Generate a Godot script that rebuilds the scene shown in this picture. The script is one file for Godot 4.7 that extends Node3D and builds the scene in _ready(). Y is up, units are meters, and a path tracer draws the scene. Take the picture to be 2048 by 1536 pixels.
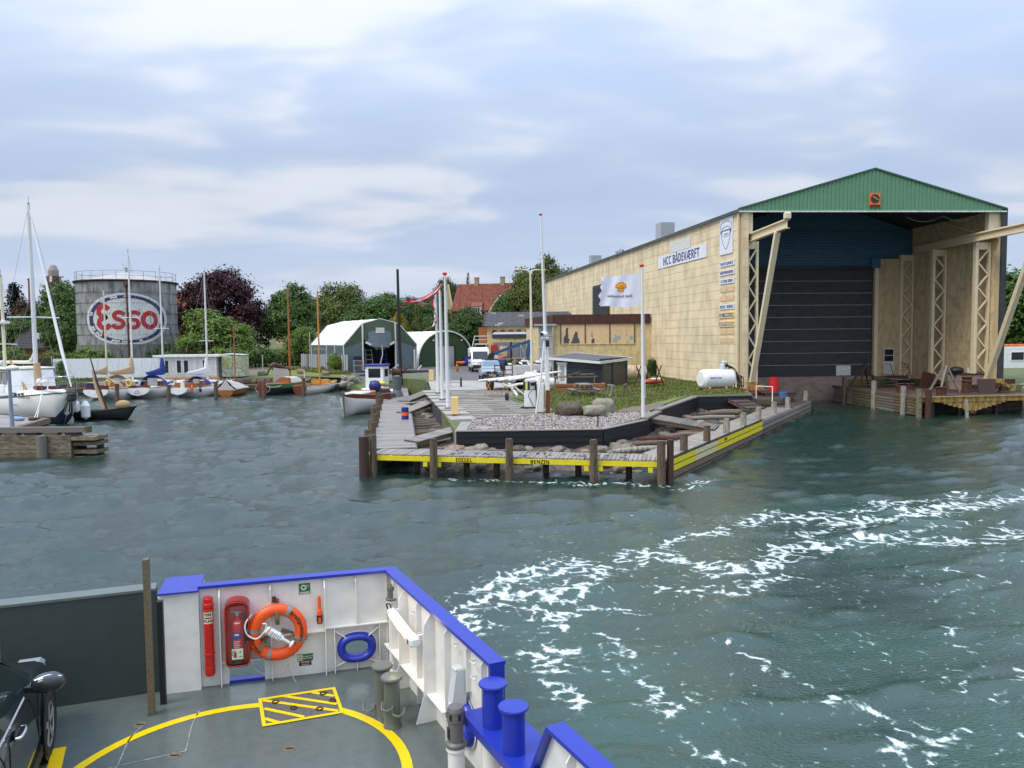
extends Node3D
# A small-boat harbour seen from the stern of a car ferry. Units are metres, y is up, the camera looks along -z.
# P(x, y, d): d is the distance ahead of the camera along -z.

const CAM_Y:=5.0
const DECK:=.85        # height of the ferry's car deck above the water
var M:={}               # materials by name
var T:={}               # textures by name
var used_names:={}
var rng:=RandomNumberGenerator.new()
var wave_a:=FastNoiseLite.new()
var wave_b:=FastNoiseLite.new()
var wave_c:=FastNoiseLite.new()
var font_sans:=SystemFont.new()
var font_bold:=SystemFont.new()
var font_serif:=SystemFont.new()

func P(x: float,y: float,d: float) -> Vector3:
	return Vector3(x,y,-d)

# ---------------------------------------------------------------- mesh building
class MB:
	var v:=PackedVector3Array()
	var n:=PackedVector3Array()
	var c:=PackedColorArray()
	var uv:=PackedVector2Array()
	var ix:=PackedInt32Array()
	var col:=Color.WHITE
	var tinted:=false
	var mapped:=false

	func vert(p: Vector3,nn: Vector3,t:=Vector2.ZERO) -> int:
		v.append(p); n.append(nn); c.append(col); uv.append(t)
		return v.size()-1

	func tri_i(a: int,b: int,d: int) -> void:   # counter-clockwise seen from outside
		ix.append(a); ix.append(d); ix.append(b)

	func tri(a: Vector3,b: Vector3,d: Vector3) -> void:
		var nn:=(b-a).cross(d-a).normalized()
		tri_i(vert(a,nn),vert(b,nn),vert(d,nn))

	func quad(a: Vector3,b: Vector3,d: Vector3,e: Vector3) -> void:
		var nn:=(d-a).cross(e-b).normalized()
		var i:=vert(a,nn,Vector2(0,1)); vert(b,nn,Vector2(1,1)); vert(d,nn,Vector2(1,0)); vert(e,nn,Vector2(0,0))
		tri_i(i,i+1,i+2); tri_i(i,i+2,i+3)

	func box(at: Vector3,s: Vector3,b:=Basis()) -> MB:
		var x:=b.x*s.x*.5; var y:=b.y*s.y*.5; var z:=b.z*s.z*.5
		quad(at-x-y+z,at+x-y+z,at+x+y+z,at-x+y+z)
		quad(at+x-y-z,at-x-y-z,at-x+y-z,at+x+y-z)
		quad(at+x-y+z,at+x-y-z,at+x+y-z,at+x+y+z)
		quad(at-x-y-z,at-x-y+z,at-x+y+z,at-x+y-z)
		quad(at-x+y+z,at+x+y+z,at+x+y-z,at-x+y-z)
		quad(at-x-y-z,at+x-y-z,at+x-y+z,at-x-y+z)
		return self

	func rbox(at: Vector3,s: Vector3,r: float,b:=Basis()) -> MB:   # a box with chamfered edges
		var h:=s*.5
		r = minf(r,minf(h.x,minf(h.y,h.z))*.9)
		var f:=func(sx: float,sy: float,sz: float,k: int) -> Vector3:
			var q:=Vector3(sx*(h.x-(.0 if k == 0 else r)),sy*(h.y-(.0 if k == 1 else r)),sz*(h.z-(.0 if k == 2 else r)))
			return at+b*q
		for s1 in [-1.0,1.0]:
			var A:=[f.call(s1,-1,-s1,0),f.call(s1,-1,s1,0),f.call(s1,1,s1,0),f.call(s1,1,-s1,0)]
			quad(A[1],A[0],A[3],A[2])
			quad(f.call(-s1,s1,-1,1),f.call(-s1,s1,1,1),f.call(s1,s1,1,1),f.call(s1,s1,-1,1))
			quad(f.call(-s1,-1,s1,2),f.call(s1,-1,s1,2),f.call(s1,1,s1,2),f.call(-s1,1,s1,2))
		for s1 in [-1.0,1.0]:
			for s2 in [-1.0,1.0]:
				edge(f.call(s1,s2,-1,0),f.call(s1,s2,1,0),f.call(s1,s2,1,1),f.call(s1,s2,-1,1),b*Vector3(s1,s2,0))
				edge(f.call(s1,-1,s2,0),f.call(s1,1,s2,0),f.call(s1,1,s2,2),f.call(s1,-1,s2,2),b*Vector3(s1,0,s2))
				edge(f.call(-1,s1,s2,1),f.call(1,s1,s2,1),f.call(1,s1,s2,2),f.call(-1,s1,s2,2),b*Vector3(0,s1,s2))
				for s3 in [-1.0,1.0]:
					var p1: Vector3 = f.call(s1,s2,s3,0); var p2: Vector3 = f.call(s1,s2,s3,1); var p3: Vector3 = f.call(s1,s2,s3,2)
					if (p2-p1).cross(p3-p1).dot(b*Vector3(s1,s2,s3)) > 0: tri(p1,p2,p3)
					else: tri(p1,p3,p2)
		return self

	func edge(a: Vector3,b: Vector3,d: Vector3,e: Vector3,out: Vector3) -> void:
		if (b-a).cross(d-a).dot(out) > 0: quad(a,b,d,e)
		else: quad(e,d,b,a)

	func bar(p: Vector3,q: Vector3,w: float,h: float,up:=Vector3.UP) -> MB:
		var z:=(q-p)
		var l:=z.length()
		if l < 1e-5: return self
		z /= l
		if absf(z.dot(up)) > .98: up = Vector3.RIGHT if absf(z.x) < .9 else Vector3.UP
		var x:=up.cross(z).normalized()
		return box((p+q)*.5,Vector3(w,h,l),Basis(x,z.cross(x),z))

	func tube(pts: Array,r: Variant,sides:=8,caps:=true,closed:=false) -> MB:
		var m:=pts.size()
		var rings:=[]
		var ref:=Vector3.ZERO
		for i in m:
			var a: Vector3 = pts[(i-1+m) % m] if closed else pts[maxi(i-1,0)]
			var b: Vector3 = pts[(i+1) % m] if closed else pts[mini(i+1,m-1)]
			var t:=(b-a).normalized()
			if ref == Vector3.ZERO:
				ref = Vector3.UP if absf(t.y) < .9 else Vector3.RIGHT
			var x:=(ref-t*ref.dot(t)).normalized()
			ref = x
			var y:=t.cross(x)
			var rr: float = r[i] if r is Array else float(r)
			var first:=v.size()
			for k in sides:
				var an:=TAU*k/sides
				var d:=x*cos(an)+y*sin(an)
				vert((pts[i] as Vector3)+d*rr,d)
			rings.append(first)
		for i in (m if closed else m-1):
			var f0: int = rings[i]; var f1: int = rings[(i+1) % m]
			for k in sides:
				var k1:=(k+1) % sides
				tri_i(f0+k,f0+k1,f1+k1); tri_i(f0+k,f1+k1,f1+k)
		if caps and not closed:
			for e in [0,m-1]:
				var t: Vector3 = ((pts[1]-pts[0]) if e == 0 else (pts[m-1]-pts[m-2])).normalized()*(-1.0 if e == 0 else 1.0)
				var ce:=vert(pts[e],t)
				var f:=v.size()
				for k in sides: vert(v[rings[e]+k],t)
				for k in sides:
					if e == 0: tri_i(ce,f+(k+1) % sides,f+k)
					else: tri_i(ce,f+k,f+(k+1) % sides)
		return self

	func lathe(profile: Array,sides:=16,xf:=Transform3D()) -> MB:   # profile of Vector2(radius,height),bottom to top
		for s in profile.size()-1:
			var a: Vector2 = profile[s]; var b: Vector2 = profile[s+1]
			var nn:=Vector2(b.y-a.y,a.x-b.x).normalized()
			var f:=v.size()
			for k in sides+1:
				var an:=TAU*k/sides
				var d:=Vector3(cos(an),0,-sin(an))
				var no:=(xf.basis*(d*nn.x+Vector3.UP*nn.y)).normalized()
				vert(xf*(d*a.x+Vector3.UP*a.y),no,Vector2(float(k)/sides,a.y)); vert(xf*(d*b.x+Vector3.UP*b.y),no,Vector2(float(k)/sides,b.y))
			for k in sides:
				var i:=f+k*2
				if a.x > 1e-6: tri_i(i,i+2,i+3)
				if b.x > 1e-6 or a.x <= 1e-6: tri_i(i,i+3,i+1)
		return self

	func prism(poly: PackedVector2Array,depth: float,xf:=Transform3D()) -> MB:   # polygon in x-y,extruded along +z
		if Geometry2D.is_polygon_clockwise(poly):
			poly = poly.duplicate(); poly.reverse()
		var t:=Geometry2D.triangulate_polygon(poly)
		var zf:=(xf.basis.z).normalized()
		var f:=v.size()
		for p in poly: vert(xf*Vector3(p.x,p.y,depth),zf,p)
		var g:=v.size()
		for p in poly: vert(xf*Vector3(p.x,p.y,0),-zf,p)
		for k in range(0,t.size(),3):
			var a:=t[k]; var b:=t[k+1]; var d:=t[k+2]
			if (poly[b]-poly[a]).cross(poly[d]-poly[a]) < 0:
				var e:=b; b = d; d = e
			tri_i(f+a,f+b,f+d)
			if depth > 0: tri_i(g+a,g+d,g+b)
		if depth > 0:
			for k in poly.size():
				var p:=poly[k]; var q:=poly[(k+1) % poly.size()]
				quad(xf*Vector3(p.x,p.y,0),xf*Vector3(q.x,q.y,0),xf*Vector3(q.x,q.y,depth),xf*Vector3(p.x,p.y,depth))
		return self

	func loft(rings: Array,closed:=true,flip:=false) -> MB:   # rings of points; smooth
		var f:=v.size()
		var m: int = rings[0].size()
		for r in rings:
			for p in r: vert(p,Vector3.ZERO)
		var steps:=m if closed else m-1
		for i in rings.size()-1:
			for k in steps:
				var a:=f+i*m+k; var b:=f+i*m+(k+1) % m
				if flip:
					tri_i(a,b,b+m); tri_i(a,b+m,a+m)
				else:
					tri_i(a,b+m,b); tri_i(a,a+m,b+m)
		smooth(f)
		return self

	func smooth(f: int,first_index:=-1) -> void:
		var acc:=PackedVector3Array(); acc.resize(v.size()-f)
		for k in range(0,ix.size(),3):
			var a:=ix[k]-f; var b:=ix[k+2]-f; var d:=ix[k+1]-f
			if a < 0 or b < 0 or d < 0: continue
			var nn:=(v[b+f]-v[a+f]).cross(v[d+f]-v[a+f])
			acc[a] += nn; acc[b] += nn; acc[d] += nn
		for k in acc.size(): n[f+k] = acc[k].normalized() if acc[k].length() > 1e-12 else Vector3.UP

	func sheet(nu: int,nv: int,fn: Callable) -> MB:   # fn(u,v) -> Vector3; normal is du x dv
		var f:=v.size()
		for j in nv+1:
			for i in nu+1:
				vert(fn.call(float(i)/nu,float(j)/nv),Vector3.ZERO,Vector2(float(i)/nu,float(j)/nv))
		for j in nv:
			for i in nu:
				var a:=f+j*(nu+1)+i
				tri_i(a,a+1,a+nu+2); tri_i(a,a+nu+2,a+nu+1)
		smooth(f)
		return self

	func ball(at: Vector3,r: Vector3,nu:=12,nv:=8) -> MB:
		return sheet(nu,nv,func(s: float,t: float) -> Vector3:
			var a:=TAU*s; var e:=PI*(t-.5)
			return at+Vector3(cos(e)*sin(a)*r.x,sin(e)*r.y,cos(e)*cos(a)*r.z))

	func tri_sheet(p: Array) -> MB:   # a flat four-cornered sheet facing up
		var i:=v.size()
		for q in p: vert(q,Vector3.UP)
		if ((p[1] as Vector3)-p[0]).cross((p[2] as Vector3)-p[0]).y > 0: tri_i(i,i+1,i+2); tri_i(i,i+2,i+3)
		else: tri_i(i,i+2,i+1); tri_i(i,i+3,i+2)
		return self

	func quad_of(a: Vector3,b: Vector3,d: Vector3,e: Vector3) -> MB:
		quad(a,b,d,e)
		return self

	func mesh() -> ArrayMesh:
		var a:=[]
		a.resize(Mesh.ARRAY_MAX)
		a[Mesh.ARRAY_VERTEX] = v; a[Mesh.ARRAY_NORMAL] = n; a[Mesh.ARRAY_INDEX] = ix
		if tinted: a[Mesh.ARRAY_COLOR] = c
		if mapped: a[Mesh.ARRAY_TEX_UV] = uv
		var m:=ArrayMesh.new()
		m.add_surface_from_arrays(Mesh.PRIMITIVE_TRIANGLES,a)
		return m

# ---------------------------------------------------------------- scene tree helpers
func numbered(called: String) -> String:
	var k: int = used_names.get(called,0)
	used_names[called] = k+1
	return called if k == 0 else "%s_%03d" % [called,k]

func obj(called: String,what: Variant,m: Material,parent: Node = null,at:=Vector3.ZERO,b:=Basis()) -> MeshInstance3D:
	var o:=MeshInstance3D.new()
	o.name = numbered(called) if parent == null else called
	o.mesh = what.mesh() if what is MB else what
	o.material_override = m
	o.transform = Transform3D(b,at)
	(self if parent == null else parent).add_child(o,true)
	return o

func tag(o: Node,label: String,category: String,group:="") -> Node:
	o.set_meta("label",label); o.set_meta("category",category)
	if group: o.set_meta("group",group)
	return o

func flat_pts(a: Array) -> PackedVector2Array:
	var p:=PackedVector2Array()
	for k in range(0,a.size(),2): p.append(Vector2(a[k],a[k+1]))
	return p

func thing(called: String,label: String,category: String,at:=Vector3.ZERO,turn:=.0,group:="") -> Node3D:
	var o:=Node3D.new()
	o.name = numbered(called)
	add_child(o)
	o.position = at; o.rotation.y = turn
	tag(o,label,category,group)
	return o

func struct(called: String,what: Variant,m: Material,parent: Node = null) -> MeshInstance3D:
	var o:=obj(called,what,m,parent)
	if parent == null: o.set_meta("kind","structure")
	return o

func dup(root: Node3D,at: Vector3,turn: float,label:="",group:="") -> Node3D:
	var r: Node3D = root.duplicate()
	r.name = numbered(String(root.name).rstrip("0123456789_"))
	add_child(r)
	r.position = at; r.rotation.y = turn
	if label: r.set_meta("label",label)
	if group: r.set_meta("group",group)
	return r

func copies(called: String,what: Mesh,m: Material,where: Array,tints: Array,parent: Node = null) -> MultiMeshInstance3D:
	var mm:=MultiMesh.new()
	mm.transform_format = MultiMesh.TRANSFORM_3D
	mm.use_colors = not tints.is_empty()
	mm.mesh = what
	mm.instance_count = where.size()
	for i in where.size():
		mm.set_instance_transform(i,where[i])
		if mm.use_colors: mm.set_instance_color(i,tints[i])
	var o:=MultiMeshInstance3D.new()
	o.name = numbered(called) if parent == null else called
	o.multimesh = mm
	o.material_override = m
	o.set_meta("kind","stuff")
	(self if parent == null else parent).add_child(o,true)
	return o

func words(text: String,high: float,deep:=.006,font: Font = null) -> TextMesh:
	var t:=TextMesh.new()
	t.font = font if font else font_bold
	t.text = text
	t.font_size = 64
	t.pixel_size = high/46.0      # capitals come out "high" metres tall
	t.depth = deep
	t.curve_step = 1.5
	return t

func bent_words(text: String,high: float,fn: Callable,font: Font = null) -> ArrayMesh:   # lettering laid on a curved surface: fn(x,y,z) -> Vector3
	var a:=words(text,high,.003,font).get_mesh_arrays()
	var vs: PackedVector3Array = a[Mesh.ARRAY_VERTEX]
	var mb:=MB.new()
	var idx: PackedInt32Array = a[Mesh.ARRAY_INDEX] if a[Mesh.ARRAY_INDEX] != null else PackedInt32Array(range(vs.size()))
	for k in range(0,idx.size(),3):
		var p: Vector3 = fn.call(vs[idx[k]]); var q: Vector3 = fn.call(vs[idx[k+1]]); var r: Vector3 = fn.call(vs[idx[k+2]])
		if (q-p).cross(r-p).length() > 1e-12: mb.tri(p,r,q)
	return mb.mesh()

# ---------------------------------------------------------------- materials
func lin(r: float,g: float,b: float) -> Color:   # a real-world (linear) base colour
	return Color(r,g,b).linear_to_srgb()

func gray_tex(size: int,freq: float,lo: float,hi: float,kind:=FastNoiseLite.TYPE_SIMPLEX_SMOOTH,octaves:=4,seed_:=1,cell:=1,gain:=.5) -> ImageTexture:
	var f:=FastNoiseLite.new()
	f.seed = seed_; f.noise_type = kind; f.frequency = freq
	f.fractal_type = FastNoiseLite.FRACTAL_FBM if octaves > 1 else FastNoiseLite.FRACTAL_NONE
	f.fractal_octaves = octaves; f.fractal_gain = gain
	f.cellular_return_type = cell as FastNoiseLite.CellularReturnType
	var d:=f.get_seamless_image(size,size,false,false,.1,true).get_data()
	var lut:=PackedByteArray(); lut.resize(256)
	for i in 256: lut[i] = int(clampf(lerpf(lo,hi,i/255.0),0,1)*255)
	for i in d.size(): d[i] = lut[d[i]]
	var im:=Image.create_from_data(size,size,false,Image.FORMAT_L8,d)
	im.convert(Image.FORMAT_RGB8)
	return ImageTexture.create_from_image(im)

func mat(called: String,color: Color,rough:=.8,tex:="",scale:=Vector3.ONE,bump:=.0,bump_tex:="") -> StandardMaterial3D:
	var m:=StandardMaterial3D.new()
	m.resource_name = called
	m.albedo_color = color
	m.roughness = rough
	if tex:
		m.albedo_texture = T[tex]
	if bump > .0:
		m.heightmap_enabled = true
		m.heightmap_texture = T[bump_tex if bump_tex else tex]
		m.heightmap_scale = bump
	if tex or bump > .0:
		m.uv1_triplanar = true; m.uv1_world_triplanar = true
		m.uv1_scale = scale
		m.uv1_triplanar_sharpness = 4.0
	M[called] = m
	return m

func wet(called: String,color: Color,rough: float,metal:=.0) -> StandardMaterial3D:
	var m:=mat(called,color,rough)
	m.metallic = metal
	return m

# short forms used all through the script
func V(x: float, y: float, z: float) -> Vector3:
	return Vector3(x, y, z)

func U(x: float, y: float) -> Vector2:
	return Vector2(x, y)

func X(b := Basis(), o := Vector3.ZERO) -> Transform3D:
	return Transform3D(b, o)

func mesh() -> MB:
	return MB.new()

func flat(a: Array) -> PackedVector2Array:
	return PackedVector2Array(a)

func rnd(a: float, b: float) -> float:
	return rng.randf_range(a, b)

func _ready() -> void:
	rng.seed = 4711
	for k in [[wave_a,11,.42,3],[wave_b,23,1.35,3],[wave_c,37,.16,4]]:
		var f: FastNoiseLite = k[0]
		f.seed = k[1]; f.frequency = k[2]; f.fractal_octaves = k[3]
		f.noise_type = FastNoiseLite.TYPE_SIMPLEX_SMOOTH
	font_sans.font_names = PackedStringArray(["Droid Sans"])
	font_bold.font_names = PackedStringArray(["Droid Sans"]); font_bold.font_weight = 700
	font_serif.font_names = PackedStringArray(["Droid Serif"])
	# camera
	var cam:=Camera3D.new()
	cam.name = "camera"
	cam.keep_aspect = Camera3D.KEEP_HEIGHT
	cam.fov = rad_to_deg(2.0*atan(768.0/1540.0))
	cam.near = .1; cam.far = 4000.0
	cam.transform = X(Basis(Vector3.RIGHT,-atan(92.0/1540.0))*Basis(Vector3.BACK,-.010),V(0,CAM_Y,0))
	add_child(cam)
	cam.current = true
	# sky,air and exposure
	var env:=Environment.new()
	var sky:=Sky.new()
	var pano:=PanoramaSkyMaterial.new()
	pano.panorama = paint_sky()
	sky.sky_material = pano
	env.background_mode = Environment.BG_SKY
	env.sky = sky
	env.background_energy_multiplier = 1.0
	env.tonemap_mode = Environment.TONE_MAPPER_LINEAR
	env.tonemap_exposure = 1.45
	env.sdfgi_enabled = true; env.ssao_enabled = true; env.ssil_enabled = true
	var we:=WorldEnvironment.new()
	we.name = "world_environment"
	we.environment = env
	add_child(we)
	# the sun behind an even layer of cloud
	var sun:=DirectionalLight3D.new()
	sun.name = "sun"
	sun.light_energy = .5
	sun.light_color = Color(1.0,.95,.87)
	sun.light_angular_distance = 24.0
	sun.shadow_enabled = true
	sun.rotation = V(deg_to_rad(-52),deg_to_rad(-62),0)
	add_child(sun)
	textures()
	materials()
	water()
	land()
	hall()
	annex_and_workshop()
	tents()
	tank_and_bank()
	houses()
	trees()
	centre_jetty()
	far_dock()
	left_jetty()
	boats()
	yard()
	poles()
	vehicles()
	ferry()
	ferry_fittings()
	car_on_deck()

func paint_sky() -> ImageTexture:
	var w:=2048; var h:=1024
	var a:=FastNoiseLite.new(); a.seed = 5; a.frequency = .36; a.fractal_octaves = 5; a.noise_type = FastNoiseLite.TYPE_SIMPLEX_SMOOTH; a.fractal_gain = .48
	var b:=FastNoiseLite.new(); b.seed = 19; b.frequency = 1.5; b.fractal_octaves = 4; b.noise_type = FastNoiseLite.TYPE_SIMPLEX_SMOOTH; b.fractal_gain = .5
	var s:=FastNoiseLite.new(); s.seed = 77; s.frequency = 2.6; s.fractal_octaves = 4; s.noise_type = FastNoiseLite.TYPE_SIMPLEX_SMOOTH
	var px:=PackedFloat32Array(); px.resize(w*h*3)
	var blue:=Color(.475,.59,.80); var grey:=Color(.52,.62,.80); var pale:=Color(.70,.745,.84); var low:=Color(.60,.675,.81)
	for y in h/2+1:
		var el:=PI*(.5-(y+.5)/h)
		var up:=sin(maxf(el,.001)); var flat:=cos(el)
		var deg:=rad_to_deg(el)
		var haze:=1.0-smoothstep(1.5,10.0,deg)
		var lift:=1.0+.30*smoothstep(10,24,deg)+.95*smoothstep(24,70,deg)
		var step:=1 if deg < 36 else 4
		for x in range(0,w,step):
			var az:=TAU*((x+.5)/w-.5)
			var k:=1.0/(up+.13)
			var qx:=sin(az)*flat*k; var qz:=cos(az)*flat*k
			var n1:=a.get_noise_2d(qx*.9+3.1,qz*1.35)
			var n2:=b.get_noise_2d(qx*.75+n1*.5,qz*1.25)
			var n3:=s.get_noise_2d(qx*.7+n1*.8,qz*1.4+n1)
			var cover:=smoothstep(-.40,.46,n1*1.25+n2*.42+n3*.16+.12*smoothstep(9,22,deg)-.10)
			var col:=blue.lerp(grey,smoothstep(.0,.45,cover)).lerp(pale,smoothstep(.30,1.0,cover))
			col = col.lerp(low,haze*.72)
			var glow:=exp(-pow((az+.03)/.45,2.0)-pow((deg-28.0)/10.0,2.0))
			col = col*(.71*(1.0+.35*smoothstep(24,60,deg))*lift*(1.0+.20*glow+.05*n2))
			for j in step:
				var i:=(y*w+x+j)*3
				px[i] = col.r; px[i+1] = col.g; px[i+2] = col.b
	for y in range(h/2+1,h):
		for x in range(0,w):
			var i:=(y*w+x)*3
			px[i] = .2; px[i+1] = .23; px[i+2] = .25
	return ImageTexture.create_from_image(Image.create_from_data(w,h,false,Image.FORMAT_RGBF,px.to_byte_array()))

func textures() -> void:
	T.blotch = gray_tex(512,.012,.84,1.08,FastNoiseLite.TYPE_SIMPLEX_SMOOTH,5,3)
	T.soft = gray_tex(256,.018,.95,1.03,FastNoiseLite.TYPE_SIMPLEX_SMOOTH,3,8)
	T.grain = gray_tex(512,.05,.72,1.12,FastNoiseLite.TYPE_SIMPLEX_SMOOTH,4,5)
	T.fine = gray_tex(256,.22,.7,1.1,FastNoiseLite.TYPE_SIMPLEX_SMOOTH,3,9)
	T.cells = gray_tex(512,.09,.35,1.15,FastNoiseLite.TYPE_CELLULAR,1,12,FastNoiseLite.RETURN_CELL_VALUE)
	T.bumps = gray_tex(512,.07,.0,1.0,FastNoiseLite.TYPE_CELLULAR,1,12,FastNoiseLite.RETURN_DISTANCE2_DIV)
	T.ripple = gray_tex(512,.03,.0,1.0,FastNoiseLite.TYPE_SIMPLEX_SMOOTH,5,31,1,.55)
	T.stain = gray_tex(512,.01,.58,1.22,FastNoiseLite.TYPE_SIMPLEX_SMOOTH,6,41,1,.62)
	T.wet = gray_tex(512,.012,.12,1.0,FastNoiseLite.TYPE_SIMPLEX_SMOOTH,4,66)
	T.wear = gray_tex(512,.014,.80,1.14,FastNoiseLite.TYPE_SIMPLEX_SMOOTH,6,52,1,.6)

func materials() -> void:
	mat("white_paint",lin(.80,.79,.76),.38,"soft",Vector3.ONE*.9)
	mat("white_gloss",lin(.82,.83,.83),.25,"soft",Vector3.ONE*.5)
	mat("white_worn",lin(.72,.72,.70),.6,"wear",Vector3.ONE*.6)
	mat("cream_wall",lin(.80,.665,.44),.85,"blotch",V(.10,.05,.10),.6,"fine")
	mat("cream_steel",lin(.74,.63,.42),.5,"soft",Vector3.ONE*.4)
	mat("cream_grimy",lin(.62,.49,.29),.75,"wear",V(.25,.12,.25))
	mat("cream_annex",lin(.70,.555,.30),.85,"blotch",V(.3,.2,.3),.5,"fine")
	mat("joint",lin(.50,.40,.25),.95)
	mat("peach_board",lin(.72,.51,.30),.7,"soft",Vector3.ONE*.4)
	mat("dark_flake",lin(.075,.085,.095),.7,"soft",Vector3.ONE)
	mat("teal_flake",lin(.33,.42,.36),.7,"soft",Vector3.ONE)
	mat("green_sheet",lin(.115,.27,.155),.5,"soft",Vector3.ONE*.3)
	mat("green_dark",lin(.045,.12,.065),.6)
	mat("blue_sheet",lin(.045,.13,.20),.6,"soft",Vector3.ONE*.3)
	mat("door_grey",lin(.044,.047,.052),.7,"wear",V(.12,.2,.12))
	mat("light_strip",lin(.36,.37,.37),.6,"wear",Vector3.ONE*.8)
	mat("concrete",lin(.33,.30,.27),.9,"blotch",Vector3.ONE*.4,.8,"fine")
	mat("pink_concrete",lin(.34,.25,.22),.9,"wear",V(.12,.3,.12),.5,"fine")
	mat("slab",lin(.40,.37,.335),.8,"blotch",Vector3.ONE*.22,.3,"fine")
	mat("slab_dark",lin(.33,.31,.28),.8,"blotch",Vector3.ONE*.3,.3,"fine")
	mat("asphalt",lin(.115,.108,.10),.55,"wear",Vector3.ONE*.12,.4,"fine")
	mat("gravel",lin(.31,.27,.24),.95,"cells",Vector3.ONE*1.2,3.0,"bumps")
	mat("dirt",lin(.20,.155,.115),.95,"grain",Vector3.ONE*.5,2.0)
	mat("lawn",lin(.155,.19,.05),.95,"wear",Vector3.ONE*.22,1.0,"grain")
	mat("ground",lin(.12,.145,.05),.95,"wear",Vector3.ONE*.06,1.0,"grain")
	mat("stone_wall",lin(.19,.155,.105),.95,"stain",Vector3.ONE*.5,3.0,"grain")
	mat("rock",lin(.21,.18,.145),.9,"wear",Vector3.ONE*.7,2.0,"grain")
	mat("rock_grey",lin(.27,.25,.19),.9,"wear",Vector3.ONE*1.1,2.0,"grain")
	mat("rock_dark",lin(.105,.078,.055),.7,"stain",Vector3.ONE*.7,2.0,"grain")
	mat("rock_pink",lin(.30,.20,.155),.9,"wear",Vector3.ONE*.7,2.0,"grain")
	mat("rubble",lin(.14,.115,.085),.9,"stain",Vector3.ONE*.5,4.0,"cells")
	for k in 3:
		var q: float = [1.0,.82,1.16][k]
		mat("deck_wood_%d" % k,lin(.335*q,.295*q,.265*q),.38,"grain",V(.5,.8,2.4),.4)
		mat("old_wood_%d" % k,lin(.17*q,.125*q,.088*q),.8,"grain",V(.5,1.2,2.2),1.0)
		mat("grey_wood_%d" % k,lin(.26*q,.235*q,.20*q),.8,"grain",V(.6,2.2,.6),1.0)
		mat("mossy_wood_%d" % k,lin(.215*q,.18*q,.115*q),.85,"stain",V(.4,1.4,.4),1.0)
		mat("brown_deck_%d" % k,lin(.10*q,.068*q,.055*q),.7,"grain",V(.5,.8,2.4),.5)
		mat("board_navy_%d" % k,lin(.030*q,.038*q,.052*q),.45)
		mat("board_brown_%d" % k,lin(.085*q,.028*q,.020*q),.7,"grain",V(2.0,.4,2.0))
		mat("paver_%d" % k,lin(.27*q,.24*q,.205*q),.8,"blotch",Vector3.ONE*.8,.5,"fine")
	mat("pile_wood",lin(.145,.105,.068),.85,"stain",V(1.5,.35,1.5),1.5,"grain")
	mat("pile_pale",lin(.36,.34,.27),.85,"stain",V(1.5,.35,1.5),1.0,"grain")
	mat("black_sheet",lin(.012,.012,.016),.5,"soft",Vector3.ONE*.4)
	mat("yellow_paint",lin(.77,.64,.015),.55,"soft",Vector3.ONE*.7)
	mat("pale_yellow",lin(.70,.62,.33),.65,"wear",Vector3.ONE*.7)
	mat("box_yellow",lin(.80,.57,.24),.6)
	mat("rust",lin(.095,.036,.018),.9,"stain",Vector3.ONE*1.2,.6,"fine")
	mat("rusty_yellow",lin(.42,.27,.075),.85,"stain",V(.7,.25,.7))
	mat("brown_steel",lin(.055,.028,.022),.55,"soft",Vector3.ONE)
	wet("black",lin(.012,.012,.013),.5)
	wet("rubber",lin(.018,.018,.02),.75)
	wet("dark_room",lin(.02,.02,.022),.9)
	wet("steel",lin(.42,.43,.44),.45,.6)
	mat("galvanised",lin(.38,.40,.42),.5,"soft",Vector3.ONE,.0)
	wet("wire",lin(.30,.31,.33),.5,.2)
	wet("rope",lin(.42,.38,.31),.9)
	wet("rope_white",lin(.72,.72,.70),.8)
	wet("red_paint",lin(.56,.016,.012),.4)
	wet("dull_red",lin(.36,.03,.02),.6)
	wet("orange",lin(.88,.10,.012),.4)
	wet("orange_flat",lin(.80,.17,.03),.6)
	wet("navy",lin(.012,.018,.13),.45)
	wet("navy_canvas",lin(.022,.04,.24),.8)
	wet("ink",lin(.03,.035,.16),.6)
	wet("sign_white",lin(.74,.77,.84),.5)
	wet("varnish",lin(.34,.12,.03),.3)
	wet("varnish_light",lin(.55,.27,.055),.35)
	wet("mahogany",lin(.14,.032,.018),.3)
	wet("canvas",lin(.50,.36,.22),.9)
	wet("grey_canvas",lin(.52,.50,.48),.9)
	wet("canvas_white",lin(.72,.72,.71),.85)
	wet("hull_white",lin(.80,.79,.76),.28)
	wet("hull_blue_bottom",lin(.02,.03,.075),.6)
	wet("mast_white",lin(.74,.75,.75),.35)
	wet("mast_cream",lin(.70,.66,.50),.4)
	wet("glass_dark",lin(.018,.023,.026),.06)
	wet("glass_pale",lin(.30,.33,.35),.1)
	wet("chrome",lin(.7,.7,.7),.15,1.0)
	wet("flag_white",lin(.80,.80,.86),.85)
	M.flag_white.backlight_enabled = true; M.flag_white.backlight = Color(.6,.6,.65)
	wet("flag_red",lin(.60,.02,.05),.85)
	# the ferry
	mat("ferry_white",lin(.80,.785,.74),.32,"soft",Vector3.ONE*.8)
	mat("ferry_blue",lin(.016,.036,.36),.30)
	mat("ferry_deck",lin(.105,.128,.118),.26,"soft",Vector3.ONE*1.1,.15,"ripple").roughness_texture = T.wet
	mat("ferry_grey",lin(.13,.155,.145),.35,"soft",Vector3.ONE)
	mat("ramp_grey",lin(.040,.055,.050),.6,"soft",Vector3.ONE*.8)
	mat("bitt_grey",lin(.13,.145,.12),.35,"soft",Vector3.ONE*2.0)
	mat("marking",lin(.82,.56,.0),.35)
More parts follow.
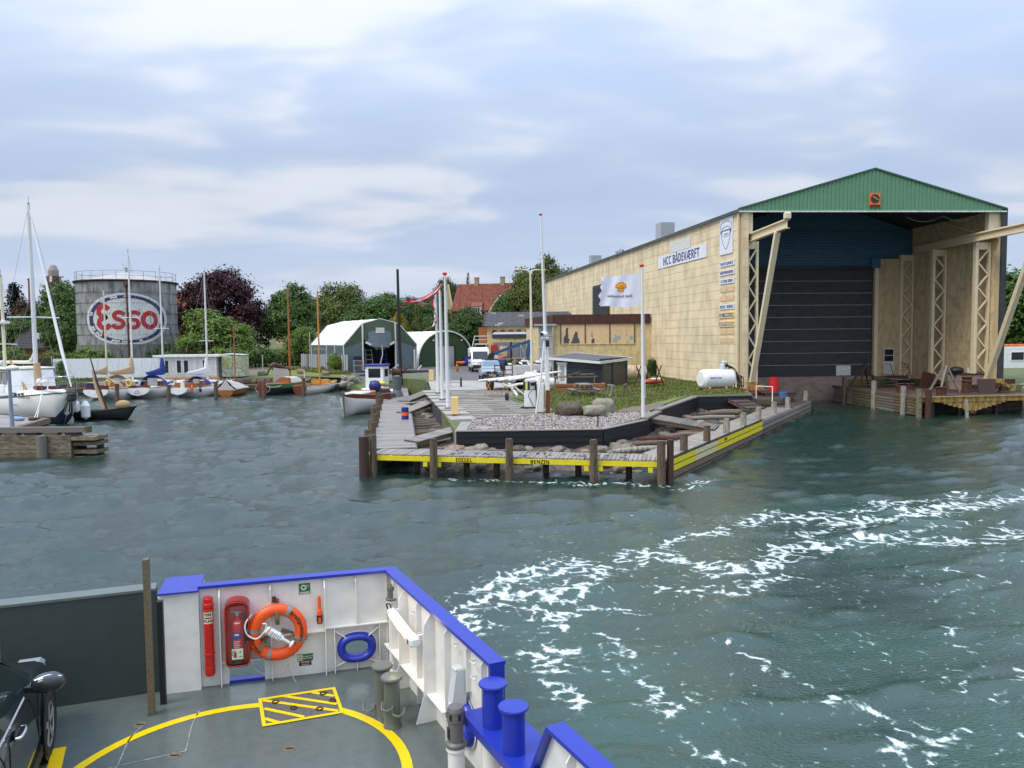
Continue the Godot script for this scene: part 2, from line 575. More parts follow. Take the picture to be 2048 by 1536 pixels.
	mat("olive_steel",lin(.16,.125,.075),.55,"wear",Vector3.ONE*2.0)
	wet("lamp_grey",lin(.14,.13,.12),.45)
	wet("fitting_grey",lin(.56,.59,.60),.4)
	wet("sign_green",lin(.012,.16,.075),.5)
	wet("glow_sign",lin(.64,.70,.52),.5)

# ---------------------------------------------------------------- water
const FOAM_LO := Vector2(-3.0, 6.0)
const FOAM_SIZE := Vector2(20.0, 22.0)

func wave(x: float,d: float) -> float:
	var n1:=wave_a.get_noise_2d(x*.62+d*.12,d*1.65-x*.34)
	var n2:=wave_b.get_noise_2d(x*.60+d*.1,d*1.4-x*.26)
	var n3:=wave_c.get_noise_2d(x,d)
	var calm:=.75+.5*n3
	var crest:=maxf(.0,n1+.05)
	return (.34*pow(crest,1.7)+.02*n1+.030*n2)*calm+.05*n3

func churn(x: float,d: float) -> float:    # the ferry's wash: broad boils and swirls
	var e:=smoothstep(-1.5,1.5,x-.2)*(1.0-smoothstep(17.0,21.0,d+.0*x))
	return e

func foam_paths() -> Array:
	return [
		[U(-.8,12.6),U(-.4,15.4),U(.6,16.0),U(1.4,16.7),U(1.7,15.6),U(2.2,16.6),.30],
		[U(3.5,17.4),U(3.6,17.0),U(4.4,16.0),U(4.8,16.1),U(5.5,16.5),U(6.1,17.5),U(7.2,17.8),U(7.9,17.9),.36],
		[U(4.8,16.1),U(5.6,16.7),U(6.3,17.3),.46],
		[U(7.2,17.8),U(7.2,19.0),U(7.9,19.5),.3],
		[U(-.3,14.5),U(.7,14.7),U(1.6,15.4),.30],
		[U(.0,14.0),U(.6,13.7),.24],[U(-.8,12.7),U(-.4,13.1),.16],
		[U(.7,13.3),U(1.3,13.9),U(2.0,14.0),.26],
		[U(2.0,16.4),U(2.7,17.2),U(4.0,18.6),U(6.2,20.2),.22],
		[U(3.0,14.9),U(4.1,14.8),U(5.5,15.5),U(5.9,15.8),.2],
		[U(7.4,21.2),U(8.9,20.0),U(10.8,20.8),U(12.6,21.9),U(16.5,23.4),.42],
		[U(6.2,20.4),U(8.8,21.2),U(11.0,22.3),U(14.0,23.5),.24],
		[U(8.4,18.5),U(10.5,18.2),U(11.6,18.2),U(12.8,19.1),U(16.0,19.7),.32],
		[U(9.2,16.1),U(10.1,15.0),.14],[U(7.0,18.0),U(9.0,18.7),U(13.0,20.3),.16],
		[U(.4,12.1),U(.7,11.2),U(.8,10.4),U(.8,9.8),.22],
		[U(1.5,12.5),U(1.7,11.3),U(2.1,10.3),U(2.1,9.8),.16],
		[U(2.2,10.3),U(2.1,9.6),.13],[U(2.3,9.3),U(2.4,8.7),U(2.2,8.0),.12],
		[U(3.2,12.3),U(3.7,11.8),U(3.9,11.2),U(4.3,10.3),.10],
		[U(7.3,13.2),U(7.2,12.5),U(7.2,11.7),U(7.5,11.1),.10],
		[U(6.5,10.8),U(7.1,11.0),U(7.8,10.8),.12],
		[U(4.0,9.9),U(4.2,10.0),U(5.0,9.9),U(5.5,9.5),U(6.0,9.4),U(7.0,9.4),.10],
		[U(4.4,9.0),U(4.9,9.0),U(5.2,9.2),U(5.5,9.4),.2],
		[U(3.7,11.9),U(3.9,11.6),.1],[U(5.6,12.7),U(5.9,12.2),.1],
		[U(-2.6,27.2),U(.0,26.7),U(2.6,26.0),U(4.8,25.6),.2],[U(5.4,24.8),U(7.0,26.6),.18]]

func paint_foam() -> ImageTexture:
	var w:=1280; var h:=1408
	var ew:=160; var eh:=176
	var env:=PackedByteArray(); env.resize(ew*eh)
	var aer:=PackedByteArray(); aer.resize(ew*eh)
	var paths:=foam_paths()
	var bn:=FastNoiseLite.new(); bn.seed = 3; bn.frequency = .28; bn.fractal_octaves = 3
	for j in eh:
		for i in ew:
			var p:=U(FOAM_LO.x+FOAM_SIZE.x*(i+.5)/ew,FOAM_LO.y+FOAM_SIZE.y*(j+.5)/eh)
			var q:=p+U(bn.get_noise_2d(p.x*2.2,p.y*2.2),bn.get_noise_2d(p.x*2.2+40.0,p.y*2.2))*.55
			var e:=.0
			for path in paths:
				var r: float = path[-1]*1.0
				for k in path.size()-2:
					var c: Vector2 = Geometry2D.get_closest_point_to_segment(q,path[k],path[k+1])
					var dd:=c.distance_squared_to(q)
					if dd < r*r*16.0: e = maxf(e,exp(-dd/(r*r*2.2))*(.55+.45*minf(1.0,r*3.0)))
			# thin scattered lace over the whole wash
			var wash:=smoothstep(-1.2,.6,p.x)*(1.0-smoothstep(19.0,22.5,p.y-p.x*.25))
			e = maxf(e,wash*(.17+.22*bn.get_noise_2d(p.x,p.y)))
			var edge:=minf(minf(i,ew-1-i),minf(j,eh-1-j))
			e *= clampf(edge/5.0,0,1)
			env[j*ew+i] = int(clampf(e,0,1)*255)
			var g:=wash*(.55+.6*bn.get_noise_2d(p.x*.7+9.0,p.y*.7))*clampf(edge/8.0,0,1)
			var dark:=exp(-pow((p.x-6.4)/1.6,2)-pow((p.y-14.2)/1.1,2))
			aer[j*ew+i] = int(clampf(g*(1.0-dark),0,1)*255)
	var ei:=Image.create_from_data(ew,eh,false,Image.FORMAT_L8,env); ei.resize(w,h,Image.INTERPOLATE_CUBIC)
	var ai:=Image.create_from_data(ew,eh,false,Image.FORMAT_L8,aer); ai.resize(w,h,Image.INTERPOLATE_CUBIC)
	var rn:=FastNoiseLite.new(); rn.seed = 21; rn.noise_type = FastNoiseLite.TYPE_SIMPLEX_SMOOTH; rn.frequency = .026
	rn.fractal_type = FastNoiseLite.FRACTAL_RIDGED; rn.fractal_octaves = 4; rn.fractal_gain = .55
	rn.domain_warp_enabled = true; rn.domain_warp_amplitude = 30.0; rn.domain_warp_frequency = .009; rn.domain_warp_fractal_octaves = 3
	var ri:=rn.get_image(w,h,false,false,true).get_data()
	var fnz:=FastNoiseLite.new(); fnz.seed = 8; fnz.noise_type = FastNoiseLite.TYPE_SIMPLEX_SMOOTH; fnz.frequency = .06; fnz.fractal_octaves = 3
	var fi:=fnz.get_image(w,h,false,false,true).get_data()
	var ed:=ei.get_data(); var ad:=ai.get_data()
	var out:=PackedByteArray(); out.resize(w*h*4)
	for i in w*h:
		var e:=ed[i]
		var a:=ad[i]*.36
		var f:=.0
		if e > 8: f = (ri[i]*.78+fi[i]*.22+e*.36-206.0)*.026
		f = .0 if f < .0 else (1.0 if f > 1.0 else f)
		var k:=i*4
		out[k] = int(62.0+168.0*f); out[k+1] = int(106.0+130.0*f); out[k+2] = int(90.0+148.0*f)
		out[k+3] = int(maxf(a,225.0*f))
	return ImageTexture.create_from_image(Image.create_from_data(w,h,false,Image.FORMAT_RGBA8,out))

func water() -> void:
	var rows:=[]
	var d:=3.4
	while d < 98.0:
		rows.append(d); d *= 1.0078
	rows.append(98.0)
	var cols:=330
	var verts:=PackedVector3Array(); var uvs:=PackedVector2Array(); var norms:=PackedVector3Array(); var ix:=PackedInt32Array()
	for j in rows.size():
		var dd: float = rows[j]
		var half:=dd*.80+4.0
		for i in cols+1:
			var x:=(float(i)/cols*2.0-1.0)*half
			var fade:=1.0-.35*churn(x,dd)
			verts.append(V(x,wave(x,dd)*fade,-dd))
			var t:=(U(x,dd)-FOAM_LO)/FOAM_SIZE
			uvs.append(U(clampf(t.x,.004,.996),clampf(t.y,.004,.996)))
	var n:=cols+1
	norms.resize(verts.size())
	for j in rows.size():
		for i in n:
			var k:=j*n+i
			var a:=verts[k-1] if i > 0 else verts[k]
			var b:=verts[k+1] if i < cols else verts[k]
			var c:=verts[k-n] if j > 0 else verts[k]
			var e:=verts[k+n] if j < rows.size()-1 else verts[k]
			norms[k] = (b-a).cross(e-c).normalized()
	for j in rows.size()-1:
		for i in cols:
			var k:=j*n+i
			ix.append(k); ix.append(k+n+1); ix.append(k+1)
			ix.append(k); ix.append(k+n); ix.append(k+n+1)
	var arr:=[]; arr.resize(Mesh.ARRAY_MAX)
	arr[Mesh.ARRAY_VERTEX] = verts; arr[Mesh.ARRAY_NORMAL] = norms; arr[Mesh.ARRAY_TEX_UV] = uvs; arr[Mesh.ARRAY_TEX_UV2] = uvs; arr[Mesh.ARRAY_INDEX] = ix
	var me:=ArrayMesh.new()
	me.add_surface_from_arrays(Mesh.PRIMITIVE_TRIANGLES,arr)
	var m:=StandardMaterial3D.new()
	m.resource_name = "sea"
	m.albedo_color = lin(.013,.036,.026)
	m.roughness = .07
	m.metallic_specular = .58
	m.heightmap_enabled = true; m.heightmap_texture = T.ripple; m.heightmap_scale = 1.1
	m.uv1_triplanar = true; m.uv1_world_triplanar = true; m.uv1_scale = V(.55,.8,1.05)
	m.detail_enabled = true
	m.detail_albedo = paint_foam()
	m.detail_blend_mode = BaseMaterial3D.BLEND_MODE_MIX
	m.detail_uv_layer = BaseMaterial3D.DETAIL_UV_2
	var o:=struct("water",me,m)
	tag(o,"grey green harbour water with small waves and streaks of foam","water")
	# the open water beyond and to either side of the harbour
	var w:=mesh()
	w.quad(V(-2500,-.25,60),V(2500,-.25,60),V(2500,-.25,-98),V(-2500,-.25,-98))
	var far:=mat("sea_far",lin(.013,.036,.026),.07)
	far.heightmap_enabled = true; far.heightmap_texture = T.ripple; far.heightmap_scale = 3.0
	far.uv1_triplanar = true; far.uv1_world_triplanar = true; far.uv1_scale = V(.3,.3,.5)
	var o2:=struct("open_water",w,far)
	tag(o2,"open water reaching past both sides of the harbour","water")

# ---------------------------------------------------------------- land
func gy(x: float,d: float) -> float:
	var a:=1.25+.35*clampf((d-31.0)/19.0,.0,1.0)
	var b:=1.2+.4*clampf((d-79.0)/8.0,.0,1.0)
	var y:=lerpf(b,a,smoothstep(-16.0,-9.0,x))
	if d > 100.0: y += .06*(d-100.0)*clampf((d-100.0)/40.0,0,1) if d < 160.0 else 3.6+(d-160.0)*.02
	# the landing slope at the root of the jetty
	var s:=U((x+12.5)/3.2,(d-71.5)/4.5).length()
	if d < 82.0 and x < -8.4 and x > -17.0: y = lerpf(.12,y,smoothstep(.25,1.5,s))
	return y

func inside_all(p: Vector2,poly: PackedVector2Array) -> bool:
	return Geometry2D.is_point_in_polygon(p,poly)

func terrain(poly: PackedVector2Array,lift: float,step: float,grid: float,mb: MB = null) -> MB:   # a sheet that follows the ground inside an outline in (x,d)
	if mb == null: mb = mesh()
	var pts:=PackedVector2Array()
	for k in poly.size():
		var p:=poly[k]; var q:=poly[(k+1) % poly.size()]
		var m:=maxi(1,int(ceil(p.distance_to(q)/step)))
		for j in m: pts.append(p.lerp(q,float(j)/m))
	var edge:=pts.size()
	var lo:=U(INF,INF); var hi:=-lo
	for p in poly: lo = lo.min(p); hi = hi.max(p)
	if grid > .0:
		var y:=lo.y+grid*.5
		while y < hi.y:
			var x:=lo.x+grid*.5
			while x < hi.x:
				var p:=U(x+.013*y,y)
				if inside_all(p,poly):
					var near:=false
					if grid < step*4.0:
						for k in edge:
							if pts[k].distance_squared_to(p) < step*step*.2: near = true; break
					if not near: pts.append(p)
				x += grid
			y += grid
	var t:=Geometry2D.triangulate_delaunay(pts)
	var f:=mb.v.size()
	for p in pts:
		var e:=.5
		var nn:=V(-(gy(p.x+e,p.y)-gy(p.x-e,p.y))/(2*e),1.0,(gy(p.x,p.y+e)-gy(p.x,p.y-e))/(2*e)).normalized()
		mb.vert(V(p.x,gy(p.x,p.y)+lift,-p.y),nn)
	for k in range(0,t.size(),3):
		var a:=t[k]; var b:=t[k+1]; var c:=t[k+2]
		if not inside_all((pts[a]+pts[b]+pts[c])/3.0,poly): continue
		var up:=(mb.v[f+b]-mb.v[f+a]).cross(mb.v[f+c]-mb.v[f+a]).y
		if absf(up) < 1e-7: continue
		if up > 0: mb.tri_i(f+a,f+b,f+c)
		else: mb.tri_i(f+a,f+c,f+b)
	return mb

func stones_mesh(seed_: int,flat:=.75) -> ArrayMesh:
	var f:=FastNoiseLite.new(); f.seed = seed_; f.frequency = .9
	return mesh().sheet(14,9,func(s: float,t: float) -> Vector3:
		var a:=TAU*s; var e:=PI*(t-.5)
		var d:=V(cos(e)*sin(a),sin(e),cos(e)*cos(a))
		var r:=1.0+.38*f.get_noise_3dv(d*1.3)+.12*f.get_noise_3dv(d*4.0)
		d = V(signf(d.x)*pow(absf(d.x),.8),signf(d.y)*pow(absf(d.y),.8),signf(d.z)*pow(absf(d.z),.8))
		return d*r*.5*V(1,flat,.85)).mesh()

func blade_tuft(seed_: int,blades: int,high: float) -> ArrayMesh:
	var r:=RandomNumberGenerator.new(); r.seed = seed_
	var mb:=mesh()
	for k in blades:
		var a:=r.randf()*TAU; var o:=V(r.randf_range(-.12,.12),0,r.randf_range(-.12,.12))
		var h:=high*r.randf_range(.5,1.0); var lean:=V(cos(a),0,sin(a))*h*r.randf_range(.1,.7)
		var s:=V(-sin(a),0,cos(a))*.018
		mb.tri(o-s,o+s,o+lean+Vector3.UP*h)
	return mb.mesh()

var land_edge:=PackedVector2Array()

func land() -> void:
	land_edge = flat([U(-900,70),U(-95,70),U(-47.5,72.5),U(-37,77.5),U(-30,78.2),U(-20,78.8),U(-16.3,78.6),U(-15.6,74),U(-13.5,68.5),U(-11.6,66.6),U(-9.0,66.4),U(-7.2,64),
		U(-5.2,48.5),U(-3.7,39.5),U(-2.25,30.6),U(3.62,30.8),U(5.91,34.1),U(7.16,37.2),U(10.9,45.2),U(14.3,45.8),U(15.0,49.4),U(15.3,58.0),U(30.4,59.0),U(31.9,50.9),U(34,50.4),U(60,50),U(900,50)])
	var whole:=land_edge.duplicate()
	whole.append_array(flat([U(900,190),U(-900,190)]))
	var mb:=terrain(whole,.0,1.2,6.0)
	for k in land_edge.size()-1:     # the buried face of the bank
		var p:=land_edge[k]; var q:=land_edge[k+1]
		mb.quad(P(p.x,-2.5,p.y),P(q.x,-2.5,q.y),P(q.x,gy(q.x,q.y),q.y),P(p.x,gy(p.x,p.y),p.y))
	terrain(flat([U(-900,190),U(900,190),U(1500,2600),U(-1500,2600)]),.0,80.0,90.0,mb)
	var o:=struct("ground",mb,M.ground)
	tag(o,"ground of the harbour shore rising gently behind the yard","ground")
	# yard surfaces
	o = struct("yard_road",terrain(flat([U(-17,79.5),U(-14,74.5),U(-8.2,68.5),U(-6.6,62),U(-5.0,49.5),U(-.6,50),U(.8,52),U(2.6,57.0),U(3.4,66),U(1.8,82),U(-3.2,95),U(-9,103),U(-20,97)]),.02,1.5,3.0),M.asphalt)
	tag(o,"damp asphalt yard between the green tents and the yellow workshop","yard")
	o = struct("concrete_apron",terrain(flat([U(-5.25,50),U(-6.7,61.5),U(-1.9,61.5),U(.4,52.2),U(-.2,50.2)]),.045,1.5,3.0),M.slab)
	tag(o,"pale concrete apron beyond the paving slabs","pavement")
	o = struct("lawn",terrain(flat([U(-.1,50.2),U(.1,45),U(1.5,39.2),U(2.6,36.6),U(4.9,36.9),U(6.7,37.6),U(10.6,45.6),U(14.3,46.4),U(14.7,49.2),U(12.2,66),U(3.6,66),U(2.4,56.5),U(1.0,52.2)]),.035,1.0,2.5),M.lawn)
	tag(o,"rough lawn around the black shed and the picnic table","lawn")
	o = struct("bare_earth",terrain(flat([U(5.0,36.8),U(5.6,38.6),U(7.6,40.6),U(8.3,41.0),U(7.4,38.6),U(6.6,37.0)]),.055,.6,1.0),M.dirt)
	tag(o,"patch of bare trodden earth at the edge of the lawn","ground")
	var gp:=flat([U(-2.0,30.85),U(3.5,31.05),U(5.7,34.2),U(6.7,36.9),U(4.9,37.0),U(2.0,36.7),U(.3,36.0),U(-1.9,34.4)])
	o = struct("gravel_bed",terrain(gp,.03,.5,1.0),M.gravel)
	tag(o,"bed of grey and pink gravel behind the black retaining wall","gravel")
	# loose pebbles
	var peb:=stones_mesh(3,.7)
	var where:=[]; var tint:=[]
	for k in 9000:
		var p:=U(rnd(-2.1,6.8),rnd(30.8,37.0))
		if not inside_all(p,gp): continue
		var s:=rnd(.025,.075)
		where.append(X(Basis(Vector3.UP,rng.randf()*TAU).scaled(V(s,s*.8,s)),P(p.x,gy(p.x,p.y)+.035,p.y)))
		var q:=rnd(.12,.62)
		tint.append(Color(q,q*rnd(.78,.97),q*rnd(.68,.94)))
	var pm:=mat("pebble",Color.WHITE,.9); pm.vertex_color_use_as_albedo = true
	o = null
	var cp:=copies("gravel_pebbles",peb,pm,where,tint)
	tag(cp,"loose pebbles strewn over the gravel bed behind the black wall","gravel")
	# grass tufts
	var lawn_poly:=flat([U(.2,46),U(1.7,39.4),U(2.8,36.9),U(5,37.6),U(7.2,40.5),U(10.6,45.8),U(14.2,46.6),U(14.5,49.2),U(12.4,64),U(3.8,64),U(2.6,56.5)])
	where = []; tint = []
	for k in 15000:
		var p:=U(rnd(.2,14.6),rnd(36.8,64))
		if not inside_all(p,lawn_poly): continue
		var s:=rnd(.35,1.0)*(1.9 if rng.randf() < .05 else 1.0)
		where.append(X(Basis(Vector3.UP,rng.randf()*TAU).scaled(V(1.6,s,1.6)),P(p.x,gy(p.x,p.y)+.03,p.y)))
		var q:=rnd(.6,1.25)
		tint.append(Color(.165*q,.20*q*rnd(.85,1.08),.05*q))
	var gm:=mat("grass",Color.WHITE,.9); gm.vertex_color_use_as_albedo = true
	gm.backlight_enabled = true; gm.backlight = Color(.6,.6,.4)
	cp = copies("grass",blade_tuft(4,9,.16),gm,where,tint)
	tag(cp,"blades of grass growing over the lawn by the black shed","grass")
	# paving slabs in a running grid between the gravel and the apron
	var pave:=Node3D.new(); pave.name = "paving"; add_child(pave); pave.set_meta("kind","structure")
	tag(pave,"square concrete paving slabs leading from the gravel to the apron","pavement")
	var pm3:=[]
	for k in 3:
		pm3.append(mesh().rbox(Vector3.ZERO,V(.985,.08,.985),.012).mesh())
	var outline:=flat([U(-3.6,40.0),U(-2.2,34.4),U(.3,36.0),U(1.5,36.9),U(1.4,39.2),U(.0,45),U(-.3,50),U(-5.1,50)])
	for j in 17:
		for i in 8:
			var d:=34.6+j*.95
			var x:=-2.15-(d-34.4)*.195+.45+i*.95+.10
			if not inside_all(U(x,d),outline): continue
			obj("paver",pm3[(i+j) % 3],M["paver_%d" % rng.randi_range(0,2)],pave,P(x,gy(x,d)-.012+rnd(-.006,.006),d),Basis(Vector3.UP,.19+rnd(-.01,.01))*Basis(Vector3.RIGHT,-.018).scaled(Vector3.ONE*.955))
	# a row of smooth pale edge slabs along the flagpoles
	var strip:=Node3D.new(); strip.name = "edge_slabs"; add_child(strip); strip.set_meta("kind","structure")
	tag(strip,"row of pale smooth slabs beside the three white poles","pavement")
	var sm:=mesh().rbox(Vector3.ZERO,V(1.15,.09,2.0),.012).mesh()
	for j in 8:
		var d:=35.4+j*2.03
		obj("paver",sm,M.slab,strip,P(-2.15-(d-34.4)*.195-.02,gy(-3,d)+.0,d),Basis(Vector3.UP,.192)*Basis(Vector3.RIGHT,-.018))
	# stones of the bank below the jetties
	var rub:=Node3D.new(); rub.name = "rubble_slope"; add_child(rub); rub.set_meta("kind","structure")
	tag(rub,"slope of boulders and rubble under the timber jetty","bank")
	var slope:=mesh()
	var rim:=[U(-7.2,64),U(-5.2,48.5),U(-3.7,39.5),U(-2.25,30.6),U(3.62,30.8),U(5.91,34.1),U(7.16,37.2),U(10.9,45.2),U(14.3,45.8)]
	var off:=[U(-1.6,0),U(-1.7,0),U(-1.7,0),U(-1.2,-2.0),U(.7,-3.2),U(1.6,-2.2),U(1.6,-1.2),U(2.2,-1.2),U(2.6,-1.2)]
	for k in rim.size()-1:
		var n:=10
		for i in n:
			var a: Vector2 = rim[k].lerp(rim[k+1],float(i)/n); var b: Vector2 = rim[k].lerp(rim[k+1],float(i+1)/n)
			var oa: Vector2 = off[k].lerp(off[k+1],float(i)/n); var ob: Vector2 = off[k].lerp(off[k+1],float(i+1)/n)
			for s in 3:
				var f0:=s/3.0; var f1:=(s+1)/3.0
				var p0:=a+oa*f0; var p1:=b+ob*f0; var p2:=b+ob*f1; var p3:=a+oa*f1
				var h:=func(q: Vector2,f: float) -> Vector3: return P(q.x,.62-.95*f*f+.16*wave_b.get_noise_2d(q.x*1.5,q.y*1.5),q.y)
				slope.quad(h.call(p3,f1),h.call(p2,f1),h.call(p1,f0),h.call(p0,f0))
	obj("bank_earth",slope,M.rubble,rub)
	var sm3:=[stones_mesh(11),stones_mesh(12),stones_mesh(13),stones_mesh(14)]
	var rm:=["rock","rock_grey","rock_pink","rock_dark","rock"]
	for k in 210:
		var t:=rng.randf()*(rim.size()-1.001) if k > 70 else rnd(3.0,4.6)
		var i:=int(t)
		var a: Vector2 = rim[i].lerp(rim[i+1],t-i); var oa: Vector2 = off[i].lerp(off[i+1],t-i)
		var f:=rnd(.1,1.0)
		var q:=a+oa*f
		var s:=rnd(.3,.75)
		obj("stone",sm3[k % 4],M[rm[k % 5]],rub,P(q.x,.60-.95*f*f,q.y),Basis(Vector3.UP,rng.randf()*TAU).scaled(V(s,s*.8,s)))

# ---------------------------------------------------------------- the big boat hall
func frame(a: Vector2,b: Vector2,y:=.0) -> Transform3D:   # walking from a to b in (x,d): x forwards,y up,z to the right hand
	var p:=P(a.x,y,a.y); var q:=P(b.x,y,b.y)
	var x:=(q-p).normalized()
	return X(Basis(x,Vector3.UP,x.cross(Vector3.UP)),p)

func fbox(mb: MB,f: Transform3D,lo: Vector3,hi: Vector3) -> MB:   # a box between two corners given in a frame
	return mb.box(f*((lo+hi)*.5),(hi-lo).abs(),f.basis)

func fpart(called: String,f: Transform3D,lo: Vector3,hi: Vector3,m: Material,parent: Node) -> MeshInstance3D:
	return obj(called,fbox(mesh(),f,lo,hi),m,parent)

func corrugated(f: Transform3D,x0: float,x1: float,lo: Callable,hi: Callable,pitch: float,depth: float) -> MB:   # vertical ribs
	var mb:=mesh()
	var n:=int((x1-x0)/pitch)
	var w:=(x1-x0)/n
	for k in n:
		var xs:=[x0+k*w,x0+(k+.60)*w,x0+(k+.70)*w,x0+(k+.90)*w,x0+(k+1.0)*w]
		var zs:=[.0,.0,-depth,-depth,.0]
		for j in 4:
			mb.quad(f*V(xs[j],lo.call(xs[j]),zs[j]),f*V(xs[j+1],lo.call(xs[j+1]),zs[j+1]),f*V(xs[j+1],hi.call(xs[j+1]),zs[j+1]),f*V(xs[j],hi.call(xs[j]),zs[j]))
	return mb

func ribbed(f: Transform3D,x0: float,x1: float,y0: float,y1: float,pitch: float,depth: float) -> MB:   # horizontal ribs
	var mb:=mesh()
	var n:=int((y1-y0)/pitch)
	var h:=(y1-y0)/n
	for k in n:
		var ys:=[y0+k*h,y0+(k+.55)*h,y0+(k+.68)*h,y0+(k+.88)*h,y0+(k+1.0)*h]
		var zs:=[.0,.0,-depth,-depth,.0]
		for j in 4:
			mb.quad(f*V(x0,ys[j],zs[j]),f*V(x1,ys[j],zs[j]),f*V(x1,ys[j+1],zs[j+1]),f*V(x0,ys[j+1],zs[j+1]))
	return mb

func lattice_column(parent: Node,f: Transform3D,y0: float,y1: float,w: float,first_up: bool) -> void:
	var c:=obj("column",mesh().box(f*V(0,(y0+y1)/2,0),V(.20,y1-y0,.30),f.basis),M.cream_steel,parent)
	obj("chord",mesh().box(f*V(w,(y0+y1)/2,0),V(.14,y1-y0,.26),f.basis),M.cream_steel,c)
	obj("head_plate",mesh().box(f*V(w/2,y1-.24,0),V(w-.16,.46,.22),f.basis),M.cream_steel,c)
	obj("foot_plate",mesh().box(f*V(w/2,y0+.12,0),V(w+.5,.24,.55),f.basis),M.rust,c)
	var n:=11
	var h:=(y1-.5-y0-.2)/n
	for k in n:
		var ya:=y0+.2+k*h; var yb:=ya+h
		var up:=(k % 2 == 0) == first_up
		var p:=f*V(.1 if up else w-.07,ya,.06); var q:=f*V(w-.07 if up else .1,yb,.06)
		obj("lattice_bar",mesh().bar(p,q,.09,.11,f.basis.z),M.cream_steel,c)

func wall_sign(parent_label: String,f: Transform3D,x0: float,x1: float,y0: float,y1: float,text: String,high: float,board: Material,ink: Material,rim: Material = null) -> Node3D:
	var t:=thing("wall_sign",parent_label,"sign",Vector3.ZERO,.0,"signs on the yellow hall wall")
	obj("board",fbox(mesh(),f,V(x0,y0,.03),V(x1,y1,.075)),board,t)
	if rim:
		var r:=mesh()
		for e in [[x0-.03,x1+.03,y1-.06,y1+.02],[x0-.03,x1+.03,y0-.02,y0+.06]]: fbox(r,f,V(e[0],e[2],.02),V(e[1],e[3],.09))
		for e in [[x0-.03,x0+.05],[x1-.05,x1+.03]]: fbox(r,f,V(e[0],y0+.06,.02),V(e[1],y1-.06,.09))
		obj("rim",r,rim,t)
	if text:
		var tm:=words(text,high,.008)
		var wide:=tm.get_aabb().size.x
		var sx:=minf(1.0,(x1-x0)*.88/maxf(wide,.01))
		obj("lettering",tm,ink,t,f*V((x0+x1)/2,(y0+y1)/2,.081),f.basis*Basis.from_scale(V(sx,1,1)))
	return t

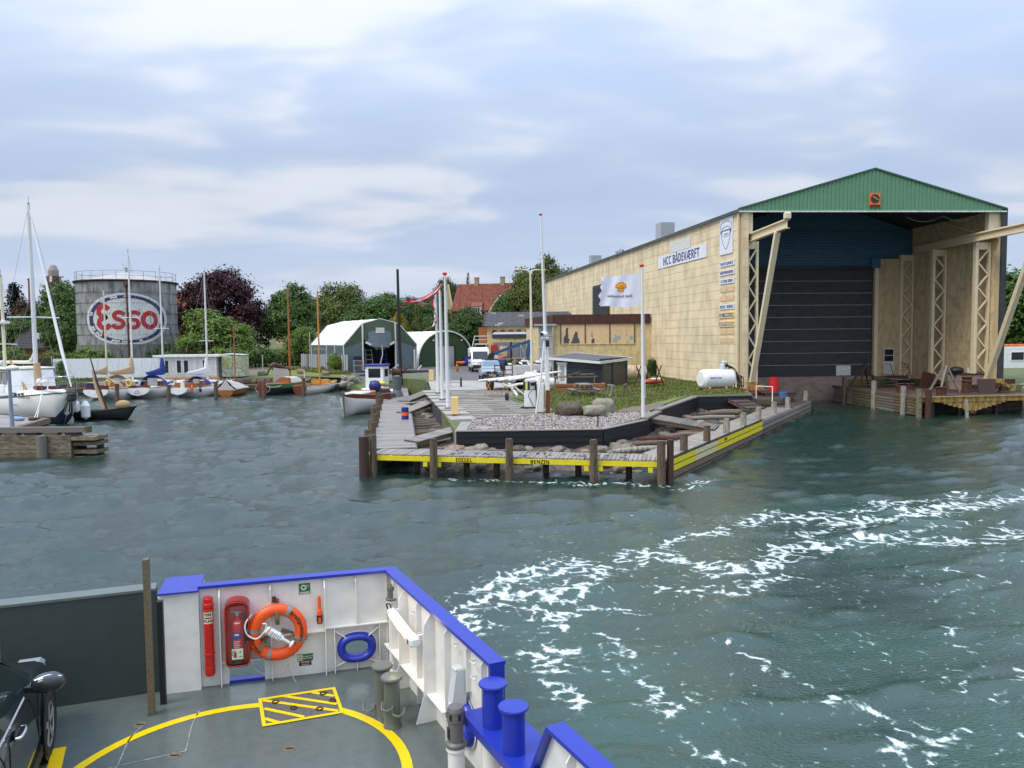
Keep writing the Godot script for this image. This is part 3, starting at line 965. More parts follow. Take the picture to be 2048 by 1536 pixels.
func hall() -> void:
	var A:=U(14.8,49.65); var B:=U(31.96,50.67); var F:=U(4.85,110.4); var G:=U(22.6,111.5)
	var eave:=13.06; var ridge:=15.55
	var h:=thing("boat_hall","huge pale yellow boat hall with open dock front and green gable","hall")
	# left wall: a core with concrete panels laid in courses between narrow joints
	var L:=frame(F,A)
	var len:=F.distance_to(A)
	obj("wall",fbox(mesh(),L,V(0,-.5,-.30),V(len,eave-.02,-.02)),M.joint,h)
	var left_wall: Node = h.get_child(h.get_child_count()-1)
	var bay:=4.62
	var course:=.615
	var pm:=mesh().box(Vector3.ZERO,V(bay-.035,course-.018,.03))
	var panel:=pm.mesh()
	var nb:=int(len/bay)
	for b in nb:
		for r in 19:
			var y:=1.35+(r+.5)*course
			obj("panel",panel,M.cream_wall,left_wall,L*V(len-.45-(b+.5)*bay,y,.0+rnd(-.003,.003)),L.basis)
	for b in nb+1:
		var wide:=.30 if b in [3,6,9,12] else .07
		fpart("pilaster",L,V(len-.45-b*bay-wide/2,.9,-.01),V(len-.45-b*bay+wide/2,eave-.05,.06 if wide > .1 else .026),M.cream_steel,left_wall)
	fpart("eaves_trim",L,V(-.2,eave-.14,.02),V(len+.1,eave+.06,.16),M.galvanised,left_wall)
	fpart("downpipe",L,V(len-.42,1.2,.03),V(len-.30,eave-.2,.14),M.cream_steel,left_wall)
	# louvred opening high on the left wall
	var lv:=fpart("louvre",L,V(len-35.8,7.0,.02),V(len-29.9,10.55,.06),M.door_grey,left_wall)
	for k in 22: obj("slat",mesh().box(L*V(len-32.85,7.1+k*.155,.09),V(5.8,.12,.03),L.basis*Basis(Vector3.RIGHT,-.5)),M.door_grey,lv)
	fpart("rusty_post",L,V(len-29.75,6.9,.02),V(len-29.45,10.3,.16),M.rust,left_wall)
	# right wall,seen from inside the dock
	var R:=frame(B,G)
	var rl:=B.distance_to(G)
	obj("wall",fbox(mesh(),R,V(.0,-2.2,.02),V(rl,eave-.02,.3)),M.joint,h)
	var right_wall: Node = h.get_child(h.get_child_count()-1)
	var pm2:=mesh().box(Vector3.ZERO,V(4.1,course-.016,.03)).mesh()
	for b in 2:
		for r in 19:
			obj("panel",pm2,M.cream_grimy,right_wall,R*V(.35+(b+.5)*4.12,1.35+(r+.5)*course,.0),R.basis)
	fpart("dark_flashing",R,V(-.14,1.2,-.02),V(-.003,eave,.36),M.door_grey,right_wall)
	fpart("drain_pipe",R,V(6.2,1.6,-.16),V(6.3,5.2,-.06),M.rust,right_wall)
	# front: masonry pier at the left corner,right corner post
	var Fr:=frame(A,B)
	var fl:=A.distance_to(B)
	var pier:=fpart("corner_pier",Fr,V(.02,.9,-.5),V(.42,eave-.2,-.005),M.cream_wall,h)
	for k in 19: fpart("block",Fr,V(.035,1.36+k*course,-.003),V(.405,1.36+k*course+course-.03,.02),M.cream_wall,pier)
	fpart("corner_post",Fr,V(fl-.75,11.2,-.5),V(fl-.02,eave-.2,-.1),M.cream_steel,h)
	fpart("corner_post",Fr,V(.45,11.5,-.4),V(.72,eave-.2,-.1),M.cream_steel,h)
	# gable of green ribbed sheet
	var gl:=fl+.5
	var top:=func(x: float) -> float: return lerpf(eave,ridge,1.0-absf(x-fl/2)/(gl/2))+.02
	var low:=func(_x: float) -> float: return 12.92
	var gable:=obj("gable",corrugated(Fr,-.22,fl+.22,low,top,.262,.035).prism(flat([U(-.2,12.92),U(fl+.2,12.92),U(fl+.2,eave),U(fl/2,ridge-.05),U(-.2,eave)]),.05,Fr.translated_local(V(0,0,-.14))),M.green_sheet,h)
	gable.position += Fr.basis.z*.12
	for s in [0,1]:
		var p:=Fr*V(-.30 if s == 0 else fl+.30,eave+.0,.02); var q:=Fr*V(fl/2,ridge+.06,.02)
		obj("verge_trim",mesh().bar(p,q,.10,.10,Fr.basis.z),M.green_dark,gable)
	fpart("sill_trim",Fr,V(-.25,12.84,-.03),V(fl+.25,12.925,.06),M.white_worn,gable)
	# roof
	var back:=frame(F,G)
	var ridge_f:=Fr*V(fl/2,ridge,.0); var ridge_b:=back*V(F.distance_to(G)/2,ridge,.0)
	var eb:=back.origin+Vector3.UP*eave; var er:=P(G.x,eave,G.y)
	var ef:=P(A.x,eave,A.y)+L.basis.z*.25; var efr:=P(B.x,eave,B.y)-R.basis.z*.0+R.basis.z*.35
	var roof:=mesh()
	for s in [[ef,eb+L.basis.z*.25],[efr,er+R.basis.z*.35]]:
		var a: Vector3 = s[0]; var b: Vector3 = s[1]
		var dn:=Vector3.DOWN*.14
		if s[0] == ef: roof.quad(a,ridge_f,ridge_b,b); roof.quad(b+dn,ridge_b+dn,ridge_f+dn,a+dn)
		else: roof.quad(ridge_f,a,b,ridge_b); roof.quad(ridge_b+dn,b+dn,a+dn,ridge_f+dn)
	obj("roof",roof,M.door_grey,h)
	var back_wall:=obj("rear_wall",fbox(mesh(),back,V(0,0,-.3),V(F.distance_to(G),eave,.0)),M.cream_wall,h)
	for e in [[61.0-15.9,1.3,1.6],[61.0-38.0,1.0,.9]]:
		obj("roof_vent",mesh().box(L*V(e[0],eave+.65,-1.0),V(e[1],1.75*e[2]/1.6,1.2),L.basis),M.galvanised,h)
	# dock interior: the tall sliding door on its concrete sill
	var D:=frame(U(15.4,57.75),U(30.5,59.1))
	obj("sill_wall",fbox(mesh(),D,V(-.2,-2.2,-.6),V(15.2,1.78,-.02)),M.pink_concrete,h)
	var door:=fpart("sliding_door",D,V(.0,1.8,-.35),V(12.15,9.95,-.12),M.black,h)
	var dp:=mesh().box(Vector3.ZERO,V(12.1,.86,.06)).mesh()
	for k in 9:
		obj("panel",dp,M.door_grey,door,D*V(6.05,1.82+.45+k*.905,-.08),D.basis)
		obj("seam",mesh().box(D*V(6.05,1.82+k*.905,-.055),V(12.1,.035,.05),D.basis),M.light_strip,door)
	fpart("patch",D,V(9.35,1.9,-.045),V(10.5,2.66,-.035),M.white_worn,door)
	var up:=obj("upper_cladding",ribbed(D.translated_local(V(0,0,-.03)),-.2,15.2,9.98,eave-.2,.22,.05).prism(flat_pts([-.2,eave-.2,15.2,eave-.2,7.6,ridge-.35]),.05,D.translated_local(V(0,0,-.12))),M.blue_sheet,h)
	fpart("door_rail",D,V(-.1,9.9,-.10),V(12.5,10.2,.1),M.black,h)
	fpart("rail_box",D,V(11.9,10.0,-.1),V(12.6,10.75,.22),M.blue_sheet,h)
	var side:=obj("yellow_cladding",ribbed(D.translated_local(V(0,0,.1)),12.45,15.1,1.8,10.7,.16,.05),M.cream_grimy,h)
	fpart("backing",D,V(12.3,1.8,-.3),V(15.15,10.7,.03),M.cream_grimy,side)
	fpart("edge_post",D,V(12.2,1.8,-.1),V(12.48,10.0,.2),M.cream_steel,side)
	var pd:=fpart("door",D,V(13.0,1.95,.11),V(13.85,3.95,.16),M.fitting_grey,side)
	fpart("window",D,V(13.08,2.95,.162),V(13.77,3.85,.175),M.glass_dark,pd)
	for e in [[12.92,13.0],[13.85,13.93]]: fpart("door_frame",D,V(e[0],1.95,.10),V(e[1],4.03,.20),M.cream_grimy,pd)
	fpart("glazing_bar",D,V(13.08,3.36,.165),V(13.77,3.41,.19),M.fitting_grey,pd)
	var stair:=fpart("steel_steps",D,V(13.1,1.80,.30),V(14.5,1.86,.9),M.rust,h)
	for k in 3: fpart("tread",D,V(13.15,1.56-k*.27,.9+k*.3),V(14.5,1.60-k*.27,1.25+k*.3),M.galvanised,stair)
	for s in [13.12,14.5]: obj("handrail",mesh().tube([D*V(s,1.0,1.8),D*V(s,2.75,.9),D*V(s,2.75,.2)],.025,6),M.rust,stair)
	# crane columns and runways
	lattice_column(h,Fr*X(Basis(),V(.48,0,-.45)),1.62,11.05,.66,true)
	for e in [[.9,true],[5.0,false],[8.5,true]]:
		var cx: Vector3 = R*V(e[0],0,-1.02)
		lattice_column(h,X(Fr.basis,cx),1.35,11.0,.88,e[1])
	var runway:=func(p: Vector3,q: Vector3) -> void:
		var o:=obj("crane_runway",mesh().bar(p,q,.30,.035).bar(p-Vector3.UP*.46,q-Vector3.UP*.46,.30,.035).bar(p-Vector3.UP*.23,q-Vector3.UP*.23,.03,.42),M.cream_steel,h)
		obj("rail",mesh().bar(p+Vector3.UP*.06,q+Vector3.UP*.06,.06,.08),M.cream_steel,o)
		obj("end_stop",mesh().rbox(p+Vector3.UP*.22,V(.38,.4,.3),.06),M.cream_steel,o)
	runway.call(P(15.62,11.5,43.9),P(15.22,11.5,57.4))
	runway.call(P(30.75,11.5,44.2),P(30.45,11.5,58.6))
	for e in [[P(15.52,11.0,45.2),P(15.35,1.95,49.2)],[P(30.75,11.0,45.2),P(31.0,1.95,50.2)]]:
		var st:=obj("strut",mesh().bar(e[0],e[1],.30,.30,Vector3.BACK),M.cream_steel,h)
		obj("strut_shoe",mesh().box(e[1]+V(0,-.1,.05),V(.5,.4,.5)).box(e[1]+V(.25,-.25,.1),V(.9,.3,.5)),M.rusty_yellow,st)
	obj("roof_brace",mesh().bar(R*V(.5,11.3,-.2),R*V(5.0,12.9,-.2),.1,.1),M.cream_steel,h)
	obj("cable",mesh().tube(sag(Fr*V(11.5,12.75,-1.2),Fr*V(14.0,12.8,-1.2),.35,8),.018,4).tube(sag(Fr*V(14.0,12.8,-1.2),Fr*V(16.5,12.8,-1.2),.3,8),.018,4),M.steel,h)
	# signs
	wall_sign("long white sign lettered HCC BÅDEVÆRFT high on the yellow wall",L,len-15.2,len-5.42,10.60,11.56,"HCC BÅDEVÆRFT",.66,M.sign_white,M.ink)
	var faded:=obj("faded_board",fbox(mesh(),L,V(len-12.6,11.62,.03),V(len-8.4,12.45,.045)),M.white_worn)
	tag(faded,"blank faded pale board above the long lettered sign","sign","signs on the yellow hall wall")
	var x0:=len-3.2; var x1:=len-1.0
	var tall:=wall_sign("tall white sign with a boat outline and oval at the hall corner",L,x0,x1-.25,10.45,12.88,"",.2,M.sign_white,M.ink)
	var cx:=(x0+x1-.25)/2
	var pts:=[]
	for k in 41:
		var t:=k/40.0*2.0-1.0
		var s:=1.0-absf(t)
		pts.append(L*V(cx+signf(t)*.82*pow(maxf(.0,1.0-s*s),.8),12.45-1.7*s,.085))
	obj("outline",mesh().tube(pts,.014,4),M.ink,tall)
	obj("outline",mesh().tube([L*V(cx-.82,12.45,.085),L*V(cx-.5,12.58,.085),L*V(cx,12.64,.085),L*V(cx+.5,12.58,.085),L*V(cx+.82,12.45,.085)],.016,4),M.ink,tall)
	var oval:=[]
	for k in 24: oval.append(L*V(cx+.62*signf(cos(TAU*k/24))*pow(absf(cos(TAU*k/24)),.6),11.95+.32*sin(TAU*k/24),.085))
	obj("oval",mesh().tube(oval,.012,4,false,true),M.ink,tall)
	for e in [["HCC BÅDEVÆRFT",12.02,.10],["Marstal",11.78,.09]]:
		obj("lettering",words(e[0],e[2],.006),M.ink,tall,L*V(cx,e[1],.08),L.basis)
	for s in [-1.0,1.0]: obj("leaf",mesh().ball(L*V(cx+s*.72,11.95,.085),V(.06,.12,.015),6,4),M.ink,tall)
	for e in [["white sign lettered YACHT SERVICE below the tall boat sign","YACHT SERVICE",9.81],["white sign lettered BÅDOPBEVARING between two other white signs","BÅDOPBEVARING",9.23],["white sign lettered 12 TONS KRAN above the peach boards","12 TONS KRAN",8.65],["white sign lettered DIESEL and BENZIN between peach boards and yellow rimmed sign","DIESEL | BENZIN",6.94]]:
		wall_sign(e[0],L,x0,x1,e[2]-.17,e[2]+.17,e[1],.19,M.sign_white,M.ink)
	var js:=wall_sign("yellow rimmed black sign with blue corner panel on the hall wall",L,x0,x1,6.22,6.56,"",.17,M.black,M.white_paint,M.box_yellow)
	fpart("blue_panel",L,V(x0+.62,6.27,.076),V(x0+.86,6.51,.084),wet("sign_blue",lin(.02,.13,.42),.5),js)
	obj("lettering",words("JCB",.17,.008),M.white_paint,js,L*V(x0+.34,6.39,.082),L.basis)
	obj("lettering",words("MARINE MOTOR",.12,.008),M.white_paint,js,L*V(x0+1.5,6.39,.082),L.basis)
	wall_sign("yellow rimmed brown sign lettered MOTOR PARTNER, lowest of the hall signs",L,x0,x1,5.62,5.96,"MOTOR PARTNER",.17,M.brown_steel,M.white_paint,M.box_yellow)
	for y in [8.1,7.5,5.28,4.7]:
		for s in 2:
			var o:=fpart("infill_board",L,V(x0+.04+s*1.12,y-.16,.03),V(x0+1.06+s*1.12,y+.16,.045),M.peach_board,left_wall)
	var em:=thing("gable_badge","square orange red badge with a dark round emblem on the green gable","sign")
	fpart("board",Fr,V(fl/2-.36,13.15,.14),V(fl/2+.36,14.05,.19),M.orange_flat,em)
	obj("emblem",mesh().lathe([U(.29,.0),U(.29,.02),U(.0,.02)],24,X(Fr.basis*Basis(Vector3.RIGHT,PI/2),Fr*V(fl/2,13.68,.19))),M.brown_steel,em)
	obj("emblem_mark",mesh().tube([Fr*V(fl/2-.15,13.82,.215),Fr*V(fl/2+.02,13.72,.215),Fr*V(fl/2+.2,13.6,.215)],.03,5),M.peach_board,em)
	fpart("lower_strip",Fr,V(fl/2-.34,13.17,.192),V(fl/2+.34,13.30,.20),M.rust,em)

func sag(p: Vector3,q: Vector3,drop: float,n:=10) -> Array:
	var a:=[]
	for k in n+1:
		var t:=float(k)/n
		a.append(p.lerp(q,t)+Vector3.DOWN*drop*4.0*t*(1.0-t))
	return a

# ---------------------------------------------------------------- annex,workshop,tents
func window(f: Transform3D,x: float,y: float,w: float,h: float,parent: Node,frame_m: Material,pane_m: Material,bars:=1,arch:=false) -> MeshInstance3D:   # centred at x,y on the frame's plane
	var mb:=mesh()
	var t:=.07
	fbox(mb,f,V(x-w/2-t,y-h/2-t,-.02),V(x-w/2,y+h/2+t,.05)); fbox(mb,f,V(x+w/2,y-h/2-t,-.02),V(x+w/2+t,y+h/2+t,.05))
	fbox(mb,f,V(x-w/2,y+h/2,-.02),V(x+w/2,y+h/2+t,.05)); fbox(mb,f,V(x-w/2,y-h/2-t,-.02),V(x+w/2,y-h/2,.05))
	for k in bars:
		var bx:=x-w/2+w*(k+1.0)/(bars+1)
		fbox(mb,f,V(bx-.025,y-h/2,-.01),V(bx+.025,y+h/2,.035))
	if arch:
		for k in 6:
			var a0:=PI*k/6; var a1:=PI*(k+1)/6
			mb.bar(f*V(x+cos(a0)*(w/2+.05),y+h/2+sin(a0)*w*.35+.04,.02),f*V(x+cos(a1)*(w/2+.05),y+h/2+sin(a1)*w*.35+.04,.02),.1,.08,f.basis.z)
	var o:=obj("window",mb,frame_m,parent)
	var pane:=fbox(mesh(),f,V(x-w/2,y-h/2,.003),V(x+w/2,y+h/2,.012))
	if arch:
		var poly:=PackedVector2Array()
		for k in 9: poly.append(U(x+cos(PI*k/8)*w/2,y+h/2+sin(PI*k/8)*w*.35))
		pane.prism(poly,.008,f.translated_local(V(0,0,.004)))
	obj("pane",pane,pane_m,o)
	return o

func gable_poly(w: float,y0: float,eave: float,ridge: float) -> PackedVector2Array:
	return flat([U(0,y0),U(w,y0),U(w,eave),U(w/2,ridge),U(0,eave)])

func annex_and_workshop() -> void:
	var t:=thing("annex","low pale yellow annex with brown board parapet against the boat hall","building")
	var A:=U(3.67,66.5); var B:=U(12.1,66.4); var C:=U(1.5,78.0)
	var f:=frame(A,B); var w:=A.distance_to(B)
	var wall:=fpart("front_wall",f,V(0,.8,-.3),V(w,6.3,0),M.cream_annex,t)
	for k in 19:      # shallow joints between the block courses
		if 1.3+k*.26 > 4.3 and 1.3+k*.26 < 6.0:
			fpart("block_course",f,V(.02,1.3+k*.26,-.01),V(.55,1.3+k*.26+.235,.012),M.cream_annex,wall)
		else: fpart("block_course",f,V(.02,1.3+k*.26,-.01),V(w-.4,1.3+k*.26+.235,.012),M.cream_annex,wall)
	var s:=frame(C,A); var sw:=C.distance_to(A)
	fpart("side_wall",s,V(0,.8,-.3),V(sw,6.3,0),M.cream_annex,t)
	obj("flat_roof",mesh().prism(flat([U(A.x,A.y),U(B.x-.3,B.y),U(B.x-2.3,78),U(C.x,C.y)]),.1,X(Basis(Vector3.RIGHT,-PI/2),V(0,6.75,0))),M.door_grey,t)
	var fas:=fpart("parapet",f,V(-.12,6.15,-.05),V(w-.15,6.95,.10),M.board_brown_0,t)
	var bm:=mesh().box(Vector3.ZERO,V(.155,.82,.04)).mesh()
	for k in 52: obj("board",bm,M["board_brown_%d" % rng.randi_range(0,2)],fas,f*V(-.05+k*.16,6.55,.125),f.basis)
	var fs:=fpart("parapet",s,V(0,6.15,-.05),V(sw+.1,6.9,.12),M.board_brown_2,t)
	for k in 70: obj("board",bm,M["board_brown_%d" % rng.randi_range(0,2)],fs,s*V(.1+k*.17,6.52,.145),s.basis)
	# three boarded-up windows with paint peeling off them
	for k in 3:
		var x0:=.62+k*2.12; var x1:=x0+2.0
		var b:=fpart("boarded_window",f,V(x0,4.46,.0),V(x1,6.13,.03),M.peach_board,t)
		fpart("mullion",f,V(x1,4.42,.0),V(x1+.12,6.13,.06),M.old_wood_0,b)
		if k == 0: fpart("mullion",f,V(x0-.1,4.42,.0),V(x0,6.13,.06),M.old_wood_0,b)
		fpart("sill",f,V(x0-.05,4.38,.0),V(x1+.1,4.46,.07),M.cream_annex,b)
		var flakes:=[]
		if k == 0: flakes = [[U(.18,.0),U(.62,.0),U(.72,.3),U(.60,.5),U(.58,1.2),U(.62,1.36),U(.42,1.34),U(.36,1.1),U(.38,.8),U(.2,.5)],[U(.8,.0),U(1.6,.0),U(1.52,.4),U(1.42,.62),U(1.38,.98),U(1.2,1.05),U(1.08,.7),U(.96,.35)]]
		elif k == 1: flakes = [[U(.48,.0),U(.74,.0),U(.72,.22),U(.76,.40),U(.58,.42),U(.5,.3)],[U(.5,.55),U(.58,.5),U(.55,.95),U(.48,.98)],[U(1.6,.12),U(1.68,.12),U(1.66,.2)]]
		else: flakes = [[U(.22,.02),U(.58,.02),U(.62,.25),U(.9,.3),U(.86,.7),U(.6,.6),U(.4,.85),U(.32,.5),U(.2,.3)],[U(.4,1.0),U(.8,1.2),U(.6,.98)],[U(.9,.9),U(1.02,1.05),U(.98,.8)],[U(1.3,.5),U(1.4,.55),U(1.42,1.25),U(1.34,1.1)],[U(1.6,.3),U(1.9,.2),U(1.92,.55),U(1.65,.7)],[U(1.28,.0),U(1.75,.0),U(1.5,.14)]]
		for p in flakes:
			var poly:=PackedVector2Array()
			for j in p.size():      # ragged outline
				var q: Vector2 = p[j]; var nx: Vector2 = p[(j+1) % p.size()]
				for m in 3: poly.append(q.lerp(nx,m/3.0)+U(rnd(-.025,.025),maxf(.0,rnd(-.02,.025))))
			if Geometry2D.triangulate_polygon(poly).size() == 0: poly = PackedVector2Array(p)
			obj("peeled_patch",mesh().prism(poly,.004,f.translated_local(V(x0,4.47,.031))),M.teal_flake if k == 2 else M.dark_flake,b)
	fpart("wall_lamp",f,V(1.35,2.95,.02),V(1.55,3.2,.3),M.cream_steel,t)
	fpart("downpipe",f,V(7.55,1.4,.03),V(7.65,7.4,.13),M.cream_steel,t)
	# grey gate leaf with a canopy at the annex's left corner
	var gate:=fpart("gate",f,V(-1.35,1.3,.25),V(-.15,6.0,.33),M.galvanised,t)
	for k in 4: fpart("gate_bar",f,V(-1.3,2.0+k*1.05,.33),V(-.2,2.06+k*1.05,.37),M.fitting_grey,gate)
	fpart("canopy",f,V(-1.75,6.02,.0),V(.15,6.16,.8),M.galvanised,t)
	# workshop with arched windows
	t = thing("workshop","pale yellow brick workshop with arched windows and grey slate roof","building")
	var W:=U(-2.75,86.5); var E:=U(6.5,86.0)
	f = frame(W,E); w = W.distance_to(E)
	fpart("front_wall",f,V(0,1.2,-.3),V(w,6.4,0),M.cream_annex,t)
	for k in 6: window(f,.85+k*.92,5.5,.40,.42,t,M.dull_red,M.glass_dark,1,true)
	var g:=frame(U(-2.75,92.5),W)
	obj("gable_wall",mesh().prism(gable_poly(6.0,1.2,6.4,7.95),.3,g.translated_local(V(0,0,-.3))),M.cream_annex,t)
	var rf:=mesh()
	var rp:=[f*V(-.4,6.3,.45),f*V(w,6.3,.45),f*V(w,8.0,-3.0),f*V(-.4,8.0,-3.0)]
	rf.quad(rp[0],rp[1],rp[2],rp[3]); rf.quad(rp[3],rp[2],f*V(w,6.3,-6.4),f*V(-.4,6.3,-6.4))
	var roof:=obj("roof",rf,mat("slate",lin(.115,.115,.12),.8,"cells",Vector3.ONE*.6),t)
	for r in 9:
		for c in 15:
			var sl:=.07+r*.105
			var p:=(rp[0] as Vector3).lerp(rp[3],sl)+f.basis.x*(.32+c*.64+(.3 if r % 2 else .0)); p.y += .03
			obj("slate",slate_mesh(),M["grey_wood_%d" % rng.randi_range(0,2)] if rng.randf() < .12 else M.slate,roof,p,f.basis*Basis(Vector3.RIGHT,.475))
	obj("verge_board",mesh().bar(rp[0],rp[3],.08,.22).bar(rp[3],f*V(-.4,6.3,-6.4),.08,.22),M.board_brown_2,roof)
	# lean-to with a dark fascia,glazed front and blinds
	var lt:=thing("lean_to","glazed lean-to with blinds and a dark fascia before the workshop","building")
	var lf:=frame(U(-2.0,83.4),U(3.2,83.0)); var lw:=5.2
	fpart("fascia",lf,V(-.1,4.98,-.1),V(lw,5.42,.12),M.door_grey,lt)
	obj("roof",mesh().quad_of(lf*V(-.1,5.42,.1),lf*V(lw,5.42,.1),lf*V(lw,5.7,-3.0),lf*V(-.1,5.7,-3.0)),M.galvanised,lt)
	fpart("header",lf,V(0,4.55,-.06),V(lw-.3,4.98,.0),M.cream_annex,lt)
	fpart("base_wall",lf,V(0,1.2,-.1),V(lw-1.6,2.9,-.02),M.cream_annex,lt)
	fpart("left_wall",lf,V(0,1.2,-3.0),V(.1,4.98,-.1),M.cream_annex,lt)
	fpart("corner_post",lf,V(lw-.35,1.2,-.05),V(lw-.2,5.0,.1),M.black,lt)
	for k in 5:
		var x:=.05+k*.98
		var o:=fpart("window",lf,V(x,2.9 if k < 3 else 1.5,-.06),V(x+.86,4.55,-.03),M.glass_dark,lt)
		for j in (15 if k < 3 else 27): fpart("slat",lf,V(x+.05,4.46-j*.108,-.028),V(x+.80,4.50-j*.108,.0),M.fitting_grey,o)
		fpart("post",lf,V(x+.86,1.4,-.06),V(x+.98,4.6,.02),M.board_brown_0 if k % 2 else M.galvanised,lt)
	var bd:=thing("curved_board","tall bent pale yellow board leaning on the lean-to window","board")
	obj("board",mesh().sheet(6,1,func(u: float,v: float) -> Vector3: return lf*V(.72+u*.82,3.0+v*1.15,.16+.12*sin(u*PI))),M.peach_board,bd)
	# outside stairs at the gable
	t = thing("outside_stairs","white timber landing and stairs up the workshop gable","stairs")
	obj("landing",mesh().box(P(-3.4,4.35,87.5),V(1.5,.12,2.6)),M.white_worn,t)
	for k in 10: obj("tread",mesh().box(P(-4.0-k*.05,4.1-k*.27,86.4-k*.05),V(.5,.05,.9)),M.old_wood_0,t)
	for x in [-4.1,-2.85]: obj("post",mesh().box(P(x,2.9,86.3),V(.1,3.0,.1)),M.white_worn,t)
	obj("railing",mesh().bar(P(-4.15,5.25,86.25),P(-2.8,5.25,86.25),.07,.09).bar(P(-4.15,4.85,86.25),P(-2.8,4.85,86.25),.05,.07).bar(P(-4.1,5.3,86.25),P(-4.8,2.3,85.9),.07,.09),M.white_worn,t)
	var dr:=obj("door",mesh().box(P(-3.3,5.3,88.2),V(.9,1.9,.1)),M.varnish,t)
	var br:=obj("brace",mesh().bar(P(-3.6,4.3,86.3),P(-3.1,2.0,86.3),.1,.1),M.board_brown_0,t)

var slate_cache: ArrayMesh
func slate_mesh() -> ArrayMesh:
	if slate_cache == null: slate_cache = mesh().box(Vector3.ZERO,V(.60,.02,.46)).mesh()
	return slate_cache

func tents() -> void:
	# tall frame tent
	var A:=U(-18.3,84.3); var B:=U(-11.0,88.6)
	var f:=frame(A,B); var w:=A.distance_to(B); var long:=12.5
	var t:=thing("frame_tent","large white roofed boat tent with green front and open doorway","tent")
	var prof:=[U(0,1.3),U(-.1,4.4),U(w*.24,6.75),U(w*.5,7.3),U(w*.76,6.75),U(w+.1,4.4),U(w,1.3)]
	var sheet_m:=mat("tent_white",lin(.78,.78,.77),.6,"soft",Vector3.ONE*.3)
	var green:=mat("tent_green",lin(.062,.105,.058),.65,"wear",Vector3.ONE*.3)
	var clear:=mat("tent_clear",lin(.125,.17,.185),.35,"wear",Vector3.ONE*.4)
	var bays:=4
	for b in bays:
		for k in 6:
			var mb:=mesh()
			var z0:=-long*b/bays; var z1:=-long*(b+1)/bays
			var p: Vector2 = prof[k]; var q: Vector2 = prof[k+1]
			mb.quad(f*V(p.x,p.y,z0),f*V(q.x,q.y,z0),f*V(q.x,q.y,z1),f*V(p.x,p.y,z1))
			obj("wall_sheet" if k in [0,5] else "roof_sheet",mb,clear if k in [0,5] else sheet_m,t)
	for b in bays+1:
		var rib:=mesh()
		for k in 6: rib.bar(f*V(prof[k].x,prof[k].y,-long*b/bays),f*V(prof[k+1].x,prof[k+1].y,-long*b/bays),.10,.10)
		obj("frame_rib",rib,M.white_worn,t)
	for e in [[-.1,w*.26,true],[w*.72,w+.1,false]]:
		var x0: float = e[0]; var x1: float = e[1]
		var y0:=4.4; var y1:=6.8
		var poly:=flat([U(x0,y0-.4),U(x1,y0+.4),U(x1,6.85),U(x0,4.45)]) if e[2] else flat([U(x0,y0+.4),U(x1,y0-.4),U(x1,4.45),U(x0,6.85)])
		obj("green_panel",mesh().prism(poly,.02,f),green,t)
		var p2:=flat([U(x0+.1,1.3),U(x1,1.3),U(x1,y0+.4),U(x0,y0-.4)]) if e[2] else flat([U(x0,1.3),U(x1-.1,1.3),U(x1,y0-.4),U(x0,y0+.4)])
		obj("clear_panel",mesh().prism(p2,.02,f),clear,t)
	for x in [w*.245,w*.70,w*.97]:
		obj("pole",mesh().tube([f*V(x,1.3,.12),f*V(x,6.8 if x < w*.9 else 3.8,.12)],.10,6),M.white_worn,t)
	# the gathered curtain over the doorway
	var cx:=w*.475; var hw:=w*.215
	var cur:=obj("curtain",mesh().sheet(24,14,func(u: float,v: float) -> Vector3:
		var sx:=(u-.5)*2.0
		var sagy:=1.0-pow(absf(sx),2.2)
		var yb:=5.0-1.15*sagy+.12*sin(u*31.0)
		var yt:=6.75+.5*(1.0-absf(sx))
		return f*V(cx+sx*hw,lerpf(yb,yt,v),.1+.5*(1.0-v)*sagy+.06*sin(u*40.0)*(1.0-v))),green,t)
	obj("curtain_window",mesh().sheet(10,6,func(u: float,v: float) -> Vector3:
		var sx:=(u-.5)*1.5
		var sagy:=1.0-pow(absf(sx),2.2)
		return f*V(cx+sx*hw,lerpf(4.6-.5*sagy,5.75+.4*(1.0-absf(sx)*1.2),v),.16+.5*(1.0-v*.7)*sagy)),clear,cur)
	obj("clear_patch",mesh().box(f*V(cx,6.0,.40),V(1.0,.6,.02),f.basis),M.white_worn,cur)
	for s in [-1.0,1.0]: obj("strap",mesh().bar(f*V(cx+s*.7,4.2,.5),f*V(cx+s*1.7,4.7,.35),.06,.22),M.canvas_white,cur)
	obj("strap",mesh().tube([f*V(cx+.1,4.3,.62),f*V(cx+.15,3.3,.6),f*V(cx-.15,2.2,.6)],.05,5),M.canvas_white,cur)
	obj("rear_sheet",mesh().prism(PackedVector2Array(prof),.05,f.translated_local(V(0,0,-long))),M.black,t)
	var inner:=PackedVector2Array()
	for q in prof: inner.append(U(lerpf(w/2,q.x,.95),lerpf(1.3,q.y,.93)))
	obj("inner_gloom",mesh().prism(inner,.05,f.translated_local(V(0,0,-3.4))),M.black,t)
	for k in 2:
		var st:=thing("stepladder",["pale aluminium trestle ladder inside the tent doorway, left of its middle","blue trestle ladder inside the tent doorway, right of its middle"][k],"ladder",Vector3.ZERO,0,"trestle ladders in the tent doorway")
		var x:=cx-.95+k*1.7
		var m: Material = M.galvanised if k == 0 else M.navy_canvas
		for s in [-.42,.42]:
			obj("stile",mesh().bar(f*V(x+s,1.35,-.5),f*V(x+s*.8,4.0,-.9),.07,.07),m,st)
		for j in 5: obj("rung",mesh().bar(f*V(x-.42,1.7+j*.52,-.55-j*.07),f*V(x+.42,1.7+j*.52,-.55-j*.07),.05,.05),m,st)
	# tool cart by the left pole
	var c:=thing("tool_cart","grey tool trolley with blue lid outside the tent doorway","trolley",f*V(w*.14,1.32,.9),.5)
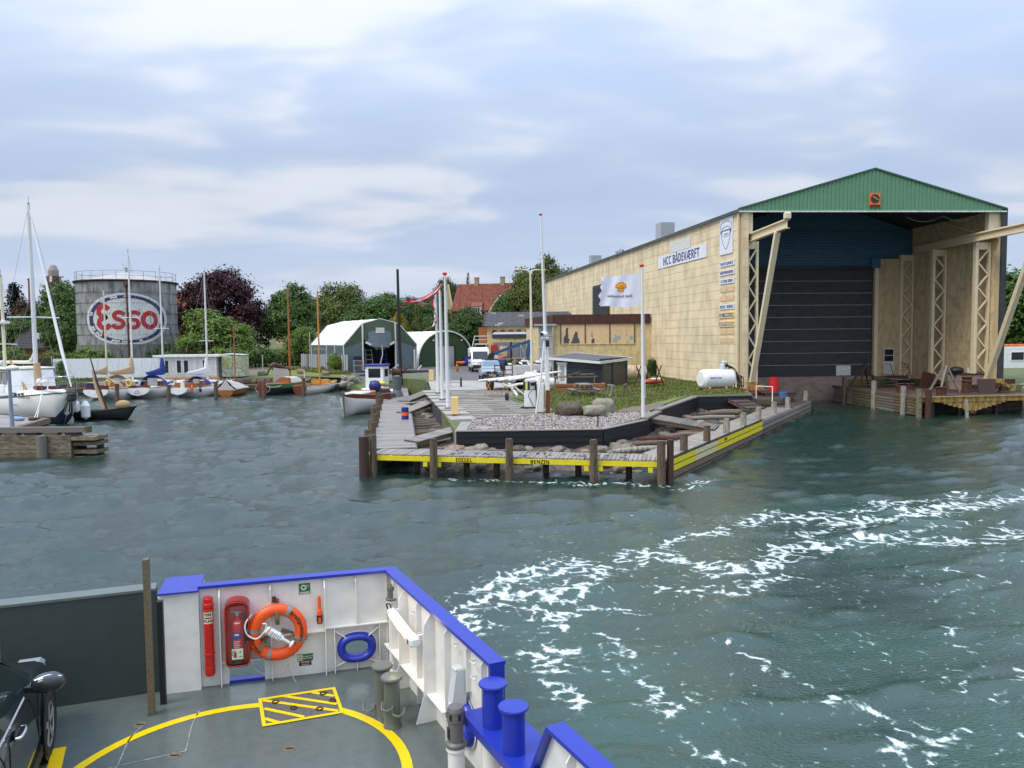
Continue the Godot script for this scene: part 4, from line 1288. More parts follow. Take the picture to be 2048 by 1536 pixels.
	for y in [.25,.85,1.4]: obj("shelf",mesh().box(V(0,y,0),V(1.0,.06,.5)),M.galvanised,c)
	for s in [[-.46,-.2],[.46,-.2],[-.46,.2],[.46,.2]]: obj("leg",mesh().box(V(s[0],.72,s[1]),V(.05,1.44,.05)),M.galvanised,c)
	obj("tool_box",mesh().rbox(V(.0,1.62,0),V(.9,.4,.4),.04),M.black,c)
	obj("lid",mesh().rbox(V(.0,1.86,0),V(.8,.08,.38),.03),M.navy_canvas,c)
	obj("canister",mesh().lathe([U(.12,.88),U(.12,1.25),U(.0,1.3)],10,X(Basis(),V(.3,0,.1))),M.red_paint,c)
	# grey corrugated fence in front of the tent's left side
	t = thing("sheet_fence","grey weathered corrugated fence beside the white roofed tent","fence")
	var pl:=mesh().box(Vector3.ZERO,V(.40,2.0,.04)).mesh()
	for k in 22:
		var p:=U(-25.2,92.5).lerp(U(-17.9,83.6),k/21.0)
		var ff:=frame(U(-25.2,92.5),U(-17.9,83.6))
		obj("panel",pl,M["grey_wood_%d" % rng.randi_range(0,2)] if k % 5 == 3 else M.galvanised,t,P(p.x,2.35+rnd(-.03,.03),p.y),ff.basis)
	# round tent
	A = U(-11.3,92.5); B = U(-5.0,96.5)
	f = frame(A,B); w = A.distance_to(B); long = 11.0
	t = thing("arched_tent","low arched tent with white roof and dark green front","tent")
	var arc:=PackedVector2Array()
	for k in 21:
		var a:=PI*k/20
		arc.append(U(w/2+cos(a)*w/2*pow(absf(sin(a)),.0),1.5+4.35*pow(sin(a),.8)))
	var shell:=mesh().sheet(20,6,func(u: float,v: float) -> Vector3:
		var a:=PI*(1.0-u)
		return f*V(w/2+cos(a)*(w/2+.12),1.5+4.45*pow(sin(a),.8),.25-v*long))
	obj("roof_sheet",shell,sheet_m,t)
	obj("front_sheet",mesh().prism(arc,.05,f),mat("tent_green_deep",lin(.028,.075,.035),.6,"wear",Vector3.ONE*.4),t)
	var hoop:=[]
	for k in 21: hoop.append(f*V(w/2+cos(PI*k/20)*(w/2+.1),1.5+4.42*pow(sin(PI*k/20),.8),.26))
	obj("hoop",mesh().tube(hoop,.09,6),M.white_worn,t)
	for s in 2:
		var o:=fpart("door",f,V(w*.36+s*1.12,1.5,.05),V(w*.36+s*1.12+1.1,4.1,.10),M.galvanised,t)
	for e in [[w*.36-.14,w*.36,4.2],[w*.36+2.24,w*.36+2.38,4.2]]: fpart("door_post",f,V(e[0],1.5,.05),V(e[1],e[2],.14),M.black,t)
	fpart("door_lintel",f,V(w*.36-.14,4.1,.05),V(w*.36+2.38,4.26,.15),M.black,t)
	for e in [.28,.80]: obj("floodlight",mesh().rbox(f*V(w*e,4.85-absf(e-.5)*.2,.14),V(.22,.18,.12),.02,f.basis),M.white_paint,t)
	var mw:=thing("ride_on_mower","small orange machine parked against the arched tent doors","mower",f*V(w*.72,1.62,.9),.2)
	obj("body",mesh().rbox(V(0,.42,0),V(1.1,.35,.7),.08),M.orange_flat,mw); obj("seat",mesh().rbox(V(-.15,.75,0),V(.5,.35,.5),.08),M.black,mw)
	for s in [[-.35,-.36],[.4,-.36],[-.35,.36],[.4,.36]]: obj("wheel",wheel_mesh(.22,.14),M.rubber,mw,V(s[0],.22,s[1]))
	for k in 3:
		var d:=thing("barrel",["blue plastic barrel standing by the arched tent","grey steel drum beside the blue barrel","rusty drum by the right edge of the arched tent"][k],"barrel",f*V(w*.84+k*.72,1.6,.8+.1*k))
		obj("drum",drum_mesh(.28,.85 if k else 1.2),[M.ferry_blue,M.galvanised,M.ferry_grey][k],d)

var wheel_cache:={}
func wheel_mesh(r: float,w: float) -> ArrayMesh:   # axle along z
	var key:="%.3f_%.3f" % [r,w]
	if not wheel_cache.has(key):
		wheel_cache[key] = mesh().lathe([U(r*.55,-w/2),U(r*.9,-w/2),U(r,-w*.32),U(r,w*.32),U(r*.9,w/2),U(r*.55,w/2)],20,X(Basis(Vector3.RIGHT,PI/2),Vector3.ZERO)).mesh()
	return wheel_cache[key]

func drum_mesh(r: float,h: float) -> ArrayMesh:
	var pr:=[U(0,0),U(r,0),U(r,h*.31),U(r*1.035,h*.33),U(r,h*.35),U(r,h*.64),U(r*1.035,h*.66),U(r,h*.68),U(r,h),U(r*.92,h),U(r*.92,h-.02),U(0,h-.02)]
	return mesh().lathe(pr,18).mesh()

# ---------------------------------------------------------------- the storage tank and the left bank
func spline(p: Array,n:=8,closed:=false) -> Array:
	var out:=[]
	var m:=p.size()
	for i in (m if closed else m-1):
		var a = p[(i-1+m) % m] if closed else p[maxi(i-1,0)]
		var b = p[i]; var c = p[(i+1) % m]
		var d = p[(i+2) % m] if closed else p[mini(i+2,m-1)]
		for k in n:
			var t:=float(k)/n
			out.append(.5*(2.0*b+(c-a)*t+(2.0*a-5.0*b+4.0*c-d)*t*t+(3.0*b-a-3.0*c+d)*t*t*t))
	if not closed: out.append(p[m-1])
	return out

func tank_and_bank() -> void:
	var C:=U(-46.6,94.0); var R:=5.5; var base:=1.5; var top:=12.05
	var t:=thing("storage_tank","round grey riveted oil tank with a large lettered oval and rust streak","tank",P(C.x,0,C.y))
	var shade:=mat("tank_grey",lin(.30,.30,.30),.6,"stain",V(.18,.06,.18),.3,"fine")
	var foot:=mat("tank_foot",lin(.20,.20,.185),.85,"stain",V(.25,.1,.25),.5,"fine")
	obj("concrete_ring",mesh().lathe([U(R+.12,base-1),U(R+.12,4.72),U(R-.2,4.76)],48),foot,t)
	var n:=6
	for k in n:
		var y0:=4.7+(top-4.7)*k/n; var y1:=4.7+(top-4.7)*(k+1)/n
		var r:=R+(.012 if k % 2 else .0)
		var c:=obj("shell_course",mesh().lathe([U(r,y0),U(r,y1+.02),U(r-.05,y1+.02)],64),shade,t)
		var rv:=mesh()
		for j in 110:
			var a:=TAU*j/110
			rv.box(V(sin(a)*(R+.035),y1-.1,cos(a)*(R+.035)),V(.09,.07,.05),Basis(Vector3.UP,a))
		var o:=obj("rivets",rv,M.door_grey,c); o.set_meta("kind","stuff")
		var sm:=mesh()
		for j in 14:
			var a:=TAU*(j+(.5 if k % 2 else .0))/14
			sm.box(V(sin(a)*(R+.012),(y0+y1)/2,cos(a)*(R+.012)),V(.12,y1-y0,.03),Basis(Vector3.UP,a))
		obj("lap_strips",sm,shade,c).set_meta("kind","stuff")
	obj("rim",mesh().lathe([U(R,top-.1),U(R+.28,top),U(R+.28,top+.12),U(R-.1,top+.14)],64),M.rust,t)
	obj("roof",mesh().lathe([U(R,top+.1),U(.3,top+1.35),U(0,top+1.4)],48),mat("tank_roof",lin(.46,.44,.42),.8,"wear",Vector3.ONE*.3),t)
	var vent:=obj("roof_vent",mesh().lathe([U(.16,top+1.3),U(.16,top+1.75),U(.34,top+1.8),U(.3,top+2.0),U(0,top+2.1)],12),M.galvanised,t)
	obj("vent_arm",mesh().bar(V(-.3,top+2.1,0),V(-.55,top+2.45,0),.06,.06),M.galvanised,vent)
	var rail:=[]
	var rail2:=[]
	for j in 48:
		var a:=TAU*j/48
		rail.append(V(sin(a)*R,top+1.15,cos(a)*R)); rail2.append(V(sin(a)*R,top+.62,cos(a)*R))
	var rl:=obj("railing",mesh().tube(rail,.035,5,false,true).tube(rail2,.025,5,false,true),M.galvanised,t)
	for j in 24:
		var a:=TAU*j/24
		obj("post",mesh().tube([V(sin(a)*R,top,cos(a)*R),V(sin(a)*R,top+1.15,cos(a)*R)],.03,5),M.galvanised,rl)
	# the oval and its letters,laid on the curved shell. (s,y): metres round the shell from the middle,and up
	var face:=atan2(-C.x,C.y)-.02
	var on:=func(s: float,y: float,out: float) -> Vector3:
		var a:=face+s/R
		return V(sin(a)*(R+out),7.62+y,cos(a)*(R+out))
	var ow:=4.75; var oh:=3.02
	var ring:=func(k0: float,k1: float,out: float) -> MB:
		return mesh().sheet(96,3,func(u: float,v: float) -> Vector3:
			var k:=lerpf(k1,k0,v); var a:=TAU*u
			return on.call(cos(a)*ow*k,sin(a)*oh*k,out))
	var oval:=obj("white_oval",mesh().sheet(96,8,func(u: float,v: float) -> Vector3: return on.call(cos(TAU*u)*ow*(1.0-v),sin(TAU*u)*oh*(1.0-v),.030)),mat("tank_white",lin(.66,.66,.64),.6,"wear",V(.5,.2,.5)),t)
	var worn_navy:=mat("worn_navy",lin(.035,.045,.145),.6,"stain",Vector3.ONE*.8)
	obj("navy_ring",ring.call(.80,.915,.042),worn_navy,oval)
	for e in [[1.9,.10],[2.25,.07],[1.55,.09],[3.55,.10],[3.85,.12],[4.65,.09],[4.4,.11],[5.05,.05],[2.9,.08]]:      # places where the blue has flaked off
		var a: float = e[0]
		var poly:=mesh().sheet(6,1,func(u: float,v: float) -> Vector3:
			var an: float = a+(u-.5)*e[1]*2.0
			var k:=lerpf(.83+.03*sin(u*17.0+a),.90+.02*sin(u*13.0),v)
			return on.call(cos(an)*ow*k,sin(an)*oh*k,.050))
		obj("flaked_patch",poly,M.tank_white,oval)
	var stroke:=func(called: String,pts: Array,wide: float,closed:=false) -> void:
		var sp:=spline(pts,7,closed)
		var m:=sp.size()
		var mb:=mesh()
		var f:=mb.v.size()
		var cnt:=m+(1 if closed else 0)
		for i in cnt:
			var a: Vector2 = sp[(i-1+m) % m] if closed else sp[maxi(i-1,0)]
			var b: Vector2 = sp[(i+1) % m] if closed else sp[mini(i+1,m-1)]
			var p: Vector2 = sp[i % m]
			var nn:=(b-a).normalized().orthogonal()*wide*.5
			for q in [p+nn,p-nn]:
				var w3: Vector3 = on.call(q.x,q.y,.048)
				mb.vert(w3,V(w3.x,0,w3.z).normalized())
		for i in cnt-1:
			var k:=f+i*2
			var nn:=(mb.v[k+1]-mb.v[k]).cross(mb.v[k+2]-mb.v[k]).dot(mb.n[k])
			if nn > 0: mb.tri_i(k,k+1,k+3); mb.tri_i(k,k+3,k+2)
			else: mb.tri_i(k,k+3,k+1); mb.tri_i(k,k+2,k+3)
		obj(called,mb,mat("letter_red",lin(.47,.022,.03),.6,"wear",Vector3.ONE*.6),oval)
	stroke.call("letter_e",[U(-1.92,1.10),U(-2.25,1.42),U(-2.75,1.42),U(-3.05,1.0),U(-2.92,.52),U(-2.55,.30),U(-2.25,.24),U(-2.6,.14),U(-3.0,-.2),U(-2.98,-.68),U(-2.6,-.98),U(-2.15,-.95),U(-1.80,-.62)],.56)
	for k in 2:
		var x:=[-.92,.66][k] as float
		stroke.call("letter_s",[U(x+.66,.50),U(x+.30,.76),U(x-.20,.72),U(x-.42,.38),U(x-.15,.02),U(x+.32,-.18),U(x+.50,-.55),U(x+.22,-.92),U(x-.3,-.94),U(x-.66,-.62)],.47)
	stroke.call("letter_o",[U(2.42,.72),U(1.86,.45),U(1.68,-.12),U(1.88,-.68),U(2.42,-.94),U(2.96,-.68),U(3.14,-.12),U(2.98,.45)],.52,true)
	stroke.call("letter_tail",[U(-2.62,-1.35),U(-2.55,-1.6),U(-2.7,-1.85)],.24)
	# rusty pipe down the front
	var pipe:=[]
	for y in [11.4,9.0,7.0,5.0,2.0]: pipe.append(on.call(.05,y-7.62,.16))
	var pp:=obj("rusty_pipe",mesh().tube(pipe,.09,8),M.rust,t)
	obj("pipe_head",mesh().ball(on.call(.05,3.98,.18),V(.30,.36,.22),10,8),M.rust,pp)
	# white wall along the bank,dark ivy fence to its left
	var wf:=frame(U(-47.2,79.2),U(-35.6,79.0))
	tag(obj("white_wall",fbox(mesh(),wf,V(0,.9,-.15),V(11.6,3.32,0)),mat("wall_white",lin(.68,.73,.78),.8,"soft",Vector3.ONE*.5)),"long white painted wall between the ivy fence and white cabin","wall")
	t = thing("wire_fence","dark wire fence grown through with brown ivy stems","fence")
	obj("mesh_panel",mesh().box(P(-62,2.3,79.9),V(29.0,2.2,.05)),mat("ivy_dark",lin(.055,.045,.030),.9,"grain",V(1.2,.5,1.2),4.0),t)
	for k in 12: obj("post",mesh().tube([P(-47.6-k*2.4,1.0,79.7),P(-47.6-k*2.4,3.6,79.7)],.05,6),M.rust if k % 3 == 1 else M.galvanised,t)
	for k in 46:
		var x:=-47.4-rng.randf()*28.0
		obj("stem",mesh().tube([P(x,1.0,79.75),P(x+rnd(-.5,.5),2.2,79.7),P(x+rnd(-.9,.9),3.3,79.75)],rnd(.02,.05),4),M.old_wood_0,t)
	# white weatherboard cabin
	var cf:=frame(U(-35.5,77.6),U(-29.9,77.9)); var cw:=5.6
	t = thing("white_cabin","low white weatherboard cabin with narrow windows and flat roof","cabin")
	fpart("wall",cf,V(0,1.2,-3.0),V(cw,3.42,-.03),M.white_worn,t)
	var boards: Node = t.get_child(0)
	for k in 15: fpart("weatherboard",cf,V(.06,1.45+k*.13,-.03),V(cw-.06,1.45+k*.13+.118,.0+.003*(k % 2)),M.white_worn,boards)
	for x in [.03,cw*.62,cw-.03]: fpart("corner_board",cf,V(x-.05,1.4,-.02),V(x+.05,3.42,.02),M.white_paint,boards)
	fpart("flat_roof",cf,V(-.55,3.42,-3.2),V(cw+.4,3.62,.3),M.white_paint,t)
	for e in [[.72,.34,1.25],[1.92,.42,1.25],[2.62,.42,1.25],[4.45,.34,1.25]]: window(cf,e[0],2.45,e[1],e[2],t,M.white_paint,M.glass_dark,0)
	fpart("plinth",cf,V(-.1,1.1,-2.9),V(cw+.2,1.36,.05),M.varnish_light,t)
	# mossy plastic crate-like shed
	t = thing("mossy_shed","small algae stained white shed with panelled doors beside the cabin","shed")
	cf = frame(U(-29.5,78.3),U(-27.3,78.5))
	var alg:=mat("algae_white",lin(.50,.54,.40),.7,"stain",Vector3.ONE*.5)
	fpart("body",cf,V(0,1.35,-2.0),V(2.2,3.5,0),alg,t)
	for s in 2:
		var o:=fpart("door_panel",cf,V(.1+s*1.05,2.25,.0),V(1.05+s*1.05,3.3,.04),mat("algae_green_%d" % s,lin(.46,.47,.20+.1*s),.7,"stain",Vector3.ONE*.7),t)
		fpart("lower_panel",cf,V(.1+s*1.05,1.45,.0),V(1.05+s*1.05,2.1,.03),alg,o)
	obj("lid",mesh().box(cf*V(1.3,3.62,-.9),V(2.0,.05,1.9),cf.basis*Basis(Vector3.FORWARD,.06)),M.white_worn,t)
	# bank wall of rough stones
	t = thing("bank_wall","rough low stone wall along the far bank of the basin","wall")
	var sm3:=[stones_mesh(31,.9),stones_mesh(32,.8),stones_mesh(33,.9)]
	var run:=[U(-75,71.2),U(-47.5,72.3),U(-37,77.3),U(-30,78.0),U(-20,78.6),U(-16.4,78.5)]
	var core:=mesh()
	for k in run.size()-1:
		var p: Vector2 = run[k]; var q: Vector2 = run[k+1]
		var f:=frame(p,q); var l:=p.distance_to(q)
		fbox(core,f,V(0,-1.5,-.6),V(l,1.16,.12))
		var x:=.4
		while x < l-.3 and p.x > -70:
			for r in 2:
				var s:=rnd(.55,1.15)
				obj("stone",sm3[rng.randi_range(0,2)],M[["stone_wall","rock_dark","rock","stone_wall"][rng.randi_range(0,3)]],t,f*V(x+r*.35,.28+r*.55,.10),f.basis*Basis(Vector3.BACK,rnd(-.2,.2)).scaled(V(s,.62,.35)))
			x += rnd(.65,1.05)
	obj("wall_core",core,M.stone_wall,t)
	# narrow dark walkway on piles before the wall
	t = thing("bank_walkway","narrow dark timber walkway on piles along the far bank","jetty")
	run = [U(-58,67.9),U(-47.5,69.6),U(-37,74.6),U(-30,75.4),U(-20,76.0),U(-16.6,75.9)]
	for k in run.size()-1:
		var f:=frame(run[k],run[k+1]); var l: float = run[k].distance_to(run[k+1])
		for s in 3: fpart("plank",f,V(0,.62,-.85+s*.3),V(l,.68,-.58+s*.3),M["old_wood_%d" % s],t)
		fpart("beam",f,V(0,.36,.05),V(l,.62,.2),M.rock_dark,t)
		for j in int(l/2.6)+1: obj("pile",mesh().tube([f*V(j*2.6+.2,-1.2,.1),f*V(j*2.6+.2,.7,.1)],.13,8),M.rock_dark,t)
	# strips of grass on the bank
	var o:=struct("bank_lawn",terrain(flat([U(-75,72.2),U(-47.5,73),U(-37,78.0),U(-30,78.8),U(-30,78.85),U(-37,79.3),U(-48,79.2),U(-75,79.4)]),.03,1.0,2.0),mat("lawn_bright",lin(.12,.18,.035),.95,"wear",Vector3.ONE*.25,3.0,"grain"))
	tag(o,"strip of bright grass between the white wall and the bank","lawn")
	o = struct("bank_green",terrain(flat([U(-27,79.2),U(-17,79.0),U(-18,82.5),U(-20,86),U(-25.0,91.5),U(-29,88.5),U(-27,84)]),.03,1.0,2.0),mat("lawn_tent",lin(.15,.19,.04),.95,"wear",Vector3.ONE*.25,3.0,"grain"))
	tag(o,"mown grass beside the frame tent and its fence","lawn")
	o = struct("bank_drive",terrain(flat([U(-29,79.2),U(-27,79.3),U(-27,84),U(-29,88.5),U(-25.5,93),U(-27,97),U(-46,92),U(-46,87),U(-33,84)]),.045,1.0,2.0),M.dirt)
	tag(o,"stony track between the mossy shed and the mown grass","path")
	var where:=[]; var tint:=[]
	for k in 5000:
		var p:=U(rnd(-66,-16.5),rnd(72.5,79.2))
		if p.y < 73.0+maxf(.0,(p.x+47.5)*.42) and p.x > -47.5: continue
		if p.x > -36 and p.y < 78.7: continue
		var s:=rnd(.6,1.8)
		where.append(X(Basis(Vector3.UP,rng.randf()*TAU).scaled(V(2.2,s,2.2)),P(p.x,gy(p.x,p.y)+.02,p.y)))
		var q:=rnd(.7,1.2)
		tint.append(Color(.10*q,.17*q,.03*q))
	tag(copies("grass",blade_tuft(6,9,.16),M.grass,where,tint),"long grass along the top of the far bank wall","grass")
	# low plants in the bed by the sheet fence
	t = thing("flower_bed","bed of low yellow green plants before the sheet fence","plants")
	where = []; tint = []
	for k in 420:
		var a:=rng.randf()
		var p:=U(-26.6,90.0).lerp(U(-17.6,81.3),a)+U(rnd(-.9,.9),rnd(-.7,.7))
		var s:=rnd(.5,1.0)
		where.append(X(Basis(Vector3.UP,rng.randf()*TAU).scaled(Vector3.ONE*s),P(p.x,gy(p.x,p.y),p.y)))
		var q:=rnd(.7,1.3)
		tint.append(Color(.19*q,.22*q,.045*q) if rng.randf() > .2 else Color(.16*q,.07*q,.03*q))
	copies("foliage",leaf_clump(9,60,.5,.16),M.grass,where,tint,t)
	# loose things on the bank
	for k in 5:
		var p: Vector2 = [U(-23.2,86.4),U(-21.3,86.0),U(-22.6,82.5),U(-26.3,81.0),U(-19.5,80.4)][k]
		tag(obj("boulder",sm3[k % 3],M.rock_dark if k < 2 else M.rock,null,P(p.x,gy(p.x,p.y)+.22,p.y),Basis(Vector3.UP,k*1.3).scaled(V(.9,.7,.8))),["dark boulder lying at the edge of the mown grass","grey boulder beyond the brown wooden mast","small boulder on the mown grass","stone lying on the track by the mossy shed","stone lying by the varnished boat's mast"][k],"boulder")
	t = thing("trestle","small dark wooden trestle standing on the bank track","trestle",P(-25.2,1.4,80.6),.4)
	for s in [-.3,.3]:
		obj("leg",mesh().bar(V(-.45,0,s),V(0,.95,s*.3),.09,.09),M.black,t); obj("leg",mesh().bar(V(.45,0,s),V(0,.95,s*.3),.09,.09),M.black,t)
	for e in [[-13.4,80.0,"mound of pale rubble stones where the bank wall ends",.6]]:
		t = thing("stone_heap",e[2],"stones")
		for k in 16: obj("stone",sm3[k % 3],M.rock_grey,t,P(-15.6+rnd(-.7,.7),.3+rnd(0,1.1),73.6+rnd(-.8,.8)),Basis(Vector3.UP,rng.randf()*6.0).scaled(Vector3.ONE*rnd(.4,.8)))

# ---------------------------------------------------------------- houses and chimney behind the harbour
func tiled_roof(parent: Node,f: Transform3D,w: float,e0: Vector2,r0: Vector2,m: Material,rows: int,cols: int) -> MeshInstance3D:   # one slope: e0,r0 are (height,z) of eave and ridge
	var base:=mesh().quad_of(f*V(-.3,e0.x,e0.y),f*V(w+.3,e0.x,e0.y),f*V(w+.3,r0.x,r0.y),f*V(-.3,r0.x,r0.y))
	base.quad(f*V(-.3,r0.x-.12,r0.y),f*V(w+.3,r0.x-.12,r0.y),f*V(w+.3,e0.x-.12,e0.y),f*V(-.3,e0.x-.12,e0.y))
	for r in rows:      # overlapping rows of pantiles
		var a:=float(r)/rows; var b:=float(r+1)/rows
		for c in cols:
			var x0:=-.3+(w+.6)*c/cols; var x1:=-.3+(w+.6)*(c+1)/cols
			var xm:=(x0+x1)/2
			var pa:=U(lerpf(e0.x,r0.x,a),lerpf(e0.y,r0.y,a)); var pb:=U(lerpf(e0.x,r0.x,b),lerpf(e0.y,r0.y,b))
			base.quad(f*V(x0,pa.x+.05,pa.y),f*V(xm,pa.x+.12,pa.y),f*V(xm,pb.x+.07,pb.y),f*V(x0,pb.x+.01,pb.y))
			base.quad(f*V(xm,pa.x+.12,pa.y),f*V(x1,pa.x+.05,pa.y),f*V(x1,pb.x+.01,pb.y),f*V(xm,pb.x+.07,pb.y))
	return obj("roof",base,m,parent)

func houses() -> void:
	# the brick villa on the rise
	var t:=thing("villa","yellow brick villa with steep red tiled roof and two chimneys","house")
	var brick:=mat("villa_brick",lin(.36,.285,.15),.85,"wear",Vector3.ONE*.5)
	var tile:=mat("villa_tile",lin(.255,.068,.034),.75,"stain",Vector3.ONE*.25)
	var f:=frame(U(-10.1,134),U(.8,131.5)); var w:=11.2
	fpart("wall",f,V(0,3.0,-8.5),V(w,10.4,0),brick,t)
	var rf:=tiled_roof(t,f,w,U(9.7,.5),U(14.6,-4.2),tile,22,40)
	tiled_roof(t,f,w,U(9.7,-9.0),U(14.6,-4.2),tile,2,2)
	var gw:=frame(U(-12.2,142.3),U(-10.1,134))
	obj("gable_wall",mesh().prism(gable_poly(8.5,3.0,10.0,14.7),.3,gw.translated_local(V(0,0,-.1))),brick,t)
	window(gw,4.4,11.2,.9,1.3,t,M.white_paint,M.glass_dark,1)
	for x in [3.2,7.9]:
		var c:=fpart("chimney",f,V(x-.35,14.0,-4.5),V(x+.35,15.6,-3.8),brick,rf)
		fpart("pot",f,V(x-.4,15.6,-4.55),V(x+.4,15.78,-3.75),brick,c)
	# dormer and the curved gable
	var dm:=fpart("dormer",f,V(3.4,8.6,-1.0),V(5.2,10.6,.42),M.white_paint,t)
	window(f.translated_local(V(0,0,.44)),4.3,9.6,1.25,1.2,dm,M.white_paint,M.glass_dark,2)
	obj("dormer_roof",mesh().quad_of(f*V(3.2,10.5,.7),f*V(5.4,10.5,.7),f*V(5.2,11.4,-1.2),f*V(3.4,11.4,-1.2)),tile,dm)
	fpart("tile_band",f,V(0,8.3,.0),V(6.4,9.9,.16),tile,t)
	var gp:=PackedVector2Array()
	for k in 13:
		var u:=k/12.0*2.0-1.0
		gp.append(U(8.6+u*2.7,8.0+4.2*pow(1.0-absf(u),.75)*(1.0 if absf(u) < .99 else .0)))
	gp.append(U(11.2,3.0)); gp.append(U(6.0,3.0))
	var cg:=obj("curved_gable",mesh().prism(gp,.6,f.translated_local(V(0,0,.0))),brick,t)
	var cope:=[]
	for k in 13: cope.append(f*V(gp[k].x,gp[k].y+.05,.35))
	obj("coping",mesh().tube(cope,.16,5),M.white_worn,cg)
	window(f.translated_local(V(0,0,.62)),8.6,8.9,1.9,1.7,cg,M.white_paint,M.glass_dark,3)
	# flat roofed bay to the left
	var bay:=fpart("bay",f,V(-2.6,3.0,-3.0),V(5.5,7.7,.9),brick,t)
	fpart("cornice",f,V(-2.8,7.7,-3.1),V(5.7,8.05,1.15),M.white_worn,bay)
	for x in [-1.0,2.6]:
		window(f.translated_local(V(0,0,.92)),x,5.8,1.3,2.0,bay,M.white_paint,M.glass_dark,2)
	for x in [-2.5,.9,5.3]: fpart("pilaster",f,V(x-.18,3.0,.9),V(x+.18,7.7,1.0),M.white_worn,bay)
	# orange roofed brick building behind the tank
	t = thing("brick_store","red brick building with an orange tiled roof behind the tank","building")
	var red:=mat("red_brick",lin(.26,.075,.045),.85,"wear",Vector3.ONE*.5)
	var orange_tile:=mat("orange_tile",lin(.56,.135,.035),.75,"wear",Vector3.ONE*.4)
	f = frame(U(-60.0,130),U(-54.4,126.5)); w = 6.6
	fpart("wall",f,V(0,2.0,-8.0),V(w,9.6,0),red,t)
	tiled_roof(t,f,w,U(9.3,.5),U(13.2,-3.2),orange_tile,14,16)
	window(f,5.2,7.2,.8,1.2,t,M.white_paint,M.glass_dark,1)
	fpart("lean_to",f,V(2.0,2.0,.0),V(w+.6,5.0,2.5),red,t)
	t = thing("dark_roof_house","low brick house with a dark roof and two skylights left of the tank","house")
	f = frame(U(-68.5,106),U(-57.6,105)); w = 10.9
	fpart("wall",f,V(0,1.4,-6.0),V(w,4.3,0),red,t)
	rf = tiled_roof(t,f,w,U(4.2,.4),U(7.2,-3.0),mat("dark_tile",lin(.045,.042,.045),.8,"wear",Vector3.ONE*.5),9,26)
	var gw2:=frame(U(-57.6,105),U(-57.0,111))
	obj("gable_wall",mesh().prism(gable_poly(6.0,1.4,4.2,7.2),.25,gw2.translated_local(V(0,0,-.2))),red,t)
	for x in [2.7,7.0]:
		var sk:=obj("skylight",mesh().box(f*V(x,5.9,-1.35),V(1.15,.1,1.3),f.basis*Basis(Vector3.RIGHT,.72)),M.white_worn,rf)
		obj("pane",mesh().box(f*V(x,5.95,-1.30),V(.9,.1,1.0),f.basis*Basis(Vector3.RIGHT,.72)),M.glass_pale,sk)
	# small pale house behind the copper beech
	t = thing("cream_house","cream rendered house with a flat tiled roof behind the copper beech","house")
	f = frame(U(-44.5,146),U(-34.5,144)); w = 10.0
	fpart("wall",f,V(0,2.5,-7.0),V(w,11.0,0),mat("cream_render",lin(.60,.45,.27),.85,"soft",Vector3.ONE*.3),t)
	tiled_roof(t,f,w,U(10.9,.4),U(12.2,-4.0),orange_tile,5,22)
	for e in [[8.6,4.8],[6.6,4.8],[8.6,8.8]]: window(f,e[0],e[1],.9,1.5,t,M.white_paint,M.glass_dark,1)
	# far roofs peeping over the trees
	for e in [[-26.2,205.0,14.6,"far orange roof showing over the treetops right of the dark pole"],[-34.0,215.0,13.6,"small far red roof among the treetops beyond the frame tent"],[-98.0,165.0,10.2,"small orange roof among the trees left of the tank"]]:
		t = thing("far_house",e[3],"house")
		f = frame(U(e[0]-4.5,e[1]),U(e[0]+4.5,e[1]))
		fpart("wall",f,V(0,2,-6),V(9,e[2]-2.4,0),red,t)
		tiled_roof(t,f,9.0,U(e[2]-2.6,.4),U(e[2],-3.0),orange_tile if e[0] < -90 else tile,6,14)
	# chimney towers
	t = thing("tower","tall old brick tower with a light top far behind the trees","tower",P(-118,0,200))
	obj("shaft",mesh().lathe([U(1.9,3),U(1.4,19.5),U(1.75,20.0),U(1.75,22.0),U(1.3,22.1)],12),mat("tower_brick",lin(.13,.05,.055),.85),t)
	obj("lantern",mesh().lathe([U(1.25,22.1),U(1.25,23.5),U(.7,24.8),U(0,25.1)],12),mat("tower_cap",lin(.30,.26,.25),.8),t)
	obj("arched_opening",mesh().box(V(.3,21.2,1.6),V(.6,1.5,.3)),M.white_worn,t)
	obj("side_bracket",mesh().box(V(1.9,20.8,.3),V(.35,1.6,.35)),M.galvanised,t)
	t = thing("chimney","thin dark brick chimney beyond the big white mast","chimney",P(-80.5,0,130))
	obj("shaft",mesh().lathe([U(.7,2),U(.45,15.4),U(.55,15.6),U(.4,15.8)],10),M.tower_brick,t)
	# white mobile cabin and red roof on the right of the hall
	t = thing("site_cabin","white site cabin with a dark window right of the hall","cabin")
	f = frame(U(46.9,74.5),U(56.0,76.0)); w = 9.2
	fpart("body",f,V(0,1.0,-3.0),V(w,3.62,0),M.white_gloss,t)
	fpart("underside",f,V(.2,.6,-2.8),V(w,1.0,-.2),M.black,t)
	window(f,2.3,2.75,1.4,.75,t,M.white_paint,M.glass_dark,0)
	t = thing("brick_house","red brick house glimpsed under the tree right of the hall","house")
	f = frame(U(56,96),U(68,97)); w = 12.0
	fpart("wall",f,V(0,1.5,-7),V(w,6.0,0),red,t)
	tiled_roof(t,f,w,U(5.8,.4),U(8.6,-3.4),tile,8,22)
	for x in [2.2,4.4]: window(f,x,4.2,.9,1.3,t,M.white_paint,M.glass_dark,1)
	t = thing("tile_stack","low heap of orange roof tiles behind the white site cabin","heap")
	for k in 5: obj("tile",mesh().rbox(P(49.0+(k % 5)*.85,3.75+(k/5)*.28,78.6),V(.8,.25,1.2),.05,Basis(Vector3.UP,k*.3)),orange_tile,t)
